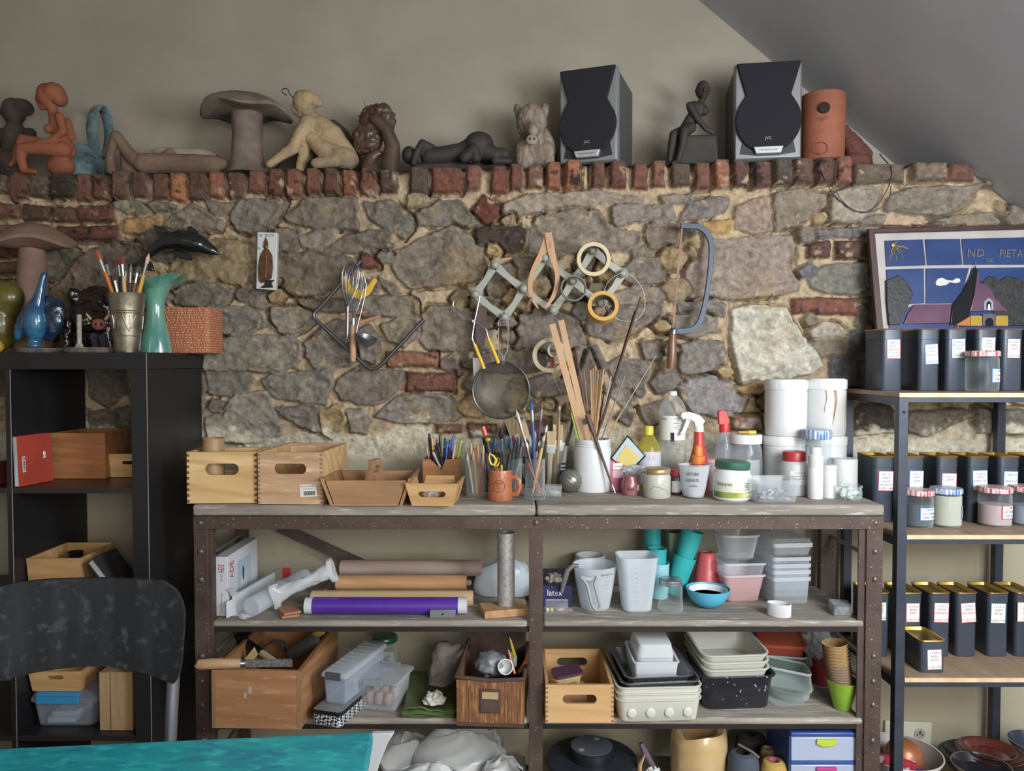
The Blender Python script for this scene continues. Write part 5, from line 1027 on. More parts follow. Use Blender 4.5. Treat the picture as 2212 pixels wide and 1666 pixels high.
hole_panel(b, -.028, .028, h_*.6, h_+.047, 0, .012, -.018, .018, h_+.008, h_+.028)
b.prism([(-.085, .0085), (-.0275, .0085), (-.0275, h_+.028), (-.05, h_*.9), (-.085, h_*.5)], 0, .012); b.prism([(.085, .0085), (.085, h_*.5), (.05, h_*.9), (.0275, h_+.028), (.0275, .0085)], 0, .012); b.prism([(-.028, .0085), (.028, .0085), (.028, h_*.61), (-.028, h_*.61)], 0, .012)
mk('handle_board', b, trug, t)
# pen holder with pens
A = TR((P(953, 1000, 2.42).x, 2.42, ZB+.001)); k = K(2.42); w_ = 79*k; h_ = P(953, 993, 2.42).z-ZB; v_ = 26*k
t = thing('pen_box', 'bamboo pen holder with a V notch in its front, full of pens', 'pen holder', A.to_translation())
mk('front_panel', B(A).prism([(-w_/2, 0), (w_/2, 0), (w_/2, h_), (w_*.12, h_), (0, h_-v_*.9), (-w_*.3, h_), (-w_/2, h_)], 0, .005), oak_o, t)
mk('back_panel', B(A).box(-w_/2, w_/2, .065, .07, 0, h_), oak_o, t)
for s_ in (-1, 1): mk('side_panel', B(A).box(*sorted((s_*w_/2, s_*(w_/2-.005))), .0052, .0648, 0, h_), oak_o, t)
mk('bottom_panel', B(A).box(-w_/2+.005, w_/2-.005, .0052, .0648, .001, .006), oak_o, t)
def pen(name, label, cat, p0, p1, r, c, tip=None, cap=.25, group=None, clipc=None):
    p0, p1 = Vector(p0), Vector(p1); d = p1-p0; t = thing(name, label, cat, p0, group)
    mk('barrel', B().tube([p0, p0+d*(1-cap)], r, 10), mat('pen_'+c[1:], c, .3), t)
    mk('cap', B().tube([p0+d*(1-cap)*1.0005, p0+d*.985, p1], [r*1.12, r*1.1, r*.6], 10), mat('pen_'+(tip or c)[1:], tip or c, .3), t)
    return t
pens = [('dark red pencil', 920, 958, '#7a3430', '#b88a60'), ('white and grey marker', 926, 945, '#c4c4c0', '#8a8a88'), ('black thin pen', 927, 937, '#1d1d20', '#1d1d20'), ('brown pencil', 933, 946, '#7a5137', '#c9a070'), ('grey pen', 934, 958, '#86888c', '#b9bbbd'), ('red pencil', 944, 950, '#9b3b2c', '#9b3b2c'), ('teal marker', 941, 962, '#1d1f22', '#1fa79f'), ('thick black marker', 947, 965, '#202024', '#202024'), ('orange-red pencil', 950, 945, '#a8502f', '#a8502f'), ('long black pen', 951, 939, '#1c1d24', '#2a2b30'), ('dark green pencil', 961, 946, '#25553a', '#25553a'), ('bright blue pen', 966, 953, '#2356b5', '#2356b5'), ('royal blue pen', 972, 950, '#1f4fae', '#1f4fae'), ('black pencil with blue band', 979, 942, '#23262e', '#2f5fae'), ('blue capped pen', 963, 968, '#2a68c4', '#2a68c4'), ('orange marker', 974, 966, '#2b2b2d', '#dd7a20'), ('pale pencil', 983, 960, '#c8a68a', '#c8a68a'), ('lime green cutter', 997, 950, '#93b326', '#93b326')]
for i, (nm, x, y, c_, tc_) in enumerate(sorted(pens, key=lambda q: q[1])):
    Yt = 2.44+.025*((i*5) % 3)/2; x0 = 953+(x-953)*.55
    pen('pen' if 'pencil' not in nm else 'pencil', f'{nm} in the notched pen holder, {ORD[i]} from the left', 'pen' if 'pencil' not in nm else 'pencil', P(x0, 1045, 2.435+.03*((i*7) % 4)/3), P(x, y, Yt), .0034 if 'thick' not in nm else .006, c_, tc_, .3, 'pens in the notched holder')
for i, (x0, y0, x1, y1, nm, c_) in enumerate(((935, 990, 951, 1010, 'silver and green pen', '#a9b0a4'), (944, 972, 958, 1008, 'fat black marker with grey band', '#27282c'), (940, 985, 949, 1003, 'dark pen', '#303338'))):
    pen('pen', f'{nm} leaning into the V notch of the pen holder', 'pen', P(x1, y1, 2.432), P(x0, y0-14, 2.426), .0045, c_, None, .3, 'pens in the notched holder')
# bamboo tray in front
p = S(934, 1095, ZB); k = K(p.y); A = TR((p.x, p.y, ZB+.001), -4); hand_crate('bamboo_tray', 'bamboo tray with two hand holes and white tissue inside, at the bench front', A, 90*k, .125, 51*k, bam, .006, ex=13*k, hw=52*k, hh=13*k, hz=.52)
b = B(A); b.lump((-.01, .05, .034), (.03, .03, .022), .3, 3); solo('tissue', 'crumpled white tissue lying in the bamboo tray', 'tissue', b, mat('white_tissue', '#d8d8d8', .9))
# glass with wooden modelling tools
def tumbler(name, label, cat, x0, x1, yt, yb, m=glass, taper=.9, sy=0):
    A, r, h, k = pot(x0, x1, yt, yb, sy=sy); b = B(A)
    b.lathe([(r*taper-.003, 0), (r*taper, .003), (r, h-.001), (r-.001, h), (r-.0025, h-.001), (r*taper-.0025, .008), (.001, .008)], 36)
    return solo(name, label, cat, b, m), A, r, h, k
o, A, r, h, k = tumbler('drinking_glass', 'tall clear glass holding wooden modelling tools', 'glass', 1004, 1052, 992, 1078, taper=.85)
wt_ = [('#c79d6a', 1018, 958, 1022, 'round-tipped'), ('#b87a4a', 1032, 955, 1034, 'brown'), ('#cba273', 1044, 962, 1042, 'pointed'), ('#a9acae', 1010, 980, 1018, 'metal-tipped'), ('#b9935f', 1022, 975, 1030, 'thin'), ('#b62c2a', 1040, 995, 1046, 'red')]
def dx(A, x, y, Y): return P(x, y, Y)
Yg = A.to_translation().y
for i, (c_, x, y, xb, nm) in enumerate(sorted(wt_, key=lambda q: q[1])):
    Yq = Yg+(.008 if i % 2 else -.008); b = B()
    b.tube([P(1028+(xb-1028)*.6, 1066, Yq), P((x+xb)/2, 1010, Yq), P(x, y+14, Yq), P(x, y, Yq)], [.003, .0038, .0055 if i % 2 == 0 else .004, .002], 8)
    solo('modelling_tool', f'{nm} modelling tool in the tall glass, {ORD[i]} from the left', 'tool', b, mat('tool_'+c_[1:], c_, .5), 'modelling tools in the tall glass')
# mug
A, r, h, k = pot(1054, 1108, 1014, 1085); r *= .98
t = thing('mug', 'speckled terracotta mug with a stamped emblem, holding scissors and knives', 'mug', A.to_translation()); mm_ = mat('speckled_terracotta', '#b3693f', .45, c2='#8f4f2e', sc=260, lo=.5, hi=.62, coat=.3)
b = B(A); b.lathe([(r*.96, 0), (r, .003), (r*1.0, h*.25), (r*.97, h*.6), (r*.98, h-.002), (r*.96, h), (r*.9, h-.001), (r*.9, .006), (.001, .006)], 40); mk('mug_body', b, mm_, t)
b = B(A @ TR((0, 0, 0), -18)); b.tube([(r*.9, 0, h*.74), (r*1.25, 0, h*.78), (r*1.58, 0, h*.66), (r*1.62, 0, h*.42), (r*1.4, 0, h*.22), (r*.92, 0, h*.2)], .0062, 10, flat=1.3); mk('handle', b, mm_, t)
b = B(A); b.tube([((r+.0002)*math.sin(.017*math.cos(q)/r-.1), -(r+.0002)*math.cos(.017*math.cos(q)/r-.1), h*.5+.018*math.sin(q)) for q in np.linspace(0, 6.28, 30)[:-1]], .0006, 4, True); mk('emblem_ring', b, mat('emblem_brown', '#6b3a22', .6), t)
b = B(A)
for dz in (.006, -.001, -.008): ctxt(b, ('\u2248\u2248\u2248', '~~~', '\u2248\u2248')[0 if dz > 0 else 1], .006, r+.0006, h*.5+dz, -5, .024)
mk('emblem', b, mat('emblem_brown', '#6b3a22', .6), t, smooth=0)
Yg = A.to_translation().y
t = thing('scissors', 'scissors with bright yellow handles standing in the terracotta mug', 'scissors', P(1075, 1040, Yg)); yl = mat('yellow_plastic', '#e3bd12', .35)
for q in ([(1066, 985), (1058, 980), (1056, 990), (1060, 1002), (1069, 1006), (1073, 996)], [(1073, 990), (1080, 988), (1080, 998), (1073, 1008), (1067, 1004)]): mk('handle_loop', B().tube([P(x, y, Yg-.006) for x, y in q], .0032, 8, True), yl, t)
mk('blades', B().tube([P(1069, 1004, Yg-.005), P(1076, 1070, Yg)], [.004, .002], 6), chrome, t)
for i, (x, y, xb, r_, c_, nm, cat) in enumerate(((1049, 978, 1062, .005, '#33373d', 'dark grey craft knife', 'knife'), (1056, 1000, 1066, .003, '#9ba0a6', 'silver thin tool', 'tool'), (1083, 982, 1084, .004, '#a4b92b', 'lime and black cutter', 'cutter'), (1102, 980, 1092, .0062, '#3c4148', 'dark grey retractable knife', 'knife'), (1090, 1004, 1088, .003, '#5f6468', 'thin grey tool', 'tool'))):
    pen('craft_knife' if cat == 'knife' else 'cutter' if cat == 'cutter' else 'craft_tool', f'{nm} in the terracotta mug, {ORD[i]} listed beside the yellow scissors' if False else f'{nm} sticking out of the terracotta mug', cat, P(xb, 1055, Yg+(.012 if i % 2 else -.004)), P(x, y, Yg+(.014 if i % 2 else -.012)), r_, c_, '#2a2c30', .3)
# jar of silicone shapers and dark tools behind the mug
o, A, r, h, k = tumbler('glass_jar', 'clear jar of blue-tipped tools standing behind the terracotta mug', 'jar', 1076, 1128, 990, 1063, taper=.97)
Yg = A.to_translation().y
sh = [(1069, 955, '#2b5f85', 'teal patterned spoon-ended tool', .011), (1085, 960, '#3f78ad', 'blue-tipped grey', .005), (1093, 950, '#4b86b5', 'light blue-tipped', .006), (1083, 932, '#22242a', 'dark round-headed', .012), (1104, 955, '#3a6f93', 'broad blue-tipped', .008), (1110, 948, '#8a3a2a', 'orange-brown oval', .009), (1118, 952, '#2c3c52', 'navy', .006), (1126, 950, '#39424f', 'slate grey', .006)]
for i, (x, y, c_, nm, r_) in enumerate(sorted(sh)):
    t = thing('shaping_tool', f'{nm} shaping tool in the jar behind the mug, {ORD[i]} from the left', 'tool', P(1095, 1050, Yg), 'shaping tools behind the mug'); Yq = Yg+(.012 if i % 2 else -.006)
    a, c = P(1102+(x-1102)*.4, 1055, Yq), P(x, y+16, Yq); mk('handle', B().tube([a, c], .0035, 8), mat('tool_grey', '#8a8f94', .35, .6) if i % 2 else mat('tool_dark', '#2e3036', .5), t); mk('tip', B().tube([c, P(x, y+6, Yq), P(x, y-8, Yq)], [.0035, r_*.8, r_*.35], 10), mat('tip_'+c_[1:], c_, .5), t)
t = thing('cutter_tool', 'black tool with red top and yellow window behind the terracotta mug', 'tool', P(1052, 1045, 2.42)); q = 2.40
mk('body', B().tube([P(1064, 1040, q), P(1056, 975, q), P(1050, 945, q)], [.010, .014, .013], 12), mat('tool_black', '#202226', .45), t); mk('red_top', B().tube([P(1049, 940, q), P(1043, 922, q)], .0075, 8), mat('red_plastic', '#cf3a30', .35), t); mk('yellow_window', B().ell(P(1054, 950, q-.013), (.009, .004, .007), 12), mat('yellow_window', '#b59a1e', .3), t)
b = B(TR((P(1060, 1040, 2.425).x, 2.43, ZB+.001))); b.lathe(wall_prof(.03, .12), 24); solo('tool_jar', 'dark jar holding the red-topped black tool, mostly hidden behind the mug', 'jar', b, mat('dark_jar_grey', '#3a3d42', .4))
# glass tankard of brushes
A, r, h, k = pot(1132, 1180, 990, 1082)
t = thing('glass_tankard', 'ribbed glass tankard packed with paintbrushes in the middle of the bench', 'tankard', A.to_translation())
b = B(A); b.lathe([(r*.9, 0), (r*.98, .004), (r*1.0, .02), (r*.9, .028), (r*.9, h-.002), (r*.93, h), (r*.86, h-.001), (r*.84, .012), (.001, .012)], 36); mk('tankard_body', b, glass, t)
b = B(A); b.tube([(-r*.9, 0, h*.82), (-r*1.4, -.004, h*.86), (-r*1.75, -.006, h*.65), (-r*1.65, -.006, h*.4), (-r*.95, 0, h*.3)], .0048, 10); mk('handle', b, glass, t)
Yg = A.to_translation().y
bb = [(1115, 886, '#c98a2e', '#b7c4bf', 'ochre-handled pale-tipped'), (1131, 937, '#5a4a52', '#c9b8c4', 'purple-grey'), (1135, 945, '#3a2e2a', '#4a4038', 'dark brown'), (1140, 950, '#6b5446', '#5a5048', 'brown stained'), (1148, 867, '#2b4f8c', '#3a66a5', 'tall blue'), (1149, 960, '#c94f25', '#d9d2c8', 'orange-red'), (1155, 930, '#c8a050', '#b9a070', 'gold'), (1160, 965, '#7a2a22', '#3a3230', 'dark red'), (1166, 952, '#b9b9b6', '#d9d4c6', 'silver flat'), (1172, 865, '#5a3c58', '#8a5a3a', 'tall plum'), (1176, 940, '#cfa468', '#c9b59a', 'natural wood'), (1182, 918, '#c7a33a', '#e0d6cc', 'yellow-handled')]
for i, (x, y, hc, bc, nm) in enumerate(sorted(bb)):
    Yq = Yg+(.014 if i % 3 == 0 else -.012 if i % 3 == 1 else 0)
    paintbrush(f'{nm} paintbrush in the glass tankard, {ORD[i]} from the left', P(1156-(x-1156)*.25, 1066, Yq), P(x, y, Yq), .0035 if i % 2 else .0045, hc, bc, .12, .1, 'paintbrushes in the glass tankard')
for i, (x, y, xb) in enumerate(((1140, 1000, 1168), (1170, 1005, 1150))): stick('pencil', f'orange pencil stub {"crossing to the right" if i == 0 else "crossing to the left"} inside the glass tankard', 'pencil', P(xb, 1060, Yg-.012), P(x, y, Yg-.014), .0032, '#c4502a')
# measuring glass with wide brushes
o, A, r, h, k = tumbler('measuring_glass', 'tapered clear measuring cup with a black scale, holding wide brushes', 'measuring cup', 1175, 1226, 962, 1062, taper=.72, sy=.01)
b = B(A); arc(b, r*.93, h*.28, h*.62, 18, 62); mk('black_scale', b, mat('scale_black', '#1f232b', .5), o)
b = B(A)
for z_, s_ in ((.54, 'Messbecher'), (.46, 'Liter'), (.39, 'ml'), (.32, 'cl')): ctxt(b, s_, .006, r*.94, h*z_, 40, .02)
mk('scale_lettering', b, white_c, o, smooth=0)
Yg = A.to_translation().y
def flatbrush(label, x, y, xb, w_, hc, bc, Yq):
    t = thing('flat_brush', label, 'brush', P(xb, 1050, Yq)); a = Vector((xb, 1050)); c = Vector((x, y)); d = c-a
    mk('handle', band(B(), [tuple(a), tuple(a+d*.4), tuple(a+d*.62)], [8, 9, w_*.7], Yq, .006), mat('brush_'+hc[1:], hc, .5), t, bev=.001); mk('ferrule', band(B(), [tuple(a+d*.6), tuple(a+d*.75)], w_, Yq-.001, .009, False), ferr, t); mk('bristles', band(B(), [tuple(a+d*.75), tuple(c)], [w_*.96, w_*1.1], Yq-.001, .009, False), mat('hog_'+bc[1:], bc, .9, c2='#a08c64', sc=60, st=(1, 1, .1), bmp=.5), t)
flatbrush('wide flat brush with pale bristles in front, in the measuring cup', 1192, 932, 1186, 19, '#c9a57e', '#c9b98e', Yg-.012)
flatbrush('flat brush with long cream bristles behind, in the measuring cup', 1206, 918, 1200, 20, '#b98f60', '#cdbf98', Yg+.006)
flatbrush('worn cream brush tilted right in the measuring cup', 1219, 925, 1208, 17, '#a77c50', '#bfae84', Yg+.012)
paintbrush('long-handled brush with pale tip standing tall in the measuring cup', P(1203, 1050, Yg), P(1209, 875, Yg), .004, '#b08564', '#cfc6ba', .1, .06)
paintbrush('paint-spattered dark brush leaning right out of the measuring cup', P(1205, 1050, Yg-.005), P(1243, 886, Yg-.006), .005, '#7a5b40', '#3a3f44', .35, .12, fc='#4d5357')
for i, (x, y) in enumerate(((1095, 905), (1103, 902), (1112, 908), (1128, 907))):
    Yq = 2.50; flatbrush(f'stiff dark-handled brush leaning on the wall below the strainer, {ORD[i]} from the left', x, y, x+46, 12, '#4a4038', ('#6b6250', '#5a5044', '#6b5c48', '#b9b090')[i], Yq+.006*i)
b = B(TR((P(1150, 1000, 2.51).x, 2.522, ZB+.001))); b.lathe(wall_prof(.034, .1), 24); solo('brush_jar', 'dark jar behind the tankard holding the stiff leaning brushes', 'jar', b, mat('dark_jar_grey', '#3a3d42', .4))
# boule, little box
A, r, h, k = pot(1207, 1257, 1018, 1068); c0 = A.to_translation()+Vector((0, 0, r))
t = thing('metal_ball', 'scratched silver metal ball with grooved lines beside the white jar', 'ball', A.to_translation()); mk('ball', B().ell(c0, r, 36), mat('boule_steel', '#9d9d95', .35, .6, c2='#7a7a72', sc=8), t)
for ax in range(2):
    for q in np.linspace(-.8, .8, 7 if ax == 0 else 6):
        rr_ = r*math.sqrt(1-q*q)+.0002; M_ = Matrix.Translation(c0) @ Matrix.Rotation(R(35 if ax == 0 else -50), 4, 'Y') @ Matrix.Rotation(R(20), 4, 'X')
        b = B(M_); b.tube([((rr_*math.cos(a), rr_*math.sin(a), q*r) if ax == 0 else (q*r, rr_*math.cos(a), rr_*math.sin(a))) for a in np.linspace(0, 6.28, 40)[:-1]], .0005, 4, True); mk('groove', b, mat('groove_dark', '#4a4a45', .7), t)
p = S(1197, 1077, ZB); k = K(p.y); t = thing('small_clear_box', 'tiny clear plastic box of pale chips in front of the metal ball', 'box', p); A = TR((p.x, p.y+.02, ZB+.0008), -6)
mk('box_body', B(A).tub(.046, .034, .048, .036, 26*k, .003, .001, .001), plas, t); b = B(A); b.lump((0, 0, .012), (.02, .014, .009), .6, 4, 30, 14); mk('chips', b, mat('pale_chips', '#c9c9c4', .9, c2='#a9b2b5', sc=200), t)
# white jar with sticks
A, r, h, k = pot(1239, 1320, 948, 1066); t = thing('white_jar', 'tall white plastic jar full of sticks and dowels', 'jar', A.to_translation())
b = B(A); b.lathe([(r*.95, 0), (r, .004), (r, h*.8), (r*.97, h*.84), (r*.93, h*.86), (r*.96, h*.88), (r*.93, h*.9), (r*.96, h*.93), (r*.94, h), (r*.87, h), (r*.88, .006), (.001, .006)], 40); mk('jar_body', b, white_p, t)
Yg = A.to_translation().y; kY = K(Yg)
def flatstick(label, x, y, xb, yb, w_, Yq, m, nm='wooden_stick', cat='stick'): return solo(nm, label, cat, band(B(), [(xb, yb), (x, y)], w_, Yq, .004, False), m)
pal = wood('paddle_wood', '#c9a27a', '#b48a60', 'z', 20, .55, .3)
o = flatstick('broad pale wooden paddle leaning left out of the white jar, front one', 1193, 700, 1284, 1040, 14, Yg-.022, pal)
b = B(); q = P(1266, 915, Yg-.0232); b.add([P(x, y, Yg-.0228) for x, y in ((1260, 905), (1266, 903), (1270, 916), (1264, 918))], [(0, 3, 2, 1)]); mk('sticker', b, mat('teal_sticker', '#27505a', .5), o)
flatstick('second pale wooden paddle in the white jar, just right of the front one', 1212, 692, 1290, 1035, 13, Yg-.012, pal)
flatstick('lime green plastic spatula low in the white jar', 1240, 890, 1274, 1030, 15, Yg-.017, mat('lime_plastic', '#8db41e', .4), 'spatula', 'spatula')
stk = [(1196, 815, .0016, '#8a6f55', 'thin brown'), (1205, 812, .0016, '#b08d60', 'thin tan'), (1243, 748, .0042, '#5e4640', 'dark brown'), (1262, 800, .002, '#a98358', 'short tan'), (1276, 800, .003, '#c19a68', 'pale'), (1281, 796, .003, '#b28a58', 'honey'), (1287, 790, .003, '#caa679', 'light'), (1292, 800, .003, '#a87f4f', 'amber'), (1298, 799, .003, '#b98f5c', 'golden'), (1304, 797, .003, '#c6a373', 'straw'), (1280, 812, .0028, '#97887c', 'greyish'), (1306, 840, .003, '#3a3431', 'black metal'), (1320, 812, .004, '#a59b91', 'pale grey'), (1372, 672, .0052, '#5a3f38', 'long dark reddish'), (1384, 642, .0045, '#4f352f', 'longest dark brown'), (1350, 812, .003, '#8d837a', 'weathered'), (1352, 866, .0016, '#a8845c', 'fine tan'), (1417, 769, .0015, '#c9bea8', 'fine cream')]
for i, (x, y, r_, c_, nm) in enumerate(sorted(stk)):
    xb = 1280-(x-1280)*.22; Yq = Yg+.004+(.008 if i % 2 else -.004)
    stick('wooden_stick', f'{nm} stick standing in the white jar, {ORD[i]} from the left', 'stick', P(xb, 1045, Yq), P(x, y, Yq+.006), r_, c_, 'sticks in the white jar', r1=r_*.7)
t = thing('wooden_spoon_tool', 'dark wooden tool with a flat metal tip leaning against the white jar front', 'tool', P(1328, 1066, Yg-r-.01)); a, c = P(1328, 1071, Yg-r-.018), P(1268, 896, Yg-r+.004)
a.z = max(a.z, ZB+.004); d = c-a
mk('handle', B().tube([a+d*.1, a+d*.5, a+d*.75, a+d*.9, c], [.003, .0045, .006, .009, .007], 10), mat('dark_tool_wood', '#5b4638', .55), t); mk('tip', B().tube([a, a+d*.05, a+d*.11], [.004, .0045, .003], 8), st_, t)
# pink packets and small mirror
for x0, x1, yt, yb, nm in ((1318, 1353, 995, 1063, 'front'), (1313, 1325, 995, 1060, 'back')):
    p = S((x0+x1)/2, yb, ZB); k = K(p.y); t = thing('pink_packet', f'pink packet with a white label, {"in front" if nm == "front" else "tucked behind the front one"} beside the white jar', 'packet', p)
    mk('packet_body', B(TR((p.x, p.y+(.0 if nm == 'front' else .012), ZB+.001), 0, -3)).box(-(x1-x0)/2*k, (x1-x0)/2*k, 0, .010, 0, (yb-yt)*k), mat('pink_pack', '#c4597f', .35, c2='#b0476c', sc=12), t, bev=.002)
    if nm == 'front':
        A2 = TR((p.x, p.y-.0012, ZB+.001), 0, -3); mk('white_label', B(A2).box(-.016, .014, -.0006, .0, 48*k, 62*k), paper, t); b = B(A2); txt(b, 'DELHAIZE', .005, Matrix.Translation((0, -.001, 53*k)), wd=.024); mk('lettering', b, mat('red_ink', '#b03038', .6), t, smooth=0); mk('clear_window', B(A2).box(-.017, .017, -.0004, .0, 30*k, 46*k), mat('pale_pink', '#d0a6b4', .4), t)
Yd = 2.42; t = thing('framed_mirror', 'small black framed square standing on its corner with a yellow card', 'frame', P(1357, 1005, Yd))
dm = [(1356, 942), (1394, 985), (1358, 1021), (1320, 990)]; mk('pane', pp(B(), dm, Yd, .006), mat('pale_glass', '#aebfc6', .08, c2='#c3ced2', sc=6, coat=.5), t)
ft = dm+[dm[0]]
b = B(); b.tube([P(x, y, Yd-.001) for x, y in dm], .0032, 4, True); mk('frame_edge', b, mat('frame_black', '#17181b', .4), t)
mk('yellow_card', pp(B(), [(1352, 962), (1382, 990), (1357, 1010), (1331, 994)], Yd-.0015, .001), mat('yellow_card', '#cdb85f', .6), t)
# bottles
A, r, h, k = pot(1374, 1427, 920, 1050); t = thing('cleaner_bottle', 'flat bottle with yellow shoulders and a white label, left of the big clear bottle', 'bottle', A.to_translation())
yb_ = clear('yellow_clear', '#f6f0b8', .22, .7, .15, '#ddd258')
b = B(A); b.lathe([(r*.9, 0), (r, .004), (r, h*.55), (r*.9, h*.68), (r*.45, h*.84), (r*.34, h*.86)], 32); mk('bottle_body', b, yb_, t); b = B(A); b.lathe([(r*.4, h*.86), (r*.4, h*.985), (r*.34, h)], 20); mk('cap', b, mat('yellow_cap', '#cfc02a', .4), t)
b = B(A); arc(b, r+.0006, h*.08, h*.6, -75, 75, 24); mk('label_band', b, mat('lilac_label', '#c3c6d6', .5, c2='#d3d5df', sc=12), t)
b = B(A); ctxt(b, 'HG', .018, r+.0012, h*.46, 10, .024); mk('logo', b, mat('hg_yellow', '#d9b05a', .5), t, smooth=0)
b = B(A); ctxt(b, 'bijenwas', .007, r+.0012, h*.33, 22, .026); ctxt(b, 'cire abeille', .006, r+.0012, h*.27, 22, .024); mk('lettering', b, mat('violet_ink', '#5a4a8a', .6), t, smooth=0)
b = B(A); ctxt(b, '\u25cf', .012, r+.0012, h*.1, 5); mk('badge', b, mat('violet_badge', '#6a4f9a', .5), t, smooth=0)
A, r, h, k = pot(1423, 1481, 845, 1044, sy=.02); t = thing('clear_bottle', 'big clear plastic bottle with white cap and printed white label', 'bottle', A.to_translation()); pr_ = [(r*.85, 0), (r, .008)]
for q in np.linspace(.06, .42, 13): pr_.append((r*(1-.035*(1+math.cos(q*90))/2), h*q))
pr_ += [(r*.98, h*.46), (r*.98, h*.78), (r*.93, h*.84), (r*.72, h*.90), (r*.42, h*.945), (r*.3, h*.96)]
b = B(A); b.lathe(pr_, 36); mk('bottle_body', b, plas, t); b = B(A); b.lathe([(r*.32, h*.955), (r*.32, h*.995), (r*.27, h)], 20); mk('cap', b, white_c, t)
b = B(A); arc(b, r*.985+.0006, h*.5, h*.75, -80, 80, 26); mk('label_band', b, paper, t)
b = B(A); ctxt(b, 'DETTOL', .006, r+.0006, h*.71, -45, .016) if False else ctxt(b, 'nettoyant', .006, r+.0006, h*.71, -48, .02)
for i in range(6): ctxt(b, ('eau distillee', 'demineralisee', 'gedestilleerd', 'water 1 L', 'usage fer', 'batterie')[i], .0042, r+.0006, h*(.715-.022*i), 20 if i % 2 else 8, .022)
ctxt(b, '\u25ae', .02, r+.0006, h*.515, -14); ctxt(b, '\u25ae', .02, r+.0006, h*.515, -10); mk('lettering', b, ink, t, smooth=0)
# trigger spray bottle
A, r, h, k = pot(1487, 1531, 890, 1045, sy=-.035); t = thing('spray_bottle', 'red spray bottle with a white trigger head pointing left', 'spray bottle', A.to_translation())
ty = [P(0, y, A.to_translation().y).z-A.to_translation().z for y in (1000, 960, 925, 905, 890)]
b = B(A); b.lathe([(r*.9, 0), (r, .005), (r, ty[0]), (r*.8, ty[0]+.02), (r*.52, ty[1]), (r*.48, ty[2]-.012)], 30); mk('bottle_body', b, mat('red_bottle', '#c93a30', .3), t)
b = B(A); b.lathe([(r*.46, ty[2]-.0118), (r*.46, ty[2]+.008), (r*.38, ty[2]+.012)], 20); mk('collar', b, white_c, t)
Ys = A.to_translation().y
mk('spray_head', pp(B(), [(1503, 928), (1500, 912), (1486, 905), (1476, 907), (1470, 900), (1473, 891), (1490, 890), (1512, 897), (1524, 910), (1520, 916), (1518, 928)], Ys-.010, .02), white_c, t, bev=.003)
mk('trigger', band(B(), [(1488, 903), (1484, 916), (1477, 932), (1471, 939)], [9, 9, 8, 6], Ys-.006, .012), white_c, t, bev=.002)
A, r, h, k = pot(1488, 1527, 962, 1073); t = thing('glue_bottle', 'small bottle with an orange screw cap before the red spray bottle', 'bottle', A.to_translation())
b = B(A); b.lathe([(r*.9, 0), (r, .004), (r, h*.5), (r*.75, h*.62), (r*.7, h*.64)], 28); mk('bottle_body', b, clear('pinkish_clear', '#f3c9bd', .4, .8, .15, '#cf7a62'), t); b = B(A); b.lathe([(r*.72, h*.62), (r*.74, h*.78), (r*.5, h*.8), (r*.46, h*.96), (r*.36, h)], 20); mk('cap', b, mat('orange_cap', '#e07a26', .35), t)
A, r, h, k = pot(1544, 1584, 886, 1045, sy=.02); t = thing('spray_bottle', 'clear bottle with a red spray top, between the white trigger and the glass jar', 'spray bottle', A.to_translation())
b = B(A); b.lathe([(r*.85, 0), (r*.98, .005), (r, h*.35), (r*.9, h*.55), (r*.6, h*.68), (r*.5, h*.72)], 30); mk('bottle_body', b, clear('grey_clear', '#eef2f6', .2, .7, .1, '#d5dde6'), t)
b = B(A); b.lathe([(r*.55, h*.715), (r*.58, h*.78), (r*.5, h*.82)], 20); mk('collar', b, mat('red_top', '#cf2f2c', .35), t)
Ys = A.to_translation().y; mk('spray_head', pp(B(), [(1553, 918), (1552, 890), (1558, 886), (1569, 888), (1572, 898), (1577, 908), (1574, 920)], Ys-.009, .018), mat('red_top', '#cf2f2c', .35), t, bev=.002)
b = B(A); ctxt(b, 'WV', .013, r*.99+.001, h*.24, -35, .02); mk('lettering', b, mat('red_ink', '#b03038', .6), t, smooth=0)
# storage jar, yellow tube
A, r, h, k = pot(1576, 1645, 938, 1050); t = thing('storage_jar', 'round clear jar with a white screw lid and a paper inside', 'jar', A.to_translation())
b = B(A); b.lathe([(r*.9, 0), (r, .01), (r*1.02, h*.45), (r*.96, h*.72), (r*.85, h*.83)], 36); mk('jar_body', b, clear('grey_clear', '#eef2f6', .2, .7, .1, '#d5dde6'), t); b = B(A); b.lathe([(r*.97, h*.835), (r*.98, h*.985), (r*.94, h), (.001, h)], 36); mk('lid', b, white_c, t)
b = B(A); arc(b, r*.9, h*.1, h*.55, -15, 50); mk('paper_inside', b, mat('cream_paper', '#bfbca8', .8, c2='#a3a294', sc=20), t)
q = A.to_translation()+Vector((.01, -.005, h+.0065)); t = thing('glue_tube', 'small yellow capped tube lying on the white jar lid', 'tube', q-Vector((0, 0, .006))); mk('tube_body', B().tube([q+Vector((-.036, 0, 0)), q+Vector((-.004, 0, 0))], [.004, .0062], 12), mat('amber_tube', '#b98a1c', .35), t); mk('cap', B().tube([q+Vector((-.003, 0, 0)), q+Vector((.02, 0, 0))], .0062, 12), mat('yellow_plastic', '#e3bd12', .35), t)
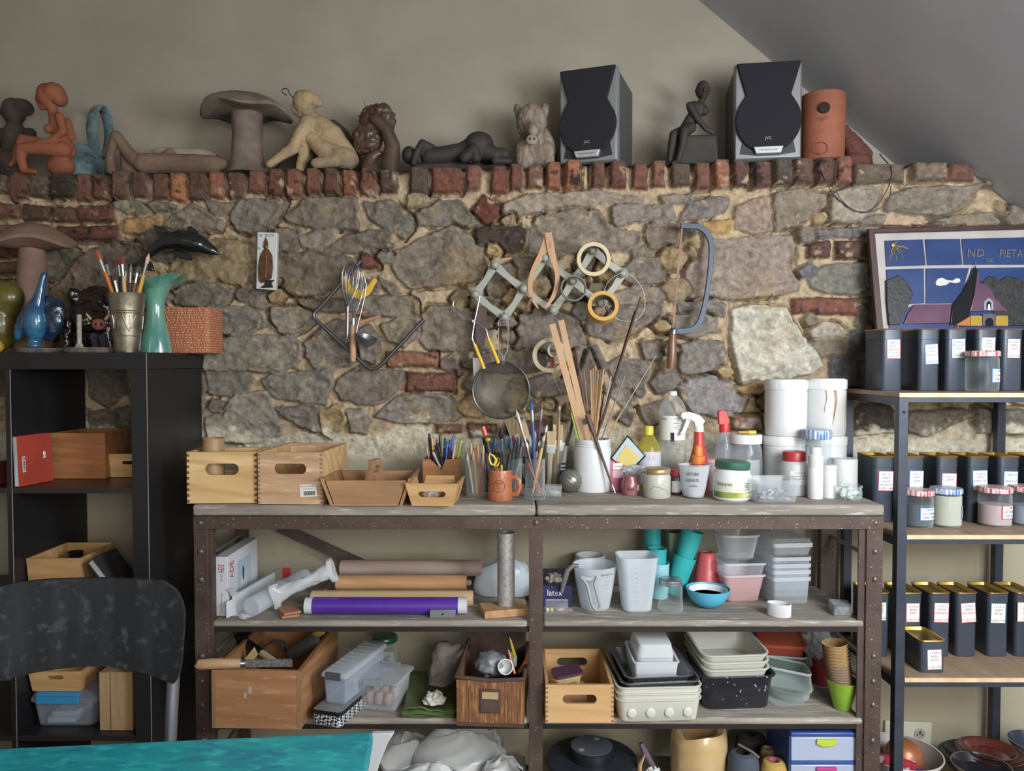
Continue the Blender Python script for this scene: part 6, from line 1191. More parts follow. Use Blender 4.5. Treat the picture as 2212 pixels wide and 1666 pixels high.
# white lidded buckets
def bucket(label, x0, x1, yt, yb, z, Yc_, stain=False):
    k = K(Yc_); r = (x1-x0)/2*k; h = P(0, yt, Yc_).z-z; A = TR((P((x0+x1)/2, yt, Yc_).x, Yc_, z+.0005)); t = thing('white_tub', label, 'tub', A.to_translation(), 'white screw-lid tubs')
    b = B(A); b.lathe([(r*.9, 0), (r*.94, .004), (r*.97, h*.2), (r*.975, h*.78), (r*.955, h*.785), (r*.955, h*.82)], 44); mk('tub_body', b, mat('stained_white', '#d3d4d2', .4, c2='#b99a66', sc=11, st=(2.2, 2.2, .35), lo=.60, hi=.74) if stain else white_p, t)
    b = B(A); rs = []
    n = 88; b.rings([[(rr_*(1-.012*(j % 8 == 0))*math.cos(2*math.pi*j/n), rr_*(1-.012*(j % 8 == 0))*math.sin(2*math.pi*j/n), z_) for j in range(n)] for rr_, z_ in ((r*.985, h*.815), (r, h*.83), (r, h*.975), (r*.985, h*.985), (r*.9, h*.985), (r*.9, h), (r*.05, h))]); mk('lid', b, white_c, t)
    if stain:
        for q, ln in ((-.35, .38), (.05, .6), (.12, .5)): b = B(A); b.tube([((r*.978)*math.sin(q+.05*math.sin(5*s_)), -(r*.978)*math.cos(q+.05*math.sin(5*s_)), h*(.8-ln*s_)) for s_ in np.linspace(0, 1, 9)], [.0022-.0012*s_ for s_ in np.linspace(0, 1, 9)], 6, flat=.6); mk('drip', b, mat('brown_drip', '#a8854f', .5), t)
zl_ = P(0, 940, 2.495).z
bucket('white screw-lid tub at lower left of the two stacks', 1650, 1738, 940, 1060, ZB, 2.495); bucket('white screw-lid tub at lower right, under the brown-stained one', 1738, 1827, 940, 1060, ZB, 2.50)
bucket('clean white screw-lid tub on top of the left stack', 1653, 1743, 820, 940, zl_+.001, 2.49); bucket('white screw-lid tub with brown drips on top of the right stack', 1738, 1827, 818, 940, P(0, 940, 2.50).z+.001, 2.497, True)
# checked-lid jar helper
def check_mat(c):
    nm = 'gingham_'+c[1:]
    if nm in MC: return MC[nm]
    m, t, p = base_mat(nm); tc = nd(t, 'ShaderNodeTexCoord'); w1 = nd(t, 'ShaderNodeTexWave', Scale=32, bands_direction='X'); w2 = nd(t, 'ShaderNodeTexWave', Scale=32, bands_direction='Y')
    ad = nd(t, 'ShaderNodeMath', operation='ADD')
    for i, w_ in enumerate((w1, w2)):
        t.links.new(tc.outputs['Object'], w_.inputs[0]); g = nd(t, 'ShaderNodeMath', operation='GREATER_THAN'); g.inputs[1].default_value = .5; t.links.new(w_.outputs[1], g.inputs[0]); t.links.new(g.outputs[0], ad.inputs[i])
    dv = nd(t, 'ShaderNodeMath', operation='MULTIPLY'); dv.inputs[1].default_value = .5; t.links.new(ad.outputs[0], dv.inputs[0])
    t.links.new(mixc(t, dv.outputs[0], c4('#d8d8dc'), c4(c)), p.inputs['Base Color']); p.inputs['Roughness'].default_value = .3; MC[nm] = m; return m
def jam_jar(label, x0, x1, yt, yb, z, lid, fill, fh, lab=None, sy=0, group=None):
    A, r, h, k = pot(x0, x1, yt, yb, z, sy); t = thing('jam_jar', label, 'jar', A.to_translation(), group); rg = r*.95
    b = B(A); b.lathe([(rg*.9, 0), (rg, .005), (rg, h*.78), (rg*.93, h*.84)], 36); mk('glass_body', b, glass, t)
    b = B(A); b.lathe([(r*.96, h*.845), (r, h*.86), (r, h*.955), (r*.96, h*.985), (r*.3, h), (.001, h)], 36); mk('lid', b, check_mat(lid), t)
    if fh: b = B(A); b.lathe([(rg*.86, .004), (rg*.965, .008), (rg*.965, h*fh), (.001, h*fh+.001)], 32); mk('powder', b, mat('powder_'+fill[1:], fill, .9, c2=fill, bmp=.2, bs=80), t)
    if lab:
        bc, a0, a1, lines, ic = lab; b = B(A); arc(b, rg+.0006, h*.22, h*.56, a0, a1); mk('label', b, mat('edge_'+bc[1:], bc, .6), t)
        L2 = mk('label_paper', arc(B(A), rg+.0009, h*.235, h*.545, a0+3, a1-3), paper, t)
        b = B(A)
        for i, s_ in enumerate(lines): ctxt(b, s_, h*.062, rg+.0013, h*(.47-.10*i), (a0+a1)/2, rg*R(a1-a0)*.8, shear=.25)
        mk('handwriting', b, mat('hand_'+ic[1:], ic, .7), t, smooth=0)
    return t
jam_jar('clear jam jar with a blue checked lid in front of the white tubs', 1732, 1794, 926, 1071, ZB, '#3f74b8', '#6a6a68', .3)
A, r, h, k = pot(1686, 1744, 975, 1073); t = thing('chemical_bottle', 'milky bottle with a ribbed red cap and printed label', 'bottle', A.to_translation())
b = B(A); b.lathe([(r*.93, 0), (r, .004), (r, h*.68), (r*.93, h*.74), (r*.78, h*.78)], 32); mk('bottle_body', b, milk, t); b = B(A); b.rings([[(rr_*(1-.02*(j % 2))*math.cos(2*math.pi*j/60), rr_*(1-.02*(j % 2))*math.sin(2*math.pi*j/60), z_) for j in range(60)] for rr_, z_ in ((r*.84, h*.79), (r*.84, h*.97), (r*.78, h), (r*.05, h))]); mk('cap', b, mat('dark_red_cap', '#b02f30', .4), t)
b = B(A); b.lathe([(r*.9, .003), (r*.96, .006), (r*.96, h*.35), (.001, h*.35)], 28); mk('grey_liquid', b, mat('grey_liquid', '#8f9aa5', .2), t); b = B(A); arc(b, r+.0006, h*.26, h*.58, -38, 45); mk('label', b, paper, t)
b = B(A); ctxt(b, 'SILICATE DE SOUDE', .0048, r+.001, h*.44, 3, r*1.2); ctxt(b, 'densité 1,35', .004, r+.001, h*.39, 3, r*.8); ctxt(b, '| || ||| | ||', .005, r+.001, h*.52, 5, r*.8); mk('lettering', b, ink, t, smooth=0)
A, r, h, k = pot(1745, 1777, 966, 1080); b = B(A); b.lathe([(r*.93, 0), (r, .002), (r, h*.6), (r*.97, h*.61), (r, h*.62), (r*.97, h*.66), (r, h*.67), (r*.97, h*.71), (r, h*.72), (r, h*.83), (r*.75, h*.86), (r*.75, h*.98), (r*.7, h), (.001, h)], 28); solo('white_tube', 'slim white plastic tube bottle beside the milky red-capped one', 'bottle', b, white_p)
A, r, h, k = pot(1774, 1806, 1003, 1078); b = B(A); b.lathe([(r*.95, 0), (r, .003), (r, h*.86), (r*1.04, h*.87), (r*1.04, h*.99), (.001, h)], 28); solo('white_pot', 'small white lidded pot between the slim tube and the paper roll', 'pot', b, mat('warm_white', '#d0d1cd', .5))
A, r, h, k = pot(1796, 1850, 990, 1068); t = thing('paper_roll', 'roll of white embossed kitchen paper at the right end of the bench', 'paper roll', A.to_translation()); b = B(A); b.lathe([(r*.98, 0), (r, .002), (r, h-.002), (r*.97, h), (r*.4, h), (r*.4, .002), (.3*r, .001)], 40); mk('paper', b, mat('embossed_paper', '#dcdddc', .9, bmp=.6, bs=130), t)
A, r, h, k = pot(1798, 1861, 1048, 1083); t = thing('glass_dish', 'low clear glass dish with white lumps at the bench\'s right front', 'dish', A.to_translation()); b = B(A); b.lathe([(r*.85, 0), (r*.95, .003), (r*.98, h*.5), (r*.92, h*.75), (r, h*.95), (r*.97, h), (r*.9, h*.8), (r*.88, .005), (.001, .005)], 36); mk('dish_body', b, glass, t); b = B(A); b.lump((0, 0, h*.45), (r*.8, r*.8, h*.5), .3, 5); mk('contents', b, mat('white_tissue', '#d8d8d8', .9), t)
p = S(1681, 1091, ZB); k = K(p.y); A = TR((p.x, p.y+.055, ZB+.001), 4); t = thing('clear_tub', 'shallow clear tub full of silvery shreds at the bench front', 'tub', A.to_translation())
hh = 52*k; b = B(A); b.tub(86*k, .085, 102*k, .105, hh, .014, .0015, .004, .004); mk('tub_body', b, plas, t)
q = B()
for i in range(90):
    rr2 = random.Random(i); q.M = A @ TR((rr2.uniform(-.042, .042), rr2.uniform(-.034, .036), .010+rr2.uniform(0, .022)), rr2.uniform(0, 360), rr2.uniform(0, 180)); q.box(-.007, .007, -.004, .004, 0, .0008)
o = solo('paper_shreds', 'silvery white shreds filling the shallow clear tub', 'shreds', q, mat('silver_shreds', '#d0d2d4', .5, c2='#a5a8ac', sc=60), smooth=0); o['kind'] = 'stuff'
A, r, h, k = pot(1540, 1622, 993, 1086); t = thing('pigment_jar', 'white plastic jar with a dark green lid tilted, at the bench front', 'jar', A.to_translation())
b = B(A); b.lathe([(r*.85, 0), (r*.97, .006), (r, h*.3), (r, h*.6), (r*.9, h*.74), (r*.82, h*.79)], 40); mk('jar_body', b, white_p, t); b = B(A @ TR((0, 0, h*.78), 0, 0, 4)); b.lathe([(r*.88, 0), (r*.9, .003), (r*.9, h*.17), (r*.86, h*.19), (.001, h*.19)], 40); mk('lid', b, mat('dark_green_lid', '#2c5c49', .4, c2='#3b6b58', sc=30), t)
b = B(A); arc(b, r+.0005, h*.1, h*.5, -80, 72, 24); mk('label', b, mat('cream_label', '#d3d3c4', .6), t); b = B(A); arc(b, r+.0008, h*.1, h*.24, -80, 72, 24); mk('green_stripe', b, mat('leaf_green', '#466b35', .6, c2='#b5b040', sc=12), t); b = B(A); arc(b, r+.0011, h*.13, h*.21, 18, 55); mk('barcode_patch', b, paper, t)
b = B(A); ctxt(b, 'Body-press', .010, r+.0012, h*.4, -38, .045); mk('brand_lettering', b, mat('brown_ink', '#4a3324', .7), t, smooth=0); b = B(A)
for i in range(4): ctxt(b, ('mica fin', 'pigment', '500 g', 'poudre')[i], .004, r+.0012, h*(.44-.05*i), 32, .02)
ctxt(b, '||| || |||', .006, r+.0014, h*.145, 36, .022); mk('small_print', b, ink, t, smooth=0)
A, r, h, k = pot(1464, 1530, 1000, 1080); t = thing('crumpled_pot', 'crumpled clear printed yoghurt pot with a bent rim', 'pot', A.to_translation()); b = B(A @ TR((0, 0, 0), 0, 0, 3)); rs = []
for f_, z_ in ((.66, .003), (.7, .008), (.8, h*.3), (.9, h*.65), (.97, h*.92), (1.06, h*.95), (1.06, h*.97), (.95, h*.96), (.86, h*.6), (.7, h*.1)): rs.append([(r*f_*(1+.03*math.sin(5*a+9*z_*20)+.02*math.sin(11*a))*math.cos(a), r*f_*(1+.03*math.cos(4*a+z_*120))*math.sin(a), z_+.004*math.cos(a+.4)*(f_ > .9)) for a in np.arange(40)*2*math.pi/40])
mk('pot_body', b.rings(rs, cap1=False), frost, t); b = B(A); ctxt(b, 'NATURA', .010, r*.96, h*.68, -16, .04); ctxt(b, 'BURRATA', .009, r*.92, h*.5, -16, .04); ctxt(b, 'di bufala', .006, r*.9, h*.36, -12, .024); mk('lettering', b, inkb, t, smooth=0)
b = B(A); b.lathe([(r*.62, .005), (r*.68, h*.2), (.001, h*.22)], 24); mk('clay_slip', b, mat('grey_slip', '#8f8a84', .8), t)
A, r, h, k = pot(1516, 1556, 990, 1062, sy=.01); b = B(A); b.lathe([(r*.8, 0), (r, h*.85), (r*1.04, h*.86), (r*1.04, h*.98), (.001, h)], 28); solo('pink_pot', 'pale pinkish lidded pot behind the crumpled yoghurt pot', 'pot', b, mat('pale_pink_plastic', '#cbb0b2', .5))
A, r, h, k = pot(1446, 1474, 1014, 1070, sy=.0); t = thing('dark_bottle', 'small dark bottle with a red cap behind the crumpled pot', 'bottle', A.to_translation()); b = B(A); b.lathe([(r*.95, 0), (r, .003), (r, h*.7), (r*.9, h*.74)], 24); mk('bottle_body', b, mat('dark_glass', '#4a3c42', .2, coat=.4), t); b = B(A); b.lathe([(r*.95, h*.745), (r*.95, h*.97), (r*.9, h), (.001, h)], 24); mk('cap', b, mat('dark_red_cap', '#b02f30', .4), t); b = B(A); arc(b, r+.0005, h*.1, h*.55, -50, 40); mk('label', b, paper, t)
A, r, h, k = pot(1389, 1449, 1010, 1079); t = thing('paste_jar', 'glass jar of cracked white paste with a gold lid', 'jar', A.to_translation()); b = B(A); b.lathe([(r*.92, 0), (r*.98, .005), (r*.98, h*.7), (r*.9, h*.8)], 36); mk('jar_body', b, mat('white_paste', '#c4c3b9', .2, c2='#b3b2a6', sc=9, c3='#57564f', sc3=26, lo3=.68, hi3=.7, coat=.6), t); b = B(A); b.lathe([(r*.93, h*.8), (r*.96, h*.82), (r*.96, h*.95), (r*.9, h*.985), (.001, h)], 36); mk('lid', b, mat('gold_lid', '#b08f4e', .35, .6, c2='#cfc6b2', sc=14), t)
b = B(A); b.tube([((r*.985)*math.sin(a), -(r*.985)*math.cos(a), h*z_) for a, z_ in ((-.7, .3), (-.4, .42), (-.1, .4), (.2, .34), (.5, .3), (.75, .15))], .0006, 4); mk('crack_line', b, ink, t)
A, r, h, k = pot(1342, 1381, 1027, 1072); t = thing('clay_jar', 'little jar of red-brown slip marked N4', 'jar', A.to_translation()); b = B(A); b.lathe([(r*.9, 0), (r, .005), (r, h*.6), (r*.8, h*.8), (r*.78, h), (r*.7, h), (.001, h*.8)], 30); mk('jar_body', b, mat('red_slip', '#8a4f53', .25, c2='#9b6468', sc=14, coat=.5), t); b = B(A); ctxt(b, 'N4', .011, r+.0008, h*.25, -5); mk('lettering', b, ink, t, smooth=0); b = B(A); arc(b, r+.0006, h*.25, h*.55, 38, 75); mk('label', b, paper, t)
b = B(); q = P(1372, 1016, A.to_translation().y+.012); b.lump(q+Vector((0, .02, -.002)), (.040, .026, .017), .35, 8, 48, 7); solo('plastic_wrap', 'scrunched clear plastic wrap on top of the small slip jar', 'plastic wrap', b, clear('wrap_film', '#f4f7f9', .3, .8, .15, '#eef2f5'))
# ------------------------------------------------------------------ middle shelf, left half
def on(x, yb, z): p = S(x, yb, z); return p, K(p.y)
pinkw = wood('pinkish_roller_wood', '#a8958c', '#8a7468', 'x', 14, .65, .4); beech = wood('beech_roller', '#c69c6c', '#a87c50', 'x', 18, .5, .4); pale_b = wood('pale_roller', '#cdb08a', '#bb9a70', 'x', 18, .5, .3)
p, k = on(479, 1332, ZM); t = thing('scale_carton', 'white kitchen scale carton standing on edge at the shelf\'s left end', 'carton', p); A = TR((p.x, p.y, ZM+.001), -1)
wc = mat('white_carton', '#cbced4', .55); W_, D_, H_ = 28*k, .25, 130*k
mk('carton_body', B(A).box(-W_/2, W_/2, 0, D_, 0, H_), wc, t, bev=.001); redt = mat('red_print', '#b8262f', .5); gp = mat('grey_print', '#7b7f88', .6)
b = B(A); txt(b, 'ADE', .018, Matrix.Translation((.0085, -.0006, H_*.80)) @ Matrix.Rotation(R(-90), 4, 'Y'), wd=.026); mk('logo', b, redt, t, smooth=0)
b = B(A); txt(b, 'KE 1601 Nora', .007, Matrix.Translation((-.004+.008, -.0006, H_*.70)) @ Matrix.Rotation(R(-90), 4, 'Y'), wd=.04); txt(b, 'Digitale Küchenwaage', .006, Matrix.Translation((.002, -.0006, H_*.22)) @ Matrix.Rotation(R(-90), 4, 'Y'), wd=.06); mk('lettering', b, gp, t, smooth=0)
M2 = A @ Matrix.Translation((W_/2+.0006, .02, 0)) @ Matrix.Rotation(R(90), 4, 'Z')
b = B(M2); txt(b, 'ADE', .03, Matrix.Translation((.025, 0, H_*.74)) @ Matrix.Rotation(R(-90), 4, 'Y'), wd=.05); mk('logo', b, redt, t, smooth=0)
b = B(M2); b.add([(.06, 0, .03), (.17, 0, .03), (.17, 0, H_*.8), (.06, 0, H_*.8)], [(0, 1, 2, 3)]); mk('photo_panel', b, mat('pale_blue_print', '#9fb3c6', .5, c2='#b5c4d2', sc=9), t)
b = B(M2); b.ell((.105, -.0004, H_*.35), (.03, .0006, .025), 16); mk('printed_bowl', b, wc, t); b = B(M2); b.prism([(.098, H_*.42), (.106, H_*.42), (.108, H_*.62), (.1, H_*.68), (.096, H_*.6)], -.001, 0); mk('printed_knife', b, mat('dark_print', '#2c2f36', .5), t)
# open long carton with clear cylinder
p, k = on(525, 1338, ZM); t = thing('long_carton', 'long open white carton with a red end panel, lying front to back', 'carton', p); A = TR((p.x-.008, p.y+.02, ZM+.001), -9)
mk('carton_body', slab(B(A), [(-.032, 0, 0), (.03, 0, 0), (.03, .27, 0), (-.032, .27, 0)], (0, 0, .0012)), wc, t); mk('carton_wall', B(A).box(-.033, -.0318, 0, .27, 0.001, .062), wc, t); mk('carton_top', slab(B(A), [(-.032, 0, .0625), (-.006, 0, .072), (-.006, .27, .072), (-.032, .27, .0625)], (0, 0, .001)), wc, t)
mk('carton_flap', slab(B(A), [(-.032, -.0005, .002), (-.036, -.028, .002), (-.036, -.028, .05), (-.032, -.0005, .05)], (.001, 0, 0)), wc, t); mk('carton_flap', slab(B(A), [(-.012, -.002, .066), (-.034, -.002, .06), (-.036, -.014, .085), (-.02, -.014, .088)], (0, .001, 0)), wc, t); mk('red_panel', B(A).box(-.006, .022, .2705, .272, .04, .073), redt, t)
b = B(A); txt(b, 'UHRGLAS 50', .008, Matrix.Translation((-.0185, .12, .0695)) @ Matrix.Rotation(R(80), 4, 'Z') @ Matrix.Rotation(R(-70), 4, 'X'), wd=.09); mk('lettering', b, gp, t, smooth=0)
A2 = TR((p.x+.026, p.y+.01, ZM+.032), -17, -90+0); t = thing('plastic_cylinder', 'clear plastic cylinder lying in the open white carton', 'cylinder', p+Vector((.02, .01, 0)))
Mx = Matrix.Translation((p.x+.020, p.y+.012, ZM+.0315)) @ Matrix.Rotation(R(-19), 4, 'Z') @ Matrix.Rotation(R(-86), 4, 'X')
b = B(Mx); b.lathe([(.001, 0), (.027, 0), (.0285, .004), (.0285, .13), (.03, .132), (.03, .15), (.0265, .155), (.0265, .27), (.001, .272)], 32); mk('cylinder_body', b, frost, t); b = B(Mx); b.tube([(.017*math.cos(a), .017*math.sin(a), -.001) for a in np.linspace(0, 6.28, 24)[:-1]], .001, 5, True); mk('end_ring', b, plas, t)
b = B(Matrix.Translation((0, 0, 0))); q, k2 = on(522, 1335, ZM); b.lump(q+Vector((.012, -.012, .008)), (.016, .012, .008), .3, 2); solo('foil_scrap', 'small crumpled clear scrap at the mouth of the open carton', 'scrap', b, frost)
# film sheet, spatulas
film = clear('soft_film', '#f4f6f8', .45, .85, .2, '#eef1f4')
def bag(name, label, cat, fn, nu, nv, m, amp, seed, zmin=0):
    rs = np.random.RandomState(seed); ph = rs.rand(6, 4)*6.28
    def g(u_, v_):
        q = Vector(fn(u_, v_)); d = sum(1-2*abs(math.sin((ph[i, 1]-3)*2.2*u_+(ph[i, 2]-3)*2.2*v_+ph[i, 3])) for i in range(6))/6
        d2 = sum(1-2*abs(math.sin((ph[i, 2]-3)*5*u_+(ph[i, 0]-3)*5*v_+ph[i, 1])) for i in range(6))/6
        q = q+Vector((d2*amp*.5, -d*amp, d2*amp+d*amp*.3)); q.z = max(q.z, zmin+.001*abs(d2)); return q
    b = B(); b.grid(g, nu, nv); return solo(name, label, cat, b, m, smooth=25)
def f1(u_, v_):                      # crumpled tube of film from low left to high right
    c = P(590, 1288, 2.27)*(1-u_)+P(722, 1228, 2.30)*u_; w_ = .026*(1-.35*math.sin(u_*3.1))+.012*(abs(u_-.5) > .4); a = v_*6.283
    return c+Vector((-.35*w_*math.cos(a)*.8, .02*math.sin(a), w_*math.cos(a)*.95))
bag('plastic_film', 'gathered white plastic film lying across the rolling pins\' left ends', 'plastic film', f1, 40, 36, film, .010, 3)
p, k = on(622, 1337, ZM); t = thing('clay_knives', 'two small reddish wooden tools stacked left of the purple tube', 'wooden tool', p); A = TR((p.x, p.y+.012, ZM+.001), 25); rw = wood('reddish_wood', '#b07d5c', '#96654a', 'x', 22, .5, .4)
for i in range(2): mk('wooden_blade', B(A @ TR((.004*i, 0, .009*i), 6*i)).prism([(-.02, 0), (.026, 0), (.03, .004), (.026, .008), (-.02, .008), (-.024, .004)], -.012, .06), rw, t, bev=.002)
# rolls: planks underneath, rollers above
x0, x1 = P(700, 1250, 2.43).x, P(1000, 1250, 2.43).x
b = B().box(x0, x1-.02, 2.375, 2.53, ZM+.0005, ZM+.030); solo('wooden_board', 'wooden board lying under the back rolling pins', 'board', b, grey_wood, bev=.002)
def roller(name, label, cat, xa, xb, y, Y, r, m, z=None, drop=0):
    a, c = P(xa, y, Y), P(xb, y, Y); zc = a.z if z is None else z
    b = B(); L = c.x-a.x
    b.tube([(a.x, Y, zc), (a.x+.003, Y, zc), (c.x-.003, Y, zc+drop), (c.x, Y, zc+drop)], [r-.003, r, r, r-.003], 24); return solo(name, label, cat, b, m, loc=(a.x, Y, zc-r))
z3 = ZM+.0245; roller('rolling_pin', 'pale rolling pin directly behind the purple tube', 'rolling pin', 672, 1022, 1286, 2.335, .024, pale_b, z3)
z2 = ZM+.030+.0245; t = roller('rolling_pin', 'honey-coloured rolling pin, second from the back', 'rolling pin', 726, 1008, 1255, 2.40, .0243, beech, z2)
b = B(); q = P(1008, 1257, 2.40); b.tube([(q.x, 2.4, z2), (q.x+.008, 2.4, z2), (q.x+.016, 2.4, z2)], [.008, .0105, .006], 14); mk('knob', b, pinkw, t)
roller('rolling_pin', 'long greyish pink rolling pin at the very back', 'rolling pin', 735, 1042, 1222, 2.46, .026, pinkw, z2+.03)
t = thing('cardboard_tube', 'glossy purple cardboard tube with white end caps', 'tube', P(835, 1333, 2.262)); z1 = ZM+.0255; pu = mat('purple_foil', '#4b2496', .3, c2='#56309e', sc=10, coat=.4, c3='#8f82b8', sc3=60, lo3=.74, hi3=.8)
xa, xb = P(677, 1310, 2.262).x, P(990, 1310, 2.262).x; mk('tube_body', B().tube([(xa, 2.262, z1), (xb, 2.262, z1)], .0245, 28), pu, t)
for x_, dx_ in ((xa, -.023), (xb, .026)): mk('end_cap', B().tube([(x_, 2.262, z1), (x_+dx_, 2.262, z1)], .0236, 28), mat('offwhite_cap', '#c7cdd0', .5), t)
b = B()
for i in range(9):
    s0 = xa+.03+i*.043; mk('spiral_seam', B().tube([(s0+.035*q, 2.262-.0247*math.cos(1.2*(q-.5)*2), z1-.0247*math.sin(1.2*(q-.5)*2)) for q in np.linspace(0, 1, 6)], .0004, 4), mat('purple_seam', '#36177a', .4), t)
p, k = on(956, 1336, ZM); t = thing('metal_block', 'small grey metal block with a hole before the purple tube', 'block', p); mk('block_body', B().box(p.x-28*k, p.x+28*k, p.y, p.y+.014, ZM+.0006, ZM+18*k), mat('zinc_grey', '#8f959a', .4, .6), t, bev=.001); mk('hole', B().tube([(p.x, p.y-.0006, ZM+9*k), (p.x, p.y+.001, ZM+9*k)], .003, 10), mat('black_hole', '#0c0c0e', .8), t)
p, k = on(1048, 1338, ZM); b = B(TR((P(1050, 1338, p.y).x, p.y, ZM+.0008), 14)); b.box(-.004, .128, 0, .085, 0, .0215); solo('chipboard_base', 'square pale chipboard offcut carrying the silver tube', 'board', b, mat('chipboard', '#c09a6d', .8, c2='#a97c50', sc=60), bev=.001)
A, r, h, k = pot(1074, 1112, 1150, 1312, ZM+.0225); t = thing('silver_tube', 'upright silver textured cardboard tube with a torn top', 'tube', A.to_translation()); b = B(A); b.lathe([(r, 0), (r, h), (r-.003, h), (r-.003, .002), (.001, .001)], 36); mk('tube_body', b, mat('silver_texture', '#b5b1ad', .45, .4, c2='#9d9894', sc=70, bmp=.4, bs=170), t)
b = B(A); b.add([(r*1.02*math.sin(a), -r*1.02*math.cos(a), h*z_) for a, z_ in ((.25, .86), (.6, .92), (1.0, .9), (.95, .76), (.7, .8), (.75, .87))], [(0, 1, 2, 3, 4, 5)]); mk('torn_edge', b, mat('torn_card', '#8f857b', .9), t)
def f2(u_, v_):
    a = math.pi*(u_*1.0); b_ = 2*math.pi*v_; c = P(1090, 1262, 2.455)
    return c+Vector((.105*math.sin(a)*math.cos(b_)*(.75+.35*u_) if False else .098*math.sin(a)*math.cos(b_), .045*math.sin(a)*math.sin(b_), .088*math.cos(a)+.0))
bag('plastic_bag', 'bulging white plastic bag behind the silver tube', 'bag', f2, 40, 48, mat('white_bag', '#c9d2da', .35, c2='#b3bdc6', sc=9), .014, 6, ZM+.002)
# ------------------------------------------------------------------ middle shelf, right half
p, k = on(1208, 1306, ZM); Yx = 2.33; k = K(Yx); t = thing('glove_box', 'dark blue latex glove box at the left of the right shelf', 'box', Vector((P(1206, 1300, Yx).x, Yx, ZM)))
x0, x1 = P(1172, 1300, Yx).x, P(1236, 1300, Yx).x; mk('box_body', B().box(x0, x1, Yx, Yx+.20, ZM+.0005, P(0, 1266, Yx).z), mat('navy_card', '#23265a', .45), t, bev=.001)
b = B(); txt(b, 'latex', .019, TR(P(1198, 1287, Yx-.0006)), wd=.045); txt(b, 'handschoenen / gants', .006, TR(P(1204, 1298, Yx-.0006)), wd=.066); mk('lettering', b, white_c, t, smooth=0)
solo('latex_glove', 'crumpled cream latex glove on top of the navy glove box', 'glove', B().lump(P(1196, 1252, Yx+.05)+Vector((0, .01, -.002)), (.03, .03, .022), .35, 9, 44, 8), mat('cream_latex', '#c4c0ae', .6))
p, k = on(1203, 1327, ZM); t = thing('tackle_box', 'small clear hinged box with yellow and pink bits before the glove box', 'box', p); b = B(TR((p.x, p.y+.02, ZM+.0008))); b.rr([(0, .066, .036, .003), (.001, .068, .038, .003), (.030, .068, .038, .004), (.033, .064, .034, .004)]); mk('box_body', b, plas, t)
mk('clasp', B().box(p.x+.035, p.x+.046, p.y, p.y+.004, ZM+.008, ZM+.016), plas, t)
for dx_, c_, nm in ((-.015, '#c9c62f', 'yellow'), (.010, '#b98f88', 'pink'), (-.0275, '#d5d5d5', 'white')): solo('small_bit', f'tiny {nm} bit inside the clear hinged box', 'bit', B().ell((p.x+dx_, p.y+.016, ZM+.0085), (.006 if c_ != '#b98f88' else .014, .006, .0065), 10), mat('bit_'+c_[1:], c_, .5))
def fr_jug(name, label, x0, x1, yt, yb, m, low=.68, sy=0):
    A, r, h, k = pot(x0, x1, yt, yb, ZM, sy); t = thing(name, label, 'jug', A.to_translation()); b = B(A)
    b.lathe([(r*low*.96, 0), (r*low, .003), (r*(low+.12), h*.35), (r*(low+.24), h*.7), (r, h-.003), (r*1.03, h), (r*.97, h-.002), (r*(low+.1), h*.35), (r*low*.93, .005), (.001, .005)], 44); mk('jug_body', b, m, t); return t, A, r, h, k
t, A, r, h, k = fr_jug('measuring_jug', 'clear tapered measuring jug with a grey slotted handle facing the room', 1238, 1332, 1218, 1326, frost)
hm = mat('grey_handle', '#9d9da0', .35); Yg = A.to_translation().y-r; sl = [(1258, 1250), (1268, 1262), (1278, 1305), (1284, 1316), (1292, 1319), (1296, 1310), (1290, 1285), (1284, 1262), (1290, 1246)]
mk('handle', B().tube([P(x, y, Yg-.012-.014*math.sin(math.pi*i/8)) for i, (x, y) in enumerate(sl)], .0042, 10), hm, t); mk('handle_root', B().tube([P(1256, 1248, Yg+.004), P(1274, 1252, Yg-.006), P(1290, 1246, Yg+.003)], .006, 10), frost, t)
mk('left_handle', B().tube([P(x, y, A.to_translation().y-.02) for x, y in ((1250, 1222), (1238, 1222), (1226, 1232), (1219, 1255), (1213, 1280))], [.005, .007, .0085, .0085, .006], 12), mat('smoky_handle', '#6f6b69', .3, coat=.4), t)
b = B(A)
for i in range(6): ctxt(b, '— —', .0055, r*(.78+.035*i)+.001, h*(.35+.085*i), 30)
ctxt(b, 'Sauce Box Mix', .006, r*.97, h*.84, 28, .04); mk('scale_lettering', b, ink, t, smooth=0)
A, r, h, k = pot(1241, 1308, 1198, 1302, ZM, .12); b = B(A); b.lathe([(r*.97, 0), (r, .003), (r, h*.86), (r*.94, h*.88), (r*.98, h*.92), (r*.95, h), (r*.85, h), (r*.85, .006), (.001, .006)], 36); solo('white_jar', 'open white screw-top jar behind the measuring jug', 'jar', b, white_p)
p, k = on(1380, 1328, ZM); A = TR((p.x, p.y+.05, ZM+.0008), 3); t = thing('measuring_beaker', 'square clear measuring beaker with rounded corners, right of the jug', 'beaker', A.to_translation()); hh = 122*k; b = B(A); b.tub(62*k, .075, 86*k, .10, hh, .022, .002, .002, .004, q=6); mk('beaker_body', b, frost, t)
b = B(A)
for i in range(7): txt(b, '— %d' % (100*(i+1)), .0045, Matrix.Translation((-.01, -.0385-.0105*(i+2)/9-.003, hh*(.22+.085*i))))
mk('scale_lettering', b, mat('pale_scale', '#b8c2cc', .5), t, smooth=0)
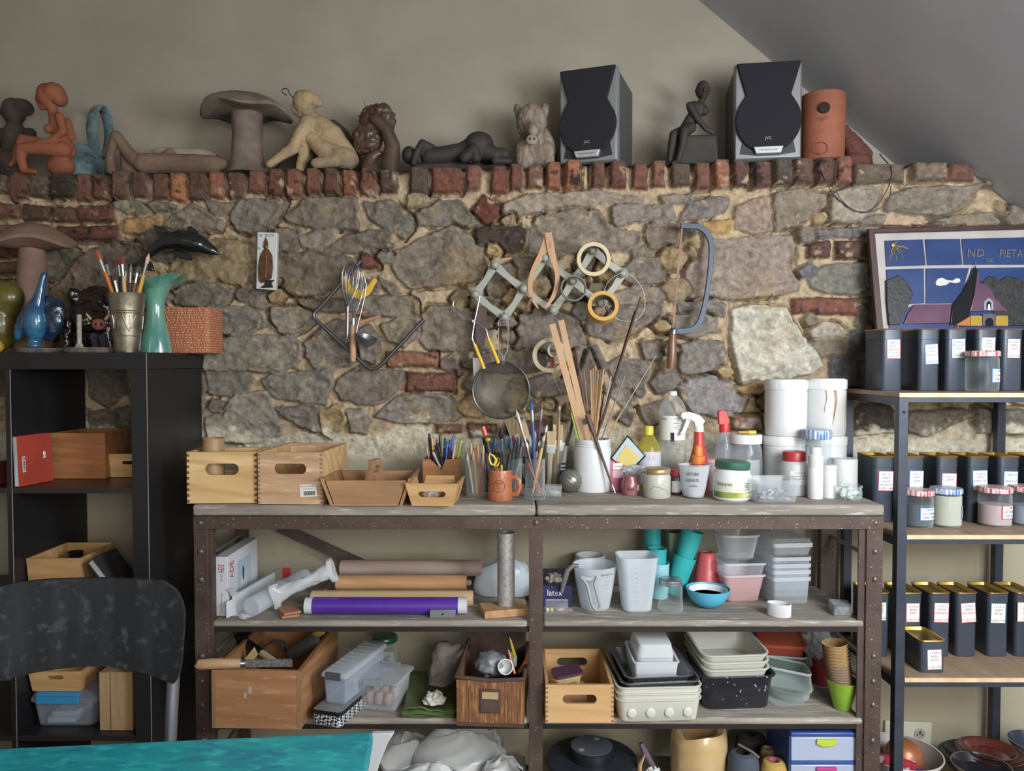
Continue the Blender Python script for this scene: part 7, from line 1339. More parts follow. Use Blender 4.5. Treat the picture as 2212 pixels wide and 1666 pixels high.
def cup_at(name, label, cat, x0, x1, yt, Yc_, z0, m, taper=.88, tilt=0, h=None, inv=False, cut=False):
    k = K(Yc_); r = (x1-x0)/2*k; hh = h or (P(0, yt, Yc_).z-z0); A = TR((P((x0+x1)/2, (yt), Yc_).x, Yc_, z0+.0006), 0, 0, tilt); b = B(A)
    pr = [(r*taper-.002, 0), (r*taper, .002), (r, hh), (r-.002, hh), (r*taper-.003, .006), (.001, .006)] if not inv else [(r-.002, 0.004), (r-.002, 0), (r, 0), (r*taper, hh-.006), (r*taper-.006, hh), (r*taper*.6, hh), (r*taper*.55, hh-.003), (.001, hh-.003)]
    b.lathe(pr, 36); return solo(name, label, cat, b, m)
tq = mat('turquoise_plastic', '#24b0b0', .35, c2='#1d9d9f', sc=6); tq2 = mat('light_turquoise', '#8fc9d6', .35); tq3 = mat('pale_green_plastic', '#8fa894', .45)
zc_ = ZM+.0006
cup_at('plastic_cup', 'tall turquoise tumbler at the back left, reaching up to the bench beam', 'cup', 1392, 1428, 1128, 2.51, zc_, tq, .95)
cup_at('plastic_cup', 'light blue beaker holding a small turquoise cup', 'cup', 1402, 1446, 1216, 2.42, zc_, tq2, .9)
A = TR((P(1420, 1200, 2.42).x, 2.42, P(0, 1246, 2.42).z)); b = B(A); k = K(2.42); b.lathe([(k*17.5, 0), (k*20.5, P(0, 1184, 2.42).z-P(0, 1246, 2.42).z), (k*19, P(0, 1184, 2.42).z-P(0, 1246, 2.42).z), (k*16, .003), (.001, .003)], 32); solo('plastic_cup', 'small turquoise cup nested in the light blue beaker', 'cup', b, tq)
b = B(); b.tube([P(x, y, 2.36) for x, y in ((1424, 1228), (1436, 1230), (1437, 1260), (1424, 1268))], .003, 8); solo('plastic_loop', 'clear loop handle of a beaker beside the square measuring beaker', 'handle', b, plas)
x0, x1 = P(1441, 1200, 2.52).x, P(1490, 1200, 2.52).x; b = B(TR(((x0+x1)/2, 2.525, zc_))); b.tub(x1-x0-.01, .06, x1-x0, .065, .19, .012, .002, .001); solo('plastic_canister', 'pale green canister standing at the back between the turquoise cups', 'canister', b, tq3)
A = TR((P(1457, 1290, 2.43).x, 2.43, ZM+.0105), 0, 0, 15.5); k = K(2.43); 
for i, (z_, lb) in enumerate(((0, 'lower turquoise tumbler of the leaning pair'), (.075, 'upper turquoise tumbler stacked in the leaning pair'))):
    b = B(A); b.lathe([(k*17, z_), (k*(25-i*1.5), z_+.125), (k*(23.5-i*1.5), z_+.125), (k*15.5, z_+.004), (.001, z_+.004)] if i == 0 else [(k*18, z_+.02), (k*24, z_+.135), (k*22.5, z_+.135), (k*16.5, z_+.024), (.001, z_+.024)], 36); solo('plastic_cup', lb, 'cup', b, tq)
cup_at('plastic_cup', 'red plastic cup turned upside down', 'cup', 1494, 1558, 1193, 2.445, zc_, mat('coral_red_plastic', '#b9494c', .4, c2='#c25457', sc=7), .58, inv=True)
A, r, h, k = pot(1422, 1475, 1250, 1325, ZM); t = thing('spice_jar', 'small clear glass jar with a silver lid before the turquoise cups', 'jar', A.to_translation()); b = B(A); b.lathe([(r, 0), (r*1.02, .004), (r*.96, h*.4), (r*.94, h*.78), (r*.85, h*.82)], 36); mk('jar_body', b, glass, t); b = B(A); b.lathe([(r*.95, h*.82), (r*.97, h*.87), (r*.93, h*.89), (r*.97, h*.92), (r*.95, h*.985), (r*.9, h), (.001, h)], 36); mk('lid', b, mat('silver_lid', '#b5bcc2', .3, .8), t)
A, r, h, k = pot(1480, 1578, 1270, 1325, ZM); r *= .97; t = thing('mixing_bowl', 'sky blue bowl with a white inside and dark liquid', 'bowl', A.to_translation()); b = B(A); b.lathe([(r*.3, 0), (r*.5, .004), (r*.78, h*.35), (r*.94, h*.7), (r, h), (r*.96, h)], 44, top=False); mk('bowl_outer', b, mat('sky_blue_plastic', '#4fb2d6', .35), t); b = B(A); b.lathe([(r*.86, h*.93), (r*.88, h*.93), (r*.8, h*.6), (r*.6, h*.3), (.001, h*.2), (.001, h*.25), (r*.58, h*.34), (r*.78, h*.62)], 44); mk('bowl_inner', b, mat('white_inside', '#d3dbe4', .35), t); b = B(A); b.lathe([(r*.7, h*.58), (r*.745, h*.62), (.001, h*.62)], 36); mk('dark_liquid', b, mat('dark_liquid', '#2e3038', .15), t)
def tub_at(name, label, cat, A, wb, db, wt, dt, h, m, rad=.016, lip=.004, lh=.006, t=.0014, **kw): o = solo(name, label, cat, B(A).tub(wb, db, wt, dt, h, rad, t, lip, lh, q=5, **kw), m); mk('rim', B(A).rr([(h-lh-.0004, wt+2*lip+.0008, dt+2*lip+.0008, rad+lip), (h+.0004, wt+2*lip+.0008, dt+2*lip+.0008, rad+lip)], 5, False, False), frost, o); return o
p, k = on(1605, 1304, ZM); A = TR((p.x, p.y+.06, ZM+.0008), 5); pk = clear('pink_stained_plastic', '#f6e6e6', .4, .8, .25, '#ecc8c6')
tub_at('food_tub', 'pink-stained ribbed tub at the bottom of the middle stack', 'tub', A, 72*k, .10, 92*k, .125, 62*k, pk, lip=.005)
tub_at('food_tub', 'clear ribbed tub with a broad rim in the middle of its stack', 'tub', A @ TR((0, 0, 22*k+.0)), 74*k, .10, 94*k, .127, 66*k, plas, lip=.005)
tub_at('food_tub', 'smudged clear oval tub on top of the middle stack', 'tub', A @ TR((-.006, 0, 92*k)), 66*k, .10, 84*k, .118, 56*k, plas, .03, .003)
tub_at('food_tub', 'tall clear box standing behind the pink-stained stack', 'tub', TR((P(1573, 1230, 2.52).x, 2.52, zc_)), .05, .05, .06, .06, .115, plas)
p, k = on(1706, 1310, ZM); k = K(p.y+.01); A = TR((p.x, p.y+.085, ZM+.0008), 5); W_ = 82*k
hz_ = [0, 15, 29, 44]; lbs = ('bottom', 'second', 'third', 'fourth')
for i, y_ in enumerate(hz_): tub_at('lunch_box', f'clear rectangular box, {lbs[i]} from below in the tall nested stack', 'box', A @ TR((0, 0, y_*k+(.0003 if i else 0))), W_*.94-.002*i, .15-.002*i, W_, .165, 62*k, plas, .008, .004, .011, .0005)
tub_at('lunch_box', 'clear rectangular box sitting upright on top of the nested stack', 'box', A @ TR((.002, 0, 107*k)), W_*.96, .15, W_+.004, .168, 30*k, plas, .008, .004, .012)
b = B(A @ TR((-.001, 0, 138*k))); b.rr([(0, W_*.98, .16, .01), (.001, W_+.006, .17, .012), (.011, W_+.006, .17, .012), (.012, W_-.002, .162, .01), (.009, W_-.008, .156, .01)]); solo('plastic_cover', 'clear lid topping the tall stack of boxes', 'lid', b, plas)
p, k = on(1688, 1336, ZM); A = TR((p.x, p.y+.02, ZM+.0008), -28) @ Matrix.Diagonal((1.55, 1, 1, 1)); t = thing('ramekin', 'small white oval dish with a dried pink stain', 'dish', A.to_translation()); b = B(A); r = .0225; h = 46*k*.62; b.lathe([(r*.9, 0), (r*.97, .002), (r, h), (r*.93, h), (r*.87, .006), (.001, .006)], 40); mk('dish_body', b, mat('white_ceramic', '#d5d6d9', .3), t); b = B(A); b.lathe([(r*.85, .0065), (r*.87, .014), (.001, .0075)], 36); mk('pink_residue', b, mat('pink_stain', '#bd9b98', .7, c2='#cdbcb9', sc=60), t)
p, k = on(1822, 1334, ZM); A = TR((p.x, p.y+.004, ZM+.0008), -8); t = thing('small_glass_box', 'small dark clear-sided box at the right front corner of the shelf', 'box', p); b = B(A); b.box(-.026, .026, 0, .058, .001, .034); mk('clear_case', b, plas, t, bev=.002); b = B(A); b.box(-.022, .022, .003, .054, .004, .028); mk('dark_contents', b, mat('dark_contents', '#4a4c50', .4, c2='#8f9296', sc=40), t)
# ------------------------------------------------------------------ lower shelf, left half
Yt = 2.135; k = K(Yt); p = Vector((P(554, 1570, Yt).x, Yt, ZL+.001)); A = TR(p, -2)
tw = wood('toolbox_wood', '#b98658', '#986842', 'x', 14, .6, .5, c3='#c99a6a'); W_, H_ = 197*k, P(0, 1451, Yt).z-ZL
t = hand_crate('tool_crate', 'big orange-brown wooden crate of tools on the lower shelf', A, W_, .40, H_, tw, .011, holes=False, mb=wood('toolbox_side', '#c2925c', '#8f6038', 'y', 16, .6, .5))
for s_ in (-1, 1): b = B(A); b.box(*sorted((s_*W_/2, s_*(W_/2-.011))), -.0006, .0006, .004, H_-.002); mk('end_grain', b, mat('end_grain_light', '#96704a', .7), t)
for dx_, dz, w_ in ((-.018, .11, .006), (-.032, .095, .0045)): b = B(A); b.ell((dx_, -.0004, dz), (w_, .0006, w_*2), 14); mk('paint_blot', b, mat('paint_blot', '#b3a196', .6), t)
zt_ = p.z+H_
t = thing('rasp', 'wood rasp with a pale handle lying across the tool crate', 'rasp', P(520, 1440, Yt+.03)); q = Yt+.006
mk('handle', B().tube([Vector((P(x, 1440, q).x, q+.015*(x-424)/100, zt_+r_+.0015)) for x, r_ in ((424, .008), (430, .0145), (455, .015), (495, .014), (517, .0135))], [.008, .0145, .015, .014, .0125], 16), wood('rasp_handle', '#c7a27c', '#ab8359', 'x', 20, .55, .4), t)
mk('ferrule', B().tube([Vector((P(517, 1440, q).x, q+.0145, zt_+.0145)), Vector((P(527, 1440, q).x, q+.016, zt_+.0145))], [.012, .009], 14), st_, t)
mk('blade', B(TR((P(527, 1440, q).x, q+.016, zt_+.002), 2, 14)).box(0, .13, -.002, .003, .001, .024), mat('rasp_steel', '#77757a', .5, .6, c2='#b5b0a8', sc=160), t)
t = thing('mallet', 'hammer with black grip and cream shaft leaning in the tool crate', 'hammer', P(590, 1430, 2.2)); mk('grip', B().tube([P(515, 1374, 2.42), P(535, 1392, 2.38), P(566, 1412, 2.33)], [.013, .015, .0135], 12), mat('black_rubber', '#15171c', .5), t); mk('shaft', B().tube([P(566, 1412, 2.33), P(594, 1432, 2.28)], .0115, 12), mat('cream_shaft', '#cdbc93', .5), t); 
b = B(); b.tube([P(x, y, 2.42) for x, y in ((548, 1420), (565, 1400), (590, 1385), (612, 1390), (616, 1410))], [.012, .013, .014, .014, .012], 10, flat=.25); solo('metal_band', 'curved steel scraper blade inside the tool crate', 'blade', b, mat('dull_blade', '#7d8086', .35, .7))
b = slab(B(), [P(x, y, 2.44) for x, y in ((652, 1392), (658, 1396), (702, 1370), (695, 1364))], (0, .006, .012)); solo('yellow_level', 'yellow ruler standing up at the back of the tool crate', 'ruler', b, mat('ruler_yellow', '#b3951f', .5))
b = slab(B(), [P(x, y, 2.36) for x, y in ((620, 1418), (640, 1428), (690, 1395), (672, 1386))], (0, .01, .02)); solo('plane_block', 'dark block lying in the back right of the tool crate', 'block', b, mat('dark_iron', '#3c3c3c', .5, .4), bev=.002)
b = slab(B(), [P(x, y, 2.30) for x, y in ((522, 1432), (540, 1434), (556, 1416), (548, 1400))], (0, .008, 0)); solo('wood_offcut', 'tan wood offcut in the tool crate below the black hammer grip', 'offcut', b, cedar)
b = B(); b.tube([P(468, 1428, 2.2), P(478, 1424, 2.22), P(488, 1430, 2.2)], .006, 10); solo('orange_tool', 'small orange tool peeking over the rasp', 'handle', b, mat('orange_plastic', '#d0703f', .4))
# houndstooth tin, clear long box
p, k = on(703, 1573, ZL); A = TR((p.x-.0, p.y+.004, ZL+.001), -17)
m, tt, pr = base_mat('houndstooth'); tc = nd(tt, 'ShaderNodeTexCoord'); ck = nd(tt, 'ShaderNodeTexChecker', Scale=150.0); mp = nd(tt, 'ShaderNodeMapping'); mp.inputs['Rotation'].default_value = (R(20), R(35), R(45)); tt.links.new(tc.outputs['Object'], mp.inputs[0]); tt.links.new(mp.outputs[0], ck.inputs[0]); tt.links.new(mixc(tt, ck.outputs[1], c4('#d0d2d6'), c4('#1b1b1f')), pr.inputs['Base Color']); pr.inputs['Roughness'].default_value = .35
m2, tt, pr = base_mat('fine_check'); tc = nd(tt, 'ShaderNodeTexCoord'); ck = nd(tt, 'ShaderNodeTexChecker', Scale=330.0); tt.links.new(tc.outputs['Object'], ck.inputs[0]); tt.links.new(mixc(tt, ck.outputs[1], c4('#a9abb0'), c4('#1b1b1f')), pr.inputs['Base Color']); pr.inputs['Roughness'].default_value = .35
t = thing('patterned_tin', 'long black and white checked tin under the clear long box', 'tin', p); mk('tin_body', B(A @ TR((0, .13, 0))).rr([(0, .086, .25, .012), (.003, .09, .255, .012), (.033, .09, .255, .012)], 5), m, t); mk('tin_lid', B(A @ TR((0, .13, .033))).rr([(.0003, .093, .258, .012), (.011, .093, .258, .012)], 5), mat('black_tin', '#1b1b1f', .3), t); mk('lid_pattern', B(A @ TR((0, .13, .0445))).rr([(0, .091, .256, .012), (.001, .088, .252, .012)], 5), m2, t)
zb_ = .0462; A2 = A @ TR((.006, .165, zb_)); t = thing('clear_box', 'long narrow clear plastic box with grey clips on the checked tin', 'box', A2.to_translation()); b = B(A2); b.tub(.062, .245, .07, .255, .082, .006, .0015, .002); mk('box_body', b, cl, t)
mk('lid', B(A2 @ TR((0, 0, .0824))).rr([(0, .082, .268, .008), (.006, .082, .268, .008), (.012, .074, .26, .008), (.013, .07, .256, .008)], 4), clear('ribbed_lid', '#f4f7fa', .35, .8, .2, '#e3e9ef'), t)
for i in range(9): mk('lid_rib', B(A2).box(-.033, .033, -.115+.027*i, -.111+.027*i, .0955, .0975), plas, t)
for y_ in (-.137, .132): mk('clip', B(A2).box(-.024, .024, y_, y_+.006, .076, .097), mat('grey_clip', '#4f545c', .4), t, bev=.001)
# small clear tub, jar, cloth, bundle
p, k = on(815, 1541, ZL); A = TR((p.x+.004, p.y+.065, ZL+.001), -14); t = thing('clear_box', 'small clear box with grey clip holding brown pieces', 'box', A.to_translation()); hh = 66*k; b = B(A); b.tub(92*k, .115, 104*k, .125, hh, .012, .0015, .002); mk('box_body', b, plas, t); mk('lid', B(A @ TR((0, 0, hh+.0004))).rr([(0, 118*k, .142, .014), (.005, 118*k, .142, .014), (.010, 104*k, .128, .012)], 4), plas, t)
for y_ in (-.073, .068): mk('clip', B(A).box(-.03, .03, y_, y_+.005, hh-.008, hh+.011), mat('clip_grey', '#8d939b', .4), t, bev=.001)
b = B(A)
for i in range(6): solo('brown_piece', 'rounded brown piece lying inside the small clear box with grey clip', 'piece', B(A).ell((-.03+.03*(i % 3), -.02+.045*(i//3), .026), (.0145, .02, .022), 10), mat('brown_pieces', '#a78676', .8), 'brown pieces in the small clear box')
A, r, h, k = pot(804, 860, 1372, 1478, ZL, .03); t = thing('preserve_jar', 'glass jar with a dark green lid and a label, behind the small clear box', 'jar', A.to_translation()); b = B(A); b.lathe([(r*.94, 0), (r*.98, .005), (r*.98, h*.74), (r*.88, h*.84)], 36); mk('jar_body', b, glass, t); b = B(A); b.lathe([(r*.93, h*.85), (r*.98, h*.87), (r*.98, h*.95), (r*.9, h*.99), (.001, h)], 36); mk('lid', b, mat('bottle_green_lid', '#1d5a41', .3, coat=.3), t); b = B(A); arc(b, r*.985+.0005, h*.12, h*.55, -75, -12); mk('label', b, paper, t); b = B(A); ctxt(b, '|||| ||', .012, r+.0006, h*.16, -28); ctxt(b, 'cornichons', .006, r+.0006, h*.45, -45, .024); mk('lettering', b, ink, t, smooth=0); b = B(A); b.lump((.004, 0, h*.32), (r*.75, r*.7, h*.28), .3, 12); mk('crumpled_film', b, clear('wrap_film', '#eef2f5', .35, .8, .15, '#c5d0d8'), t)
gc = mat('green_oilcloth', '#56683a', .4, c2='#45552f', sc=10, coat=.15, bmp=.2, bs=40)
def f3(u_, v_):
    p_ = P(872+u_*118, 1556, 2.215); d = .0035*math.sin(9*u_+3*v_)+.002*math.sin(23*u_)
    return (p_.x-.012*v_+.02*v_*u_, 2.205+.23*v_, ZL+.022+d*(1-v_)+.016*v_+.006*math.sin(5*u_)*(v_ < .1))
b = B(); b.grid(f3, 30, 20)
for L in range(3): b.grid(lambda u_, v_, L=L: (P(868+u_*116, 1556, 2.215).x, 2.2-.003*L+.24*v_, ZL+.0048+.006*L+.0022*math.sin(11*u_+L*2)), 24, 4)
solo('oilcloth', 'folded green oilcloth on the lower shelf beside the wicker basket', 'cloth', b, gc).modifiers.new('solid', 'SOLIDIFY').thickness = .0022
t = thing('cloth_bundle', 'grey-brown cloth bundle with a white knotted end on the green oilcloth', 'bundle', P(945, 1540, 2.24)); b = sculpt(B(), 2.32, [('c', 952, 1428, .08, 25, 950, 1468, .05, 30, 952, 1500, 0, 30), ('c', 975, 1432, .08, 24, 968, 1470, .04, 28), ('c', 970, 1500, -.01, 26, 985, 1520, -.02, 20)]); remesh('wrapped_cloth', flr(b, ZL+.052), mat('taupe_cloth', '#7d746c', .9, c2='#6d645d', sc=10, bmp=.2, bs=80), .005, par=t, bumpy=.012, bs=.03)
mk('white_knot', flr(B().lump(P(938, 1518, 2.235), (.038, .03, .036), .28, 21, 56, 7), ZL+.034), mat('white_cloth', '#c3c2ba', .85), t)
# wicker basket
p, k = on(1068, 1566, ZL); A = TR((p.x-.012, p.y-.012, ZL+.001), -4); W_, H_ = 146*K(p.y), 112*K(p.y)
t = thing('wicker_basket', 'brown wicker box with fabric rim and label pocket', 'basket', A.to_translation()); m, tt, pr = base_mat('wicker_reed'); f, raw, mp = noise_fac(tt, 190, (1, 1, .02), .38, .62, 2); f2, _, _ = noise_fac(tt, 60, (1, 1, .5), .4, .6, 2); o_ = mixc(tt, f, c4('#5f3b24'), c4('#b07a46')); tt.links.new(mixc(tt, f2, o_, c4('#7a4f30')), pr.inputs['Base Color']); bump(tt, pr, raw, .8, .003); pr.inputs['Roughness'].default_value = .6
bf = mat('brown_fabric', '#5b463e', .85, c2='#4a3832', sc=20, bmp=.2, bs=90)
b = B(A); b.rings([[(x_*1.0, y_, z_) for x_, y_ in q] for q, z_ in (([(-W_/2, 0), (W_/2, 0), (W_/2, .27), (-W_/2, .27)], 0), ([(-W_/2, -.003), (W_/2, -.003), (W_/2, .27), (-W_/2, .27)], H_*.9), ([(-W_/2+.006, .004), (W_/2-.006, .004), (W_/2-.006, .264), (-W_/2+.006, .264)], H_*.9), ([(-W_/2+.006, .006), (W_/2-.006, .006), (W_/2-.006, .264), (-W_/2+.006, .264)], .006))]); mk('basket_body', b, m, t)
b = B(A); zz = H_*.94; rim_ = [(-W_/2, -.002, zz+.004), (0, -.004, zz-.004), (W_/2, -.002, zz+.002), (W_/2, .13, zz+.0), (W_/2, .268, zz+.006), (0, .268, zz+.006), (-W_/2, .268, zz+.012), (-W_/2, .13, zz+.006)]; b.tube(rim_, .0058, 8, True); mk('fabric_rim', b, bf, t)
mk('fabric_binding', B(A).box(-W_/2-.001, W_/2+.001, -.0022, .001, 0, .010), bf, t)
mk('lining', B(A).box(-W_/2+.007, W_/2-.007, .255, .262, .01, H_+.045), bf, t)
M2 = A @ Matrix.Translation((.0, -.006, H_*.28)); mk('label_pocket', B(M2).box(-.028, .03, 0, .0035, 0, .068), bf, t, bev=.001); mk('card', B(M2).box(-.022, .024, -.0012, 0, .04, .06), mat('card_tan', '#b59a70', .7), t); mk('pocket_flap', B(M2).box(-.027, .029, -.002, 0, .002, .032), bf, t, bev=.0008)
Yw2 = p.y+.10; zt_ = ZL+H_
solo('bubble_wrap', 'grey crumpled bubble wrap filling the left of the wicker basket', 'packing', B().lump(P(1060, 1434, Yw2), (.05, .05, .04), .14, 31, 56, 7), mat('grey_film', '#83878d', .35, c2='#6a6d72', sc=30))
A3 = Matrix.Translation(P(1092, 1441, Yw2-.06)) @ Matrix.Rotation(R(70), 4, 'X'); b = B(A3); b.lathe([(.0205, -.035), (.0225, 0), (.0195, 0), (.018, -.03), (.001, -.03)], 30); solo('white_cup', 'small white cup lying on its side in the wicker basket', 'cup', b, mat('white_ceramic', '#d5d6d9', .3))
solo('yellow_strip', 'pointed yellow strip sticking up from the wicker basket', 'strip', pp(B(), [(1100, 1376), (1105, 1384), (1117, 1420), (1110, 1422)], Yw2, .003), mat('yellow_strip', '#d2c42a', .4))
b = B(); b.tube([P(1098, 1404, Yw2-.03), P(1112, 1456, Yw2-.05)], [.0025, .004], 8); solo('orange_tool', 'orange and black tool leaning inside the wicker basket', 'tool', b, mat('orange_plastic', '#d0703f', .4))
solo('orange_scraper', 'orange jagged piece at the right edge of the wicker basket', 'tool', pp(B(), [(1142, 1406), (1144, 1424), (1134, 1446), (1120, 1457), (1118, 1452), (1132, 1430)], Yw2-.02, .003), mat('orange_plastic', '#d0703f', .4))
solo('white_spoon', 'white rounded handle behind the yellow strip in the wicker basket', 'handle', B().tube([P(1104, 1408, Yw2+.02), P(1111, 1420, Yw2+.02), P(1112, 1440, Yw2+.02)], [.006, .009, .006], 10), mat('white_ceramic', '#d5d6d9', .3))
# ------------------------------------------------------------------ lower shelf, right half
Yc_ = 2.17; k = K(Yc_); A = TR((P(1252, 1560, Yc_).x, Yc_, ZL+.001), 0); W_ = 149*k; H_ = P(0, 1481, Yc_).z-ZL-.001
t = hand_crate('wooden_crate', 'pine crate with oval hand holes at the left of the lower right shelf', A, W_, .285, H_, wood('fresh_pine', '#dcb680', '#c0935c', 'x', 12, .5, .5), .009, hw=75*k, hh=21*k, hz=.62)
joints(t, A, W_, H_, 8, mat('end_grain_light', '#96704a', .7))
t = thing('margarine_tub', 'yellow and purple printed tub inside the lower pine crate', 'tub', P(1222, 1445, 2.30)); A2 = TR((P(1226, 1450, 2.32).x, 2.32, ZL+.045), 8, 0, -8); mk('tub_body', B(A2).tub(.07, .06, .08, .07, .04, .012), mat('butter_yellow', '#cdb876', .4), t); mk('lid', B(A2 @ TR((.004, 0, .0405))).rr([(0, .088, .076, .014), (.008, .088, .076, .014)], 4), mat('purple_lid', '#5e3a55', .4), t); b = B(A2); txt(b, 'Caramels', .011, Matrix.Translation((0, -.0375, .018)), wd=.05); mk('lettering', b, mat('brown_ink', '#4a3324', .7), t, smooth=0)
solo('wood_block', 'wooden block lying under the printed tub in the lower pine crate', 'block', B(A).box(-.05, .03, .09, .19, .009, .043), pal)
cream = mat('cream_plastic', '#c9c9be', .4); p, k = on(1421, 1562, ZL); A = TR((p.x, p.y+.115, ZL+.001), 3)
def tray(name, label, A, wb, db, wt, dt, h, m, rad=.022, lip=.005, t_=.0012, cat='tray', dots=False, grp=None):
    t = thing(name, label, cat, A.to_translation(), grp); mk('tray_body', B(A).tub(wb, db, wt, dt, h, rad, t_, lip, .003, q=6), m, t)
    if dots:
        for i in range(4): b = B(A); b.ell((wb*(-.36+.24*i), -db/2-.0025-.003, h*.42), (.014, .0035, .014), 18); mk('dimple', b, m, t)
    return t
hh = 52*k
tray('plastic_tray', 'cream tray with round dimples, lowest of the left stack', A, 172*k, .22, 184*k, .235, hh, cream, dots=True)
tray('plastic_tray', 'cream tray in the middle of the left stack', A @ TR((0, 0, .0185)), 173*k, .22, 184*k, .235, hh, cream)
tray('plastic_tray', 'cream tray on top of the left stack, holding foil trays', A @ TR((0, 0, .037)), 173*k, .22, 184*k, .235, hh, cream)
foil = mat('aluminium_foil', '#b5b8bc', .25, .9, bmp=.5, bs=60); A2 = A @ TR((0, .003, .068), 3, 3)
tray('foil_tray', 'larger crinkled foil tray set in the left cream stack', A2, .185, .185, .222, .226, .055, foil, .02, .006, .001); tray('foil_tray', 'smaller foil tray inside the larger crinkled one', A2 @ TR((-.002, -.002, .019), 0), .16, .165, .195, .205, .05, foil, .02, .006, .001)
A3 = A2 @ TR((-.002, -.008, .0245), -4); tray('white_tub', 'square milky white tub standing in the foil trays', A3, .115, .135, .128, .15, .075, milk, .008, .004, .002, 'tub')
b_ = [('lowest', 0), ('second', .010), ('third', .020), ('top', .030)]
for nm, z_ in b_:
    A4 = A3 @ TR((.0, .002, .052+z_), 0) ; b = B(A4); b.rr([(0, .108, .13, .016), (.009, .108, .13, .016), (.0092, .102, .124, .016)] if nm != 'top' else [(0, .108, .13, .016), (.006, .108, .13, .016), (.036, .096, .118, .014), (.038, .09, .112, .014)], 5); solo('upturned_tub', f'{nm} of the four upturned milky tubs nested in the white tub', 'tub', b, clear('milky_lid', '#f4f6f8', .5, .85, .3, '#eceff2') if nm != 'top' else milk)
Yk_ = 2.235; p, k = on(1594, 1540, ZL); A = TR((p.x, p.y+.115, ZL+.001), 4)
enam = mat('speckled_black_enamel', '#191b24', .2, c2='#1f222c', sc=8, coat=.6, c3='#b9bcc4', sc3=75, lo3=.66, hi3=.69)
hh = 84*k*.92; tray('enamel_tray', 'deep black enamel tray splashed with white under the right cream stack', A, 146*k, .19, 160*k, .215, hh, enam, .026, .008, .003)
A2 = A @ TR((-.008, .0, .022), 1)
for i, nm in enumerate(('lowest', 'middle', 'top')): tray('plastic_tray', f'cream tray, {nm} of the three in the black enamel tray', A2 @ TR((-.001*i, .002*i, .0385+.021*i), 0, 5), 128*k, .165, 146*k, .21, .075, cream, .026, .005)
p, k = on(1690, 1500, ZL); A = TR((P(1690, 1440, 2.46).x, 2.47, ZL+.001), -12)
tub_at('storage_tub', 'dark green tub at the back under the orange-red lidded one', 'tub', A, .13, .10, .14, .11, .10, mat('dark_green_plastic', '#2c4a40', .4), .016)
A2 = A @ TR((-.004, -.004, .1035), 2); t = thing('storage_tub', 'tub with a tilted orange-red lid at the back right', 'tub', A2.to_translation()); mk('tub_body', B(A2 @ TR((0, 0, .001), 0, 8)).rr([(0, .125, .10, .016), (.03, .13, .105, .016)], 4), mat('brick_red_plastic', '#8f3c2a', .4), t); mk('lid', B(A2 @ TR((.0, 0, .0315), 0, 10)).rr([(0, .148, .118, .02), (.010, .148, .118, .02), (.010, .128, .1, .016), (.006, .124, .096, .016)], 5), mat('orange_red_lid', '#b2482c', .35, coat=.2), t)
film2 = clear('crackly_film', '#f4f6f7', .3, .85, .12, '#e8ecef'); solo('plastic_bag', 'clear crackly plastic bag at the back beside the paper pots', 'bag', B().lump(P(1760, 1400, 2.47), (.055, .045, .075), .25, 41, 60, 9), film2)
A, r, h, k = pot(1748, 1796, 1418, 1500, ZL, .05); b = B(A); b.lathe([(r*.7, 0), (r*.8, h*.3), (r, h), (r*.94, h), (r*.7, .01), (.001, .01)], 32); solo('red_bowl', 'dark red cup half hidden behind the paper pots', 'cup', b, mat('dark_red_plastic', '#8a2a34', .35))
p, k = on(1705, 1525, ZL); A = TR((P(1712, 1500, 2.33).x, 2.35, ZL+.001))
b = B(A @ TR((-.03, -.02, 0), 10)); b.rr([(0, .10, .10, .02), (.003, .104, .104, .02), (.0032, .09, .09, .02)], 4); solo('flat_tray', 'flat clear tray lying under the round clear tray', 'lid', b, glass)
b = B(A @ TR((0, 0, .0045))); n = 80; b.rings([[(r_*(1+(.02*(j % 2) if f_ else 0))*math.cos(2*math.pi*j/n), r_*(1+(.02*(j % 2) if f_ else 0))*math.sin(2*math.pi*j/n), z_) for j in range(n)] for r_, z_, f_ in ((.055, 0, 1), (.06, .028, 1), (.068, .03, 0), (.068, .033, 0), (.058, .031, 0), (.053, .003, 0), (.001, .003, 0))]); solo('clear_tray', 'round fluted clear tray on the lower right shelf', 'tray', b, glass)
A2 = A @ TR((-.018, .0, .041), -8, 0, 9); tub_at('clear_tray', 'rectangular clear tray upside down on the round fluted one', 'tray', A2, .145, .115, .125, .095, .058, glass, .016, .0008)
A, r, h, k = pot(1786, 1852, 1468, 1545, ZL); t = thing('green_cup', 'lime green plastic cup holding a tall stack of paper pots', 'cup', A.to_translation()); b = B(A); b.lathe([(r*.5, 0), (r*.55, .003), (r*.8, h*.55), (r*1.02, h), (r*.97, h), (r*.74, h*.5), (r*.48, .006), (.001, .006)], 40); mk('cup_body', b, mat('lime_cup', '#86b022', .35, c2='#79a11d', sc=6), t)
kk = k; off = Vector((-1*kk, 0, 0)); z_ = .045; i = 0
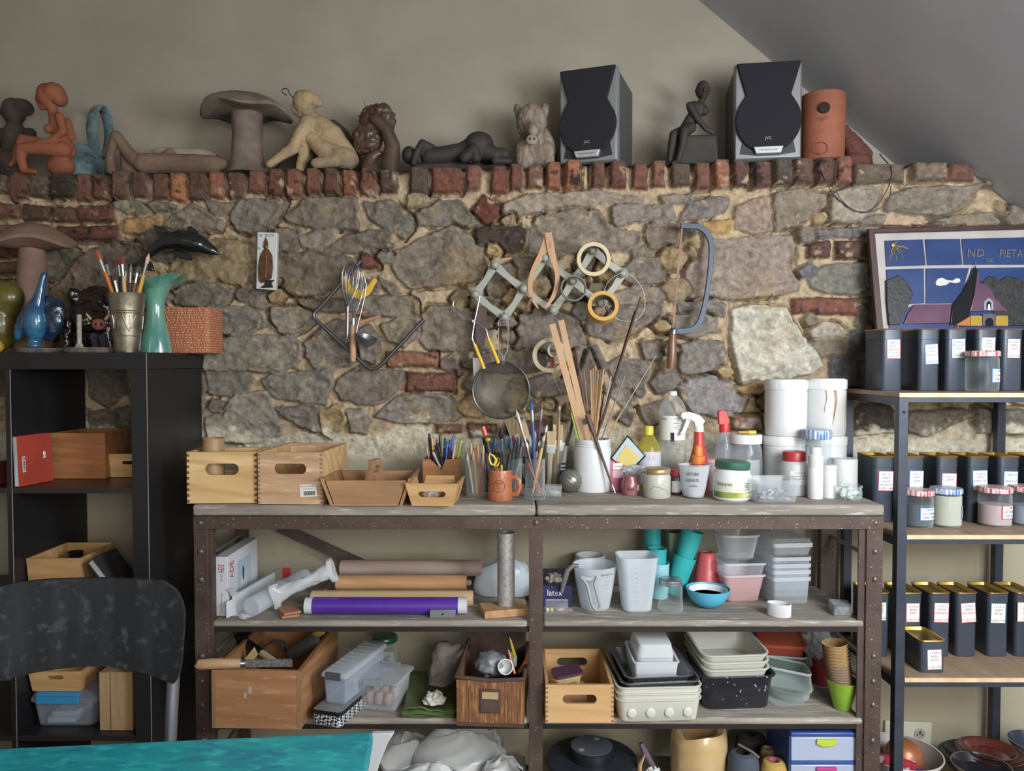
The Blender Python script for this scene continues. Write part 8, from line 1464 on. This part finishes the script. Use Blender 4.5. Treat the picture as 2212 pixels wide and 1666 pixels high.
for n_, (r0, r1, dz, hh_, c_) in (('grey-brown', (21, 25, 5.6, 30, '#9a8067')), ('tan', (22, 26, 7.2, 32, '#b08c58'))):
    for j in range(8 if n_ == 'grey-brown' else 6):
        b = B(A @ Matrix.Translation(off*(1+i)+Vector((0, 0, z_))) @ Matrix.Rotation(R(-7), 4, 'Y')); rs_ = random.Random(i)
        b.rings([[(q*kk*(1+.01*math.sin(3*a))*math.cos(a), q*kk*(1+.012*math.cos(2*a))*math.sin(a), zz*kk+.0008*math.sin(5*a)) for a in np.arange(32)*2*math.pi/32] for q, zz in ((r0, 0), (r1-1, hh_-4), (r1+1.2, hh_-2), (r1+1, hh_), (r1+.6, hh_-.5), (r1-1.4, hh_-4), (r0-.4, 2), (.5, 2))])
        i += 1; z_ += dz*kk
        solo('paper_pot', f'{n_} paper pot, {ORD[13-i+1] if 14-i < len(ORD) else "last"} from the top of the stack in the lime cup', 'pot', b, mat('pulp_'+c_[1:], c_, .95, c2='#8a6d48' if n_ == 'tan' else '#7f6853', sc=50, bmp=.4, bs=150))
# ------------------------------------------------------------------ below the lower shelf
solo('white_sheet', 'white textured foam sheet standing beside the turquoise table', 'sheet', pp(B(), [(801, 1586), (852, 1584), (838, 1606), (820, 1650), (800, 1720), (780, 1720), (796, 1650)], 2.16, .02), mat('white_foam', '#c9ccd0', .85, bmp=.3, bs=160), bev=.004)
zf = ZF+.0006; wbag = clear('thick_bag', '#f4f5f5', .55, .9, .3, '#e6e8e6')
def fbag(cx, cy, Y, rx, rz, ry):
    c = P(cx, cy, Y)
    return lambda u_, v_: c+Vector((rx*math.sin(math.pi*u_)*math.cos(2*math.pi*v_), ry*math.sin(math.pi*u_)*math.sin(2*math.pi*v_), rz*math.cos(math.pi*u_)))
for i, (nm, cx, cy, Y, rx, rz, ry, sd) in enumerate((('translucent plastic bag of clay, tallest in the middle below the shelf', 990, 1640, 2.40, .14, .10, .09, 2), ('translucent plastic bag slumped at left below the shelf', 875, 1640, 2.42, .08, .09, .08, 5), ('white opaque bag folded at the front below the shelf', 930, 1690, 2.27, .11, .055, .05, 7), ('bright white bag lying at the right beside the middle post', 1085, 1672, 2.30, .062, .05, .05, 9), ('translucent bag standing behind at right below the shelf', 1060, 1625, 2.49, .05, .075, .05, 12))):
    bag('plastic_bag', nm, 'bag', fbag(cx, cy, Y, rx, rz, ry), 44, 56, wbag if 'white' not in nm else mat('white_bag2', '#c5c7c7', .4, c2='#b3b6b6', sc=8), .03 if 'white' not in nm else .018, sd, zf+.001)
zt0 = P(0, 1640, 2.36).z
t = thing('banding_wheel', 'wide black turntable under the lower right shelf', 'turntable', Vector((P(1278, 1640, 2.37).x, 2.37, zf))); A = TR(t.location); k = K(2.37); ht = zt0-zf; bw_ = mat('black_turntable', '#262b34', .45, c2='#2f3540', sc=8, c3='#5a606a', sc3=40, lo3=.7, hi3=.76)
mk('foot', B(A).lathe([(.08, 0), (.08, .012), (.03, .03), (.03, ht-.025), (.05, ht-.0235)], 32), bw_, t); mk('wheel', B(A).lathe([(.06, ht-.023), (k*98, ht-.018), (k*100, ht-.004), (k*98, ht), (.001, ht)], 56), bw_, t)
A2 = A @ TR((0, .0, ht+.0006)); t = thing('banding_wheel', 'small grey-topped turntable standing on the wide black one', 'turntable', A2.to_translation()); mk('wheel', B(A2).lathe([(k*46, 0), (k*48, .02), (k*47, .034), (k*45, .036)], 44), mat('black_wheel', '#1f232a', .3, coat=.3), t); mk('top_plate', B(A2).lathe([(k*45, .0362), (k*45, .0385), (.001, .0385)], 44), mat('grey_plate', '#6d757d', .45, .3, c2='#5a626b', sc=9), t)
for x, y in ((.02, .04), (-.035, -.03)): mk('pale_dot', B(A2).lathe([(.009, .0386), (.009, .0392), (.001, .0392)], 18, (x, y, 0)), mat('pale_dot', '#a79f90', .7), t)
t = thing('kitchen_tool', 'mauve rounded handle of a tool standing behind the parcel roll', 'tool', Vector((P(1405, 1660, 2.36).x, 2.36, zf))); mk('handle', B().tube([P(1384, 1606, 2.34), P(1392, 1622, 2.34), P(1404, 1645, 2.34), P(1414, 1664, 2.34), Vector((P(1420, 1690, 2.34).x, 2.34, zf+.01))], [.008, .0105, .010, .011, .009], 12), mat('mauve_plastic', '#6a5a66', .4), t)
solo('wooden_scoop', 'pale wooden scoop edge left of the mauve handle', 'scoop', B().tube([P(1392, 1632, 2.31), P(1382, 1650, 2.31), P(1380, 1690, 2.31)], [.006, .014, .016], 12, flat=.5), pal)
solo('crumpled_paper', 'crumpled white paper below the mauve handle', 'paper', B().lump(P(1413, 1676, 2.30), (.03, .03, .025), .35, 51, 40, 8), mat('white_tissue', '#d8d8d8', .9))
A = TR((P(1510, 1640, 2.34).x, 2.34, zf)); k = K(2.34); t = thing('parcel_roll', 'big cream roll wrapped in glossy tape with an open hollow top', 'roll', A.to_translation()); h = P(0, 1583, 2.34-.05).z-zf; r = 61*k
b = B(A); rs = []
for f_, z_ in ((.96, 0), (1, .01), (1, h*.75), (.95, h*.93), (.86, h*1.0), (.66, h*.97), (.6, h*.9), (.6, h*.6), (.01, h*.58)): rs.append([(r*f_*(1+.025*math.sin(3*a+1)+.015*math.sin(7*a))*math.cos(a), r*f_*(1+.02*math.cos(4*a))*math.sin(a), z_+(.016*math.sin(a+.6)+.008*math.sin(3*a))*(.58 < f_ and z_ > h*.85)) for a in np.arange(48)*2*math.pi/48])
mk('wrapped_roll', b.rings(rs), mat('taped_cream', '#c7a46c', .25, c2='#d3b98e', sc=8, coat=.6, bmp=.4, bs=30), t)
mk('inner_disc', B(A).lathe([(r*.55, h*.6), (r*.55, h*.68), (.001, h*.68)], 32), mat('pale_disc', '#bfb4a2', .7), t)
def spool(label, x0, x1, yt, Y, m, hole, hc):
    k = K(Y); r = (x1-x0)/2*k; A = TR((P((x0+x1)/2, yt, Y).x, Y, zf)); h = P(0, yt, Y).z-zf; t = thing('spool', label, 'spool', A.to_translation())
    mk('spool_body', B(A).lathe([(r*.8, 0), (r, .012), (r, h*.6), (r*.94, h*.85), (r*.75, h*.97), (r*hole*1.1, h), (r*hole, h*.98), (r*hole*.8, h*.8), (.001, h*.8)], 40), m, t); mk('core', B(A).lathe([(r*hole*1.05, h*1.003), (r*hole*.8, h*1.0), (r*hole*.7, h*.86), (.001, h*.85)], 28), hc, t); return t, A, r, h
tw_m = mat('twine', '#c9a752', .9, c2='#a98636', sc=120, st=(.3, .3, 3), bmp=.5, bs=200)
t, A, r, h = spool('grey-blue padded spool tied with rope in front', 1571, 1641, 1624, 2.27, mat('grey_blue_felt', '#4d5663', .9, c2='#414955', sc=14, bmp=.2, bs=90), .42, mat('black_hole', '#0c0c0e', .8)); mk('rope', B().tube([A @ Vector(q) for q in ((-.01, .02, h+.012), (.01, 0, h+.008), (.025, -.015, h+.004), (.04, -.02, h-.008))], .004, 8), mat('rope_grey', '#6f6a62', .9), t)
spool('yellow twine spool with a pink core, at the front', 1642, 1702, 1642, 2.25, tw_m, .42, mat('pink_core', '#a8546a', .5)); spool('small beige cork-topped spool behind the yellow one', 1640, 1676, 1616, 2.36, mat('beige_twine', '#a68f6c', .9, c2='#8b7350', sc=60), .6, mat('cork', '#a98f70', .8)); spool('large dark grey spool in the shadow at the back', 1588, 1660, 1588, 2.47, mat('dark_twine', '#4b4743', .9, c2='#3d3935', sc=100, st=(.3, .3, 3)), .2, mat('black_hole', '#0c0c0e', .8))
Yd_ = 2.215; k = K(Yd_); x0, x1 = P(1708, 1640, Yd_).x, P(1854, 1640, Yd_).x; z1 = P(0, 1592, Yd_).z; t = thing('drawer_unit', 'small plastic drawer unit with blue frame and clear drawers', 'drawer unit', Vector(((x0+x1)/2, Yd_, zf))); bl = mat('blue_plastic', '#2d4f9a', .4)
mk('top', B().box(x0, x1, Yd_, Yd_+.20, z1, z1+.012), bl, t, bev=.004); zz = z1-.001
for i, hc in enumerate(('#b5c81f', '#c23a8a')):
    h_ = .080; b = B(); b.box(x0+.002, x1-.002, Yd_+.002, Yd_+.19, zz-h_+.008, zz-.002); d = mk('drawer', b, clear('drawer_blue', '#eef2fb', .7, .85, .25, '#c3d0ea'), t, bev=.003); q = (x0+x1)/2+.004
    mk('handle', B().prism([(q-.028, zz-.006), (q+.03, zz-.006), (q+.031, zz-.018), (q+.012, zz-.026), (q-.012, zz-.026), (q-.029, zz-.018)], Yd_-.006, Yd_+.0015), mat('handle_'+hc[1:], hc, .4), d, bev=.001); mk('divider', B().box(x0, x1, Yd_, Yd_+.2, zz-h_, zz-h_+.0075), bl, t, bev=.001); zz -= h_+.002
for s_ in (x0-.0035, x1+.0005): mk('side', B().box(s_, s_+.003, Yd_+.004, Yd_+.2, zf, z1), bl, t)
# ------------------------------------------------------------------ tins and jars on the rack
tinm = mat('matt_black_tin', '#424a57', .42, .3, c2='#4a5260', sc=6); gold = mat('gold_rim', '#c9a545', .3, .85); gin = mat('gold_lid_inside', '#8f7a42', .3, .8)
def tin(label, xr, z, Y, h, lab=None, wd=.064, dp=.12, rz=0, name='tea_tin'):   # xr = right edge of the front face
    x1 = P(xr, 1000, Y).x; c = Vector((x1-wd/2, Y+dp/2, z+.0006)); A = TR(c, rz); t = thing(name, label, 'tin', c)
    mk('tin_body', B(A).rr([(0, wd-.002, dp-.002, .012), (.002, wd, dp, .013), (h-.034, wd, dp, .013)], 4), tinm, t)
    mk('lid', B(A).rr([(h-.0335, wd+.001, dp+.001, .0135), (h-.033, wd+.002, dp+.002, .014), (h-.003, wd+.002, dp+.002, .014)], 4, cap1=False), tinm, t)
    b = B(A); ring = []
    for kq, (sx, sy) in enumerate(((1, 1), (-1, 1), (-1, -1), (1, -1))):
        for i in range(5): a = math.pi/2*(kq+i/4); ring.append((sx*(wd/2-.013)+.014*math.cos(a), sy*(dp/2-.013)+.014*math.sin(a), h-.0018))
    b.tube(ring, .0023, 6, True); b.rr([(h-.001, wd-.002, dp-.002, .012), (h-.009, wd-.009, dp-.009, .009)], 4, False, False); mk('gold_rim', b, gold, t)
    mk('lid_top', B(A).rr([(h-.0105, wd-.006, dp-.006, .01), (h-.0088, wd-.006, dp-.006, .01)], 4), gin, t)
    if lab:
        bc, dx_, dz, lw, lh, tl, lines, ic = lab; M2 = A @ Matrix.Translation((dx_, -dp/2-.0005, dz)) @ Matrix.Rotation(R(tl), 4, 'Y')
        L = mk('label', B(M2).box(-lw/2, lw/2, -.0004, .0002, -lh/2, lh/2), mat('edge_'+bc[1:], bc, .6), t); mk('paper', B(M2).box(-lw/2+.0016, lw/2-.0016, -.0007, -.0003, -lh/2+.0016, lh/2-.0016), paper, L)
        b = B(M2); n = len(lines)
        for i, s_ in enumerate(lines):
            if s_: txt(b, s_, min(lh*.105, .0062), Matrix.Translation((0, -.0009, lh*(.40-.86*(i+.75)/n))), shear=.2, jit=.06, seed=i, wd=(lw-.006)*(1 if len(s_) > 5 else .62))
        mk('handwriting', b, mat('hand_'+ic[1:], ic, .7), L, smooth=0)
    return t
RED, BLU, TEA, GRN = '#b8424a', '#3f7fc0', '#3f9a94', '#b9c4b4'; IB, IR = '#24335e', '#8a2f4a'
Y1 = 2.36
for xr, lab, nm in ((1947, (RED, .003, .128, .042, .060, -1, ('1283 sa', 'BLANC', 'CRISTAL', 'Très Gourmand', '1200-1260'), IB), '1283 Blanc Cristal'), (2027, (BLU, .006, .112, .040, .062, -3, ('1256', 'Leim', 'Australie', '', '1200-1260'), IB), '1256'), (2086, (BLU, .004, .130, .042, .060, -1, ('1268 sa', 'ROCHER', 'GRIS', '', '1200-1260'), IB), '1268 Rocher Gris'), (2151, (GRN, .002, .136, .042, .056, 1, ('1645', 'GRIS', 'TAUPE', '', ''), IB), '1645 Gris Taupe'), (2206, (RED, .002, .130, .040, .060, 1, ('A1262 a', 'GRIS', 'VERT', '', '1200-1260'), IB), 'A1262 Gris Vert'), (2268, None, '')):
    tin(f'tall black tin labelled {nm} on the top board' if nm else 'tall black tin at the right picture edge of the top board', xr, ZR[0], Y1, .190, lab)
jam_jar('empty glass jar with a red checked lid before the tins on the top board', 2087, 2155, 757, 842, ZR[0], '#b8323c', '#a9a9a6', 0, (BLU, 2, 62, ('1254', 'Crème', '1200-12'), IB), sy=-.20)
Y2 = 2.38
for xr, lab, nm in ((1932, (RED, .006, .128, .046, .062, 1, ('CR 14', 'VERT', 'OLIVE', 'NUANCE', '1140-1180'), IB), 'CR 14 Vert Olive Nuancé'), (1998, (BLU, .006, .130, .044, .060, 1, ('CR 12', 'VERT', 'OCEAN', '', '1140-1180'), IB), 'CR 12 Vert Ocean, half hidden,'), (2071, (RED, .003, .122, .046, .060, 1, ('1255 b', 'VERT', '', '', ''), IB), '1255 Vert'), (2138, (TEA, .003, .130, .046, .062, -2, ('1264 a', 'VERT', 'CRISTAL', '', ''), IB), '1264 Vert Cristal'), (2204, (TEA, .003, .128, .044, .060, 1, ('1282 aa', '', 'MENTHE', '', ''), IB), '1282 Menthe'), (2272, None, '')):
    tin(f'tall black tin labelled {nm} on the second board' if nm else 'tall black tin at the right picture edge of the second board', xr, ZR[1], Y2, .204, lab)
jam_jar('jar of dark blue-grey powder with a red checked lid, just right of the rack post', 1950, 2014, 1056, 1144, ZR[1], '#b8323c', '#4b5560', .62, (BLU, -20, 60, ('1414 b', 'Vert Reptile', '1000-1080'), IB))
jam_jar('jar of pale cream powder with a blue checked lid on the second board', 2010, 2075, 1052, 1143, ZR[1], '#3f74b8', '#b5b2a3', .8, (TEA, 42, 88, ('1068', 'Co', '1020'), IB))
jam_jar('jar of pinkish powder with a red checked lid, labelled 1284', 2114, 2182, 1050, 1142, ZR[1], '#b8323c', '#b79f9f', .55, (RED, -8, 58, ('1284', 'VERT CRISTAL', '1200-1260'), '#2a5f8a'))
jam_jar('jar of blue-grey powder with a red checked lid at the right edge', 2184, 2250, 1048, 1140, ZR[1], '#b8323c', '#8790a0', .5, (BLU, -10, 50, ('12', 'Gr'), IB))
Y3 = 2.36
for xr, lab, nm in ((1926, (TEA, .002, .142, .040, .058, 0, ('1115', 'LIN', 'VERT', '', '1130-1170'), IR), '1115 behind the bench post, leftmost'), (1997, (RED, .003, .138, .042, .060, 0, ('1116 b', 'BRUN', 'MIEL', '', '1130-1170'), IR), '1116 Brun Miel'), (2059, (RED, .003, .138, .046, .062, 1, ('1117 a', 'ROUGE', 'BORDEAUX', '', '1130-1170'), IR), '1117 Rouge Bordeaux'), (2117, (RED, .004, .138, .046, .062, -4, ('1118 b', 'VERT', 'BOUTEILLE', '', '1130-1170'), IR), '1118 Vert Bouteille'), (2186, (TEA, -.002, .136, .046, .062, 1, ('1133 a', 'VERT', 'METAL', '', '1130-1170'), IR), '1133 Vert Métal'), (2246, (RED, -.006, .140, .046, .062, 0, ('11', 'PO', 'VE', '', '113'), IR), '11 Po Ve, rightmost')):
    tin(f'tall black tin labelled {nm} on the third board', xr, ZR[2], Y3, .200, lab)
tin('short black tin labelled 1128 Bleu Nuit at the front of the third board', 2049, ZR[2], 2.235, .096, (RED, .004, .040, .043, .061, -2, ('1128 b', 'BLEU', 'NUIT', '', '1130-1190'), IR), name='short_tin', wd=.072)
# picture leaning on the top board
tl_ = lambda y: 2.50+(850-y)/360*.065
t = thing('framed_picture', 'framed blue ceramic tile picture of a church leaning behind the tins', 'picture', P(2060, 848, tl_(848)))
fx = lambda d: (lambda y: tl_(y)-d)
fr = wood('dark_frame_wood', '#4a302a', '#33211e', 'z', 20, .5, .4)
bx = [(1878, 496), (2240, 486), (2240, 838), (1908, 838)]; mk('backing', pp(B(), bx, fx(.004), .006), mat('white_grout', '#b3aeaa', .8, c2='#a39e9b', sc=8), t)
mk('frame', pp(B(), [(1876, 494), (1890, 500), (1920, 838), (1905, 838)], fx(.022), .018), fr, t, bev=.002); mk('frame', pp(B(), [(1876, 494), (2240, 484), (2240, 494), (1888, 503)], fx(.022), .018), fr, t, bev=.002)
tile = mat('cobalt_tile', '#223869', .3, c2='#2a4377', sc=6, coat=.3); g_ = 1.2
for q in ([(1912, 520), (1994, 517), (2000, 573), (1915, 576)], [(1999, 517), (2074, 516), (2079, 572), (2004, 573)], [(2078, 516), (2240, 512), (2240, 572), (2083, 572)], [(1915, 582), (1996, 580), (1997, 655), (1919, 660)], [(2001, 580), (2094, 579), (2072, 655), (2001, 656)], [(2100, 579), (2240, 577), (2240, 720), (2072, 720), (2078, 655)], [(1919, 664), (2070, 660), (2070, 720), (1922, 720)]): mk('blue_tile', pp(B(), q, fx(.010), .006), tile, t, bev=.001)
dk = mat('dark_relief_tree', '#2a2c2c', .5, c2='#171a1c', sc=60, bmp=.8, bs=90); mk('tree', pp(B(), [(1915, 605), (1930, 600), (1943, 594), (1960, 610), (1974, 635), (1965, 655), (1950, 690), (1945, 702), (1921, 702), (1916, 650)], fx(.016), .006), dk, t, bev=.002)
mk('tree', pp(B(), [(2122, 610), (2135, 597), (2150, 598), (2160, 606), (2175, 597), (2195, 600), (2220, 612), (2220, 704), (2160, 704), (2140, 660)], fx(.0135), .004), dk, t, bev=.002)
mau = mat('mauve_glaze', '#5d3f55', .2, coat=.6, c2='#6b4a60', sc=9); mk('long_roof', pp(B(), [(1975, 658), (2056, 657), (2052, 698), (1953, 700), (1960, 680)], fx(.017), .006), mau, t, bev=.0015)
mk('spire', pp(B(), [(2108, 575), (2120, 612), (2106, 616), (2096, 680), (2072, 700), (2053, 702), (2058, 660), (2080, 630), (2096, 600)], fx(.018), .006), mat('black_glaze', '#15161c', .15, coat=.7), t, bev=.0015)
mk('tower_roof', pp(B(), [(2113, 580), (2118, 612), (2128, 613), (2142, 626), (2150, 645), (2178, 672), (2096, 672), (2104, 640), (2108, 614)], fx(.021), .006), mau, t, bev=.0015)
ye = mat('ochre_glaze', '#ab8d2e', .25, coat=.4)
for q, m_ in (([(2097, 682), (2122, 682), (2122, 704), (2097, 704)], ye), ([(2151, 682), (2178, 682), (2178, 704), (2151, 704)], ye), ([(2064, 703), (2096, 683), (2096, 704)], mat('orange_glaze', '#b57238', .25, coat=.4)), ([(2123, 678), (2150, 678), (2150, 704), (2123, 704)], mat('grey_glaze', '#5a5a66', .3))): mk('church_wall', pp(B(), q, fx(.020), .006), m_, t, bev=.001)
mk('door_arch', pp(B(), [(2129, 704), (2129, 693), (2134, 687), (2141, 687), (2146, 693), (2146, 704)], fx(.0212), .002), mat('black_glaze', '#15161c', .15), t); mk('niche', pp(B(), [(2126, 670), (2126, 652), (2136, 643), (2146, 652), (2146, 670)], fx(.0225), .003), mat('niche_grey', '#8a94a0', .4), t); mk('niche_hollow', pp(B(), [(2131, 670), (2131, 655), (2136, 650), (2141, 655), (2141, 670)], fx(.0232), .001), mat('black_glaze', '#15161c', .15), t); mk('statuette', pp(B(), [(2133, 670), (2135, 657), (2138, 657), (2140, 670)], fx(.0245), .002), white_c, t)
mk('cloud', pp(B(), [(2021, 610), (2026, 602), (2036, 600), (2046, 605), (2058, 606), (2066, 601), (2074, 602), (2075, 609), (2066, 612), (2052, 610), (2044, 616), (2030, 618), (2022, 616)], fx(.014), .005), mat('cream_glaze', '#c9c8bf', .3), t, bev=.001)
sg = mat('gold_glaze', '#c09a2c', .3); q = P(1929, 530, tl_(530)-.013); mk('sun', B().ell(q, (.0065, .003, .0065), 14), sg, t)
for i, (dx_, dy) in enumerate(((32, 6), (30, 3), (20, 14), (24, 28), (8, 34), (-4, 30), (-8, 34), (8, -8))): mk('sun_ray', B().tube([P(1929+dx_*f_+1.5*math.sin(f_*14+i), 530+dy*f_+1.5*math.cos(f_*14), tl_(530+dy*f_)-.0118) for f_ in np.linspace(.22, 1, 9)], .0007, 4), sg, t)
br2 = mat('bronze_letters', '#6d6154', .5)
for s_, x, y, h_ in (('N', 2098, 555, .026), ('D', 2118, 555, .026), ('DE', 2138, 566, .013), ('PIETAT', 2190, 556, .026)): b = B(); txt(b, s_, h_, TR(P(x, y, tl_(y)-.0108)), wd=.095 if s_ == 'PIETAT' else None); mk('lettering', b, br2, t, smooth=0)
mk('cross', B().tube([P(2107, 566, tl_(566)-.016), P(2108, 576, tl_(576)-.016)], .0012, 5), br2, t)
# socket and bowls at lower right
xs0 = P(1914, 1585, 2.60).x; t = thing('wall_socket', 'double white wall socket behind the rack', 'socket', P(1963, 1610, 2.61)); ws = mat('ivory_plastic', '#cdc9b9', .4)
mk('plate', pp(B(), [(1913, 1558), (2014, 1562), (2012, 1614), (1911, 1610)], 2.606, .012), ws, t, bev=.003)
for x in (1941, 1987): c = P(x, 1586, 2.604); mk('socket_well', B().add([c+Vector((.019*math.cos(a), 0, .019*math.sin(a))) for a in np.linspace(0, 6.28, 25)[:-1]], [tuple(range(24))]), mat('socket_grey', '#a5a193', .6), t); mk('pin', B().tube([c+Vector((0, -.006, .010)), c], .0025, 8), st_, t); mk('pin_hole', B().tube([c+Vector((-.009, -.0008, -.003)), c+Vector((-.009, 0, -.003))], .0026, 8), mat('black_hole', '#0c0c0e', .8), t); mk('pin_hole', B().tube([c+Vector((.009, -.0008, -.003)), c+Vector((.009, 0, -.003))], .0026, 8), mat('black_hole', '#0c0c0e', .8), t)
zr = ZR[3]+.0006
def bowl(label, x, y, Y, rpx, h, m, mi=None, tilt=0, z=None):
    k = K(Y); r = rpx*k; zz = P(x, y, Y).z; z0 = zz-h if z is None else z; A = TR((P(x, y, Y).x, Y, z0), 0, tilt); t = thing('bowl', label, 'bowl', A.to_translation()); hh = zz-z0
    mk('bowl_body', B(A).lathe([(r*.4, 0), (r*.45, .006), (r*.8, hh*.5), (r, hh*.98), (r*.99, hh), (r*.96, hh*.99)], 48, top=False), m, t); mk('bowl_inside', B(A).lathe([(r*.958, hh*.985), (r*.76, hh*.5), (r*.4, .014), (.001, .012), (.001, .016), (r*.39, .018), (r*.74, hh*.52), (r*.945, hh*.985)], 48, top=False), mi or m, t); return A, r, hh
wg = mat('white_glazed_bowl', '#c9c6c2', .3); bowl('wide white bowl holding the copper and blue ball, on the bottom board', 1945, 1622, 2.36, 86, 0, wg, mat('taupe_inside', '#8f7f78', .4), z=zr)
c = P(1952, 1630, 2.36); solo('marbled_ball', 'copper and blue mottled ball in the wide white bowl', 'ball', B().ell(c+Vector((0, .0, -.01)), .058, 32), mat('copper_blue', '#a5623c', .35, .3, c2='#3f5f9a', sc=14, lo=.52, hi=.56))
solo('red_packet', 'red and white striped packet lying at the front of the white bowl', 'packet', slab(B(), [P(1862, 1642, 2.28), P(1872, 1628, 2.28), P(1985, 1655, 2.28), P(1975, 1672, 2.28)], (0, .02, .004)), mat('red_white_packet', '#a8263a', .4, c2='#c9c6c6', sc=30, lo=.55, hi=.6), bev=.002)
db = mat('dark_navy_glaze', '#23242b', .25, coat=.5); rb_ = mat('red_brown_glaze', '#5f2a22', .18, c2='#54241e', sc=8, coat=.7)
bowl('wide dark navy bowl with a pale rim under the red-brown ones', 2128, 1640, 2.40, 92, 0, mat('navy_outside', '#2c2d33', .4), db, z=zr)
bowl('larger glossy red-brown bowl in the nested pair', 2140, 1622, 2.38, 68, .045, rb_); bowl('smaller glossy red-brown bowl on top of the nested pair', 2138, 1617, 2.36, 52, .035, rb_)
bowl('grey-rimmed bowl low in front of the red-brown pair', 2120, 1652, 2.27, 60, .045, mat('grey_glaze_bowl', '#77706a', .4), db)
bowl('blue-grey bowl standing at the right picture edge', 2235, 1600, 2.44, 52, .06, mat('blue_grey_bowl', '#7d8895', .35), mat('dark_blue_inside', '#39414e', .3))
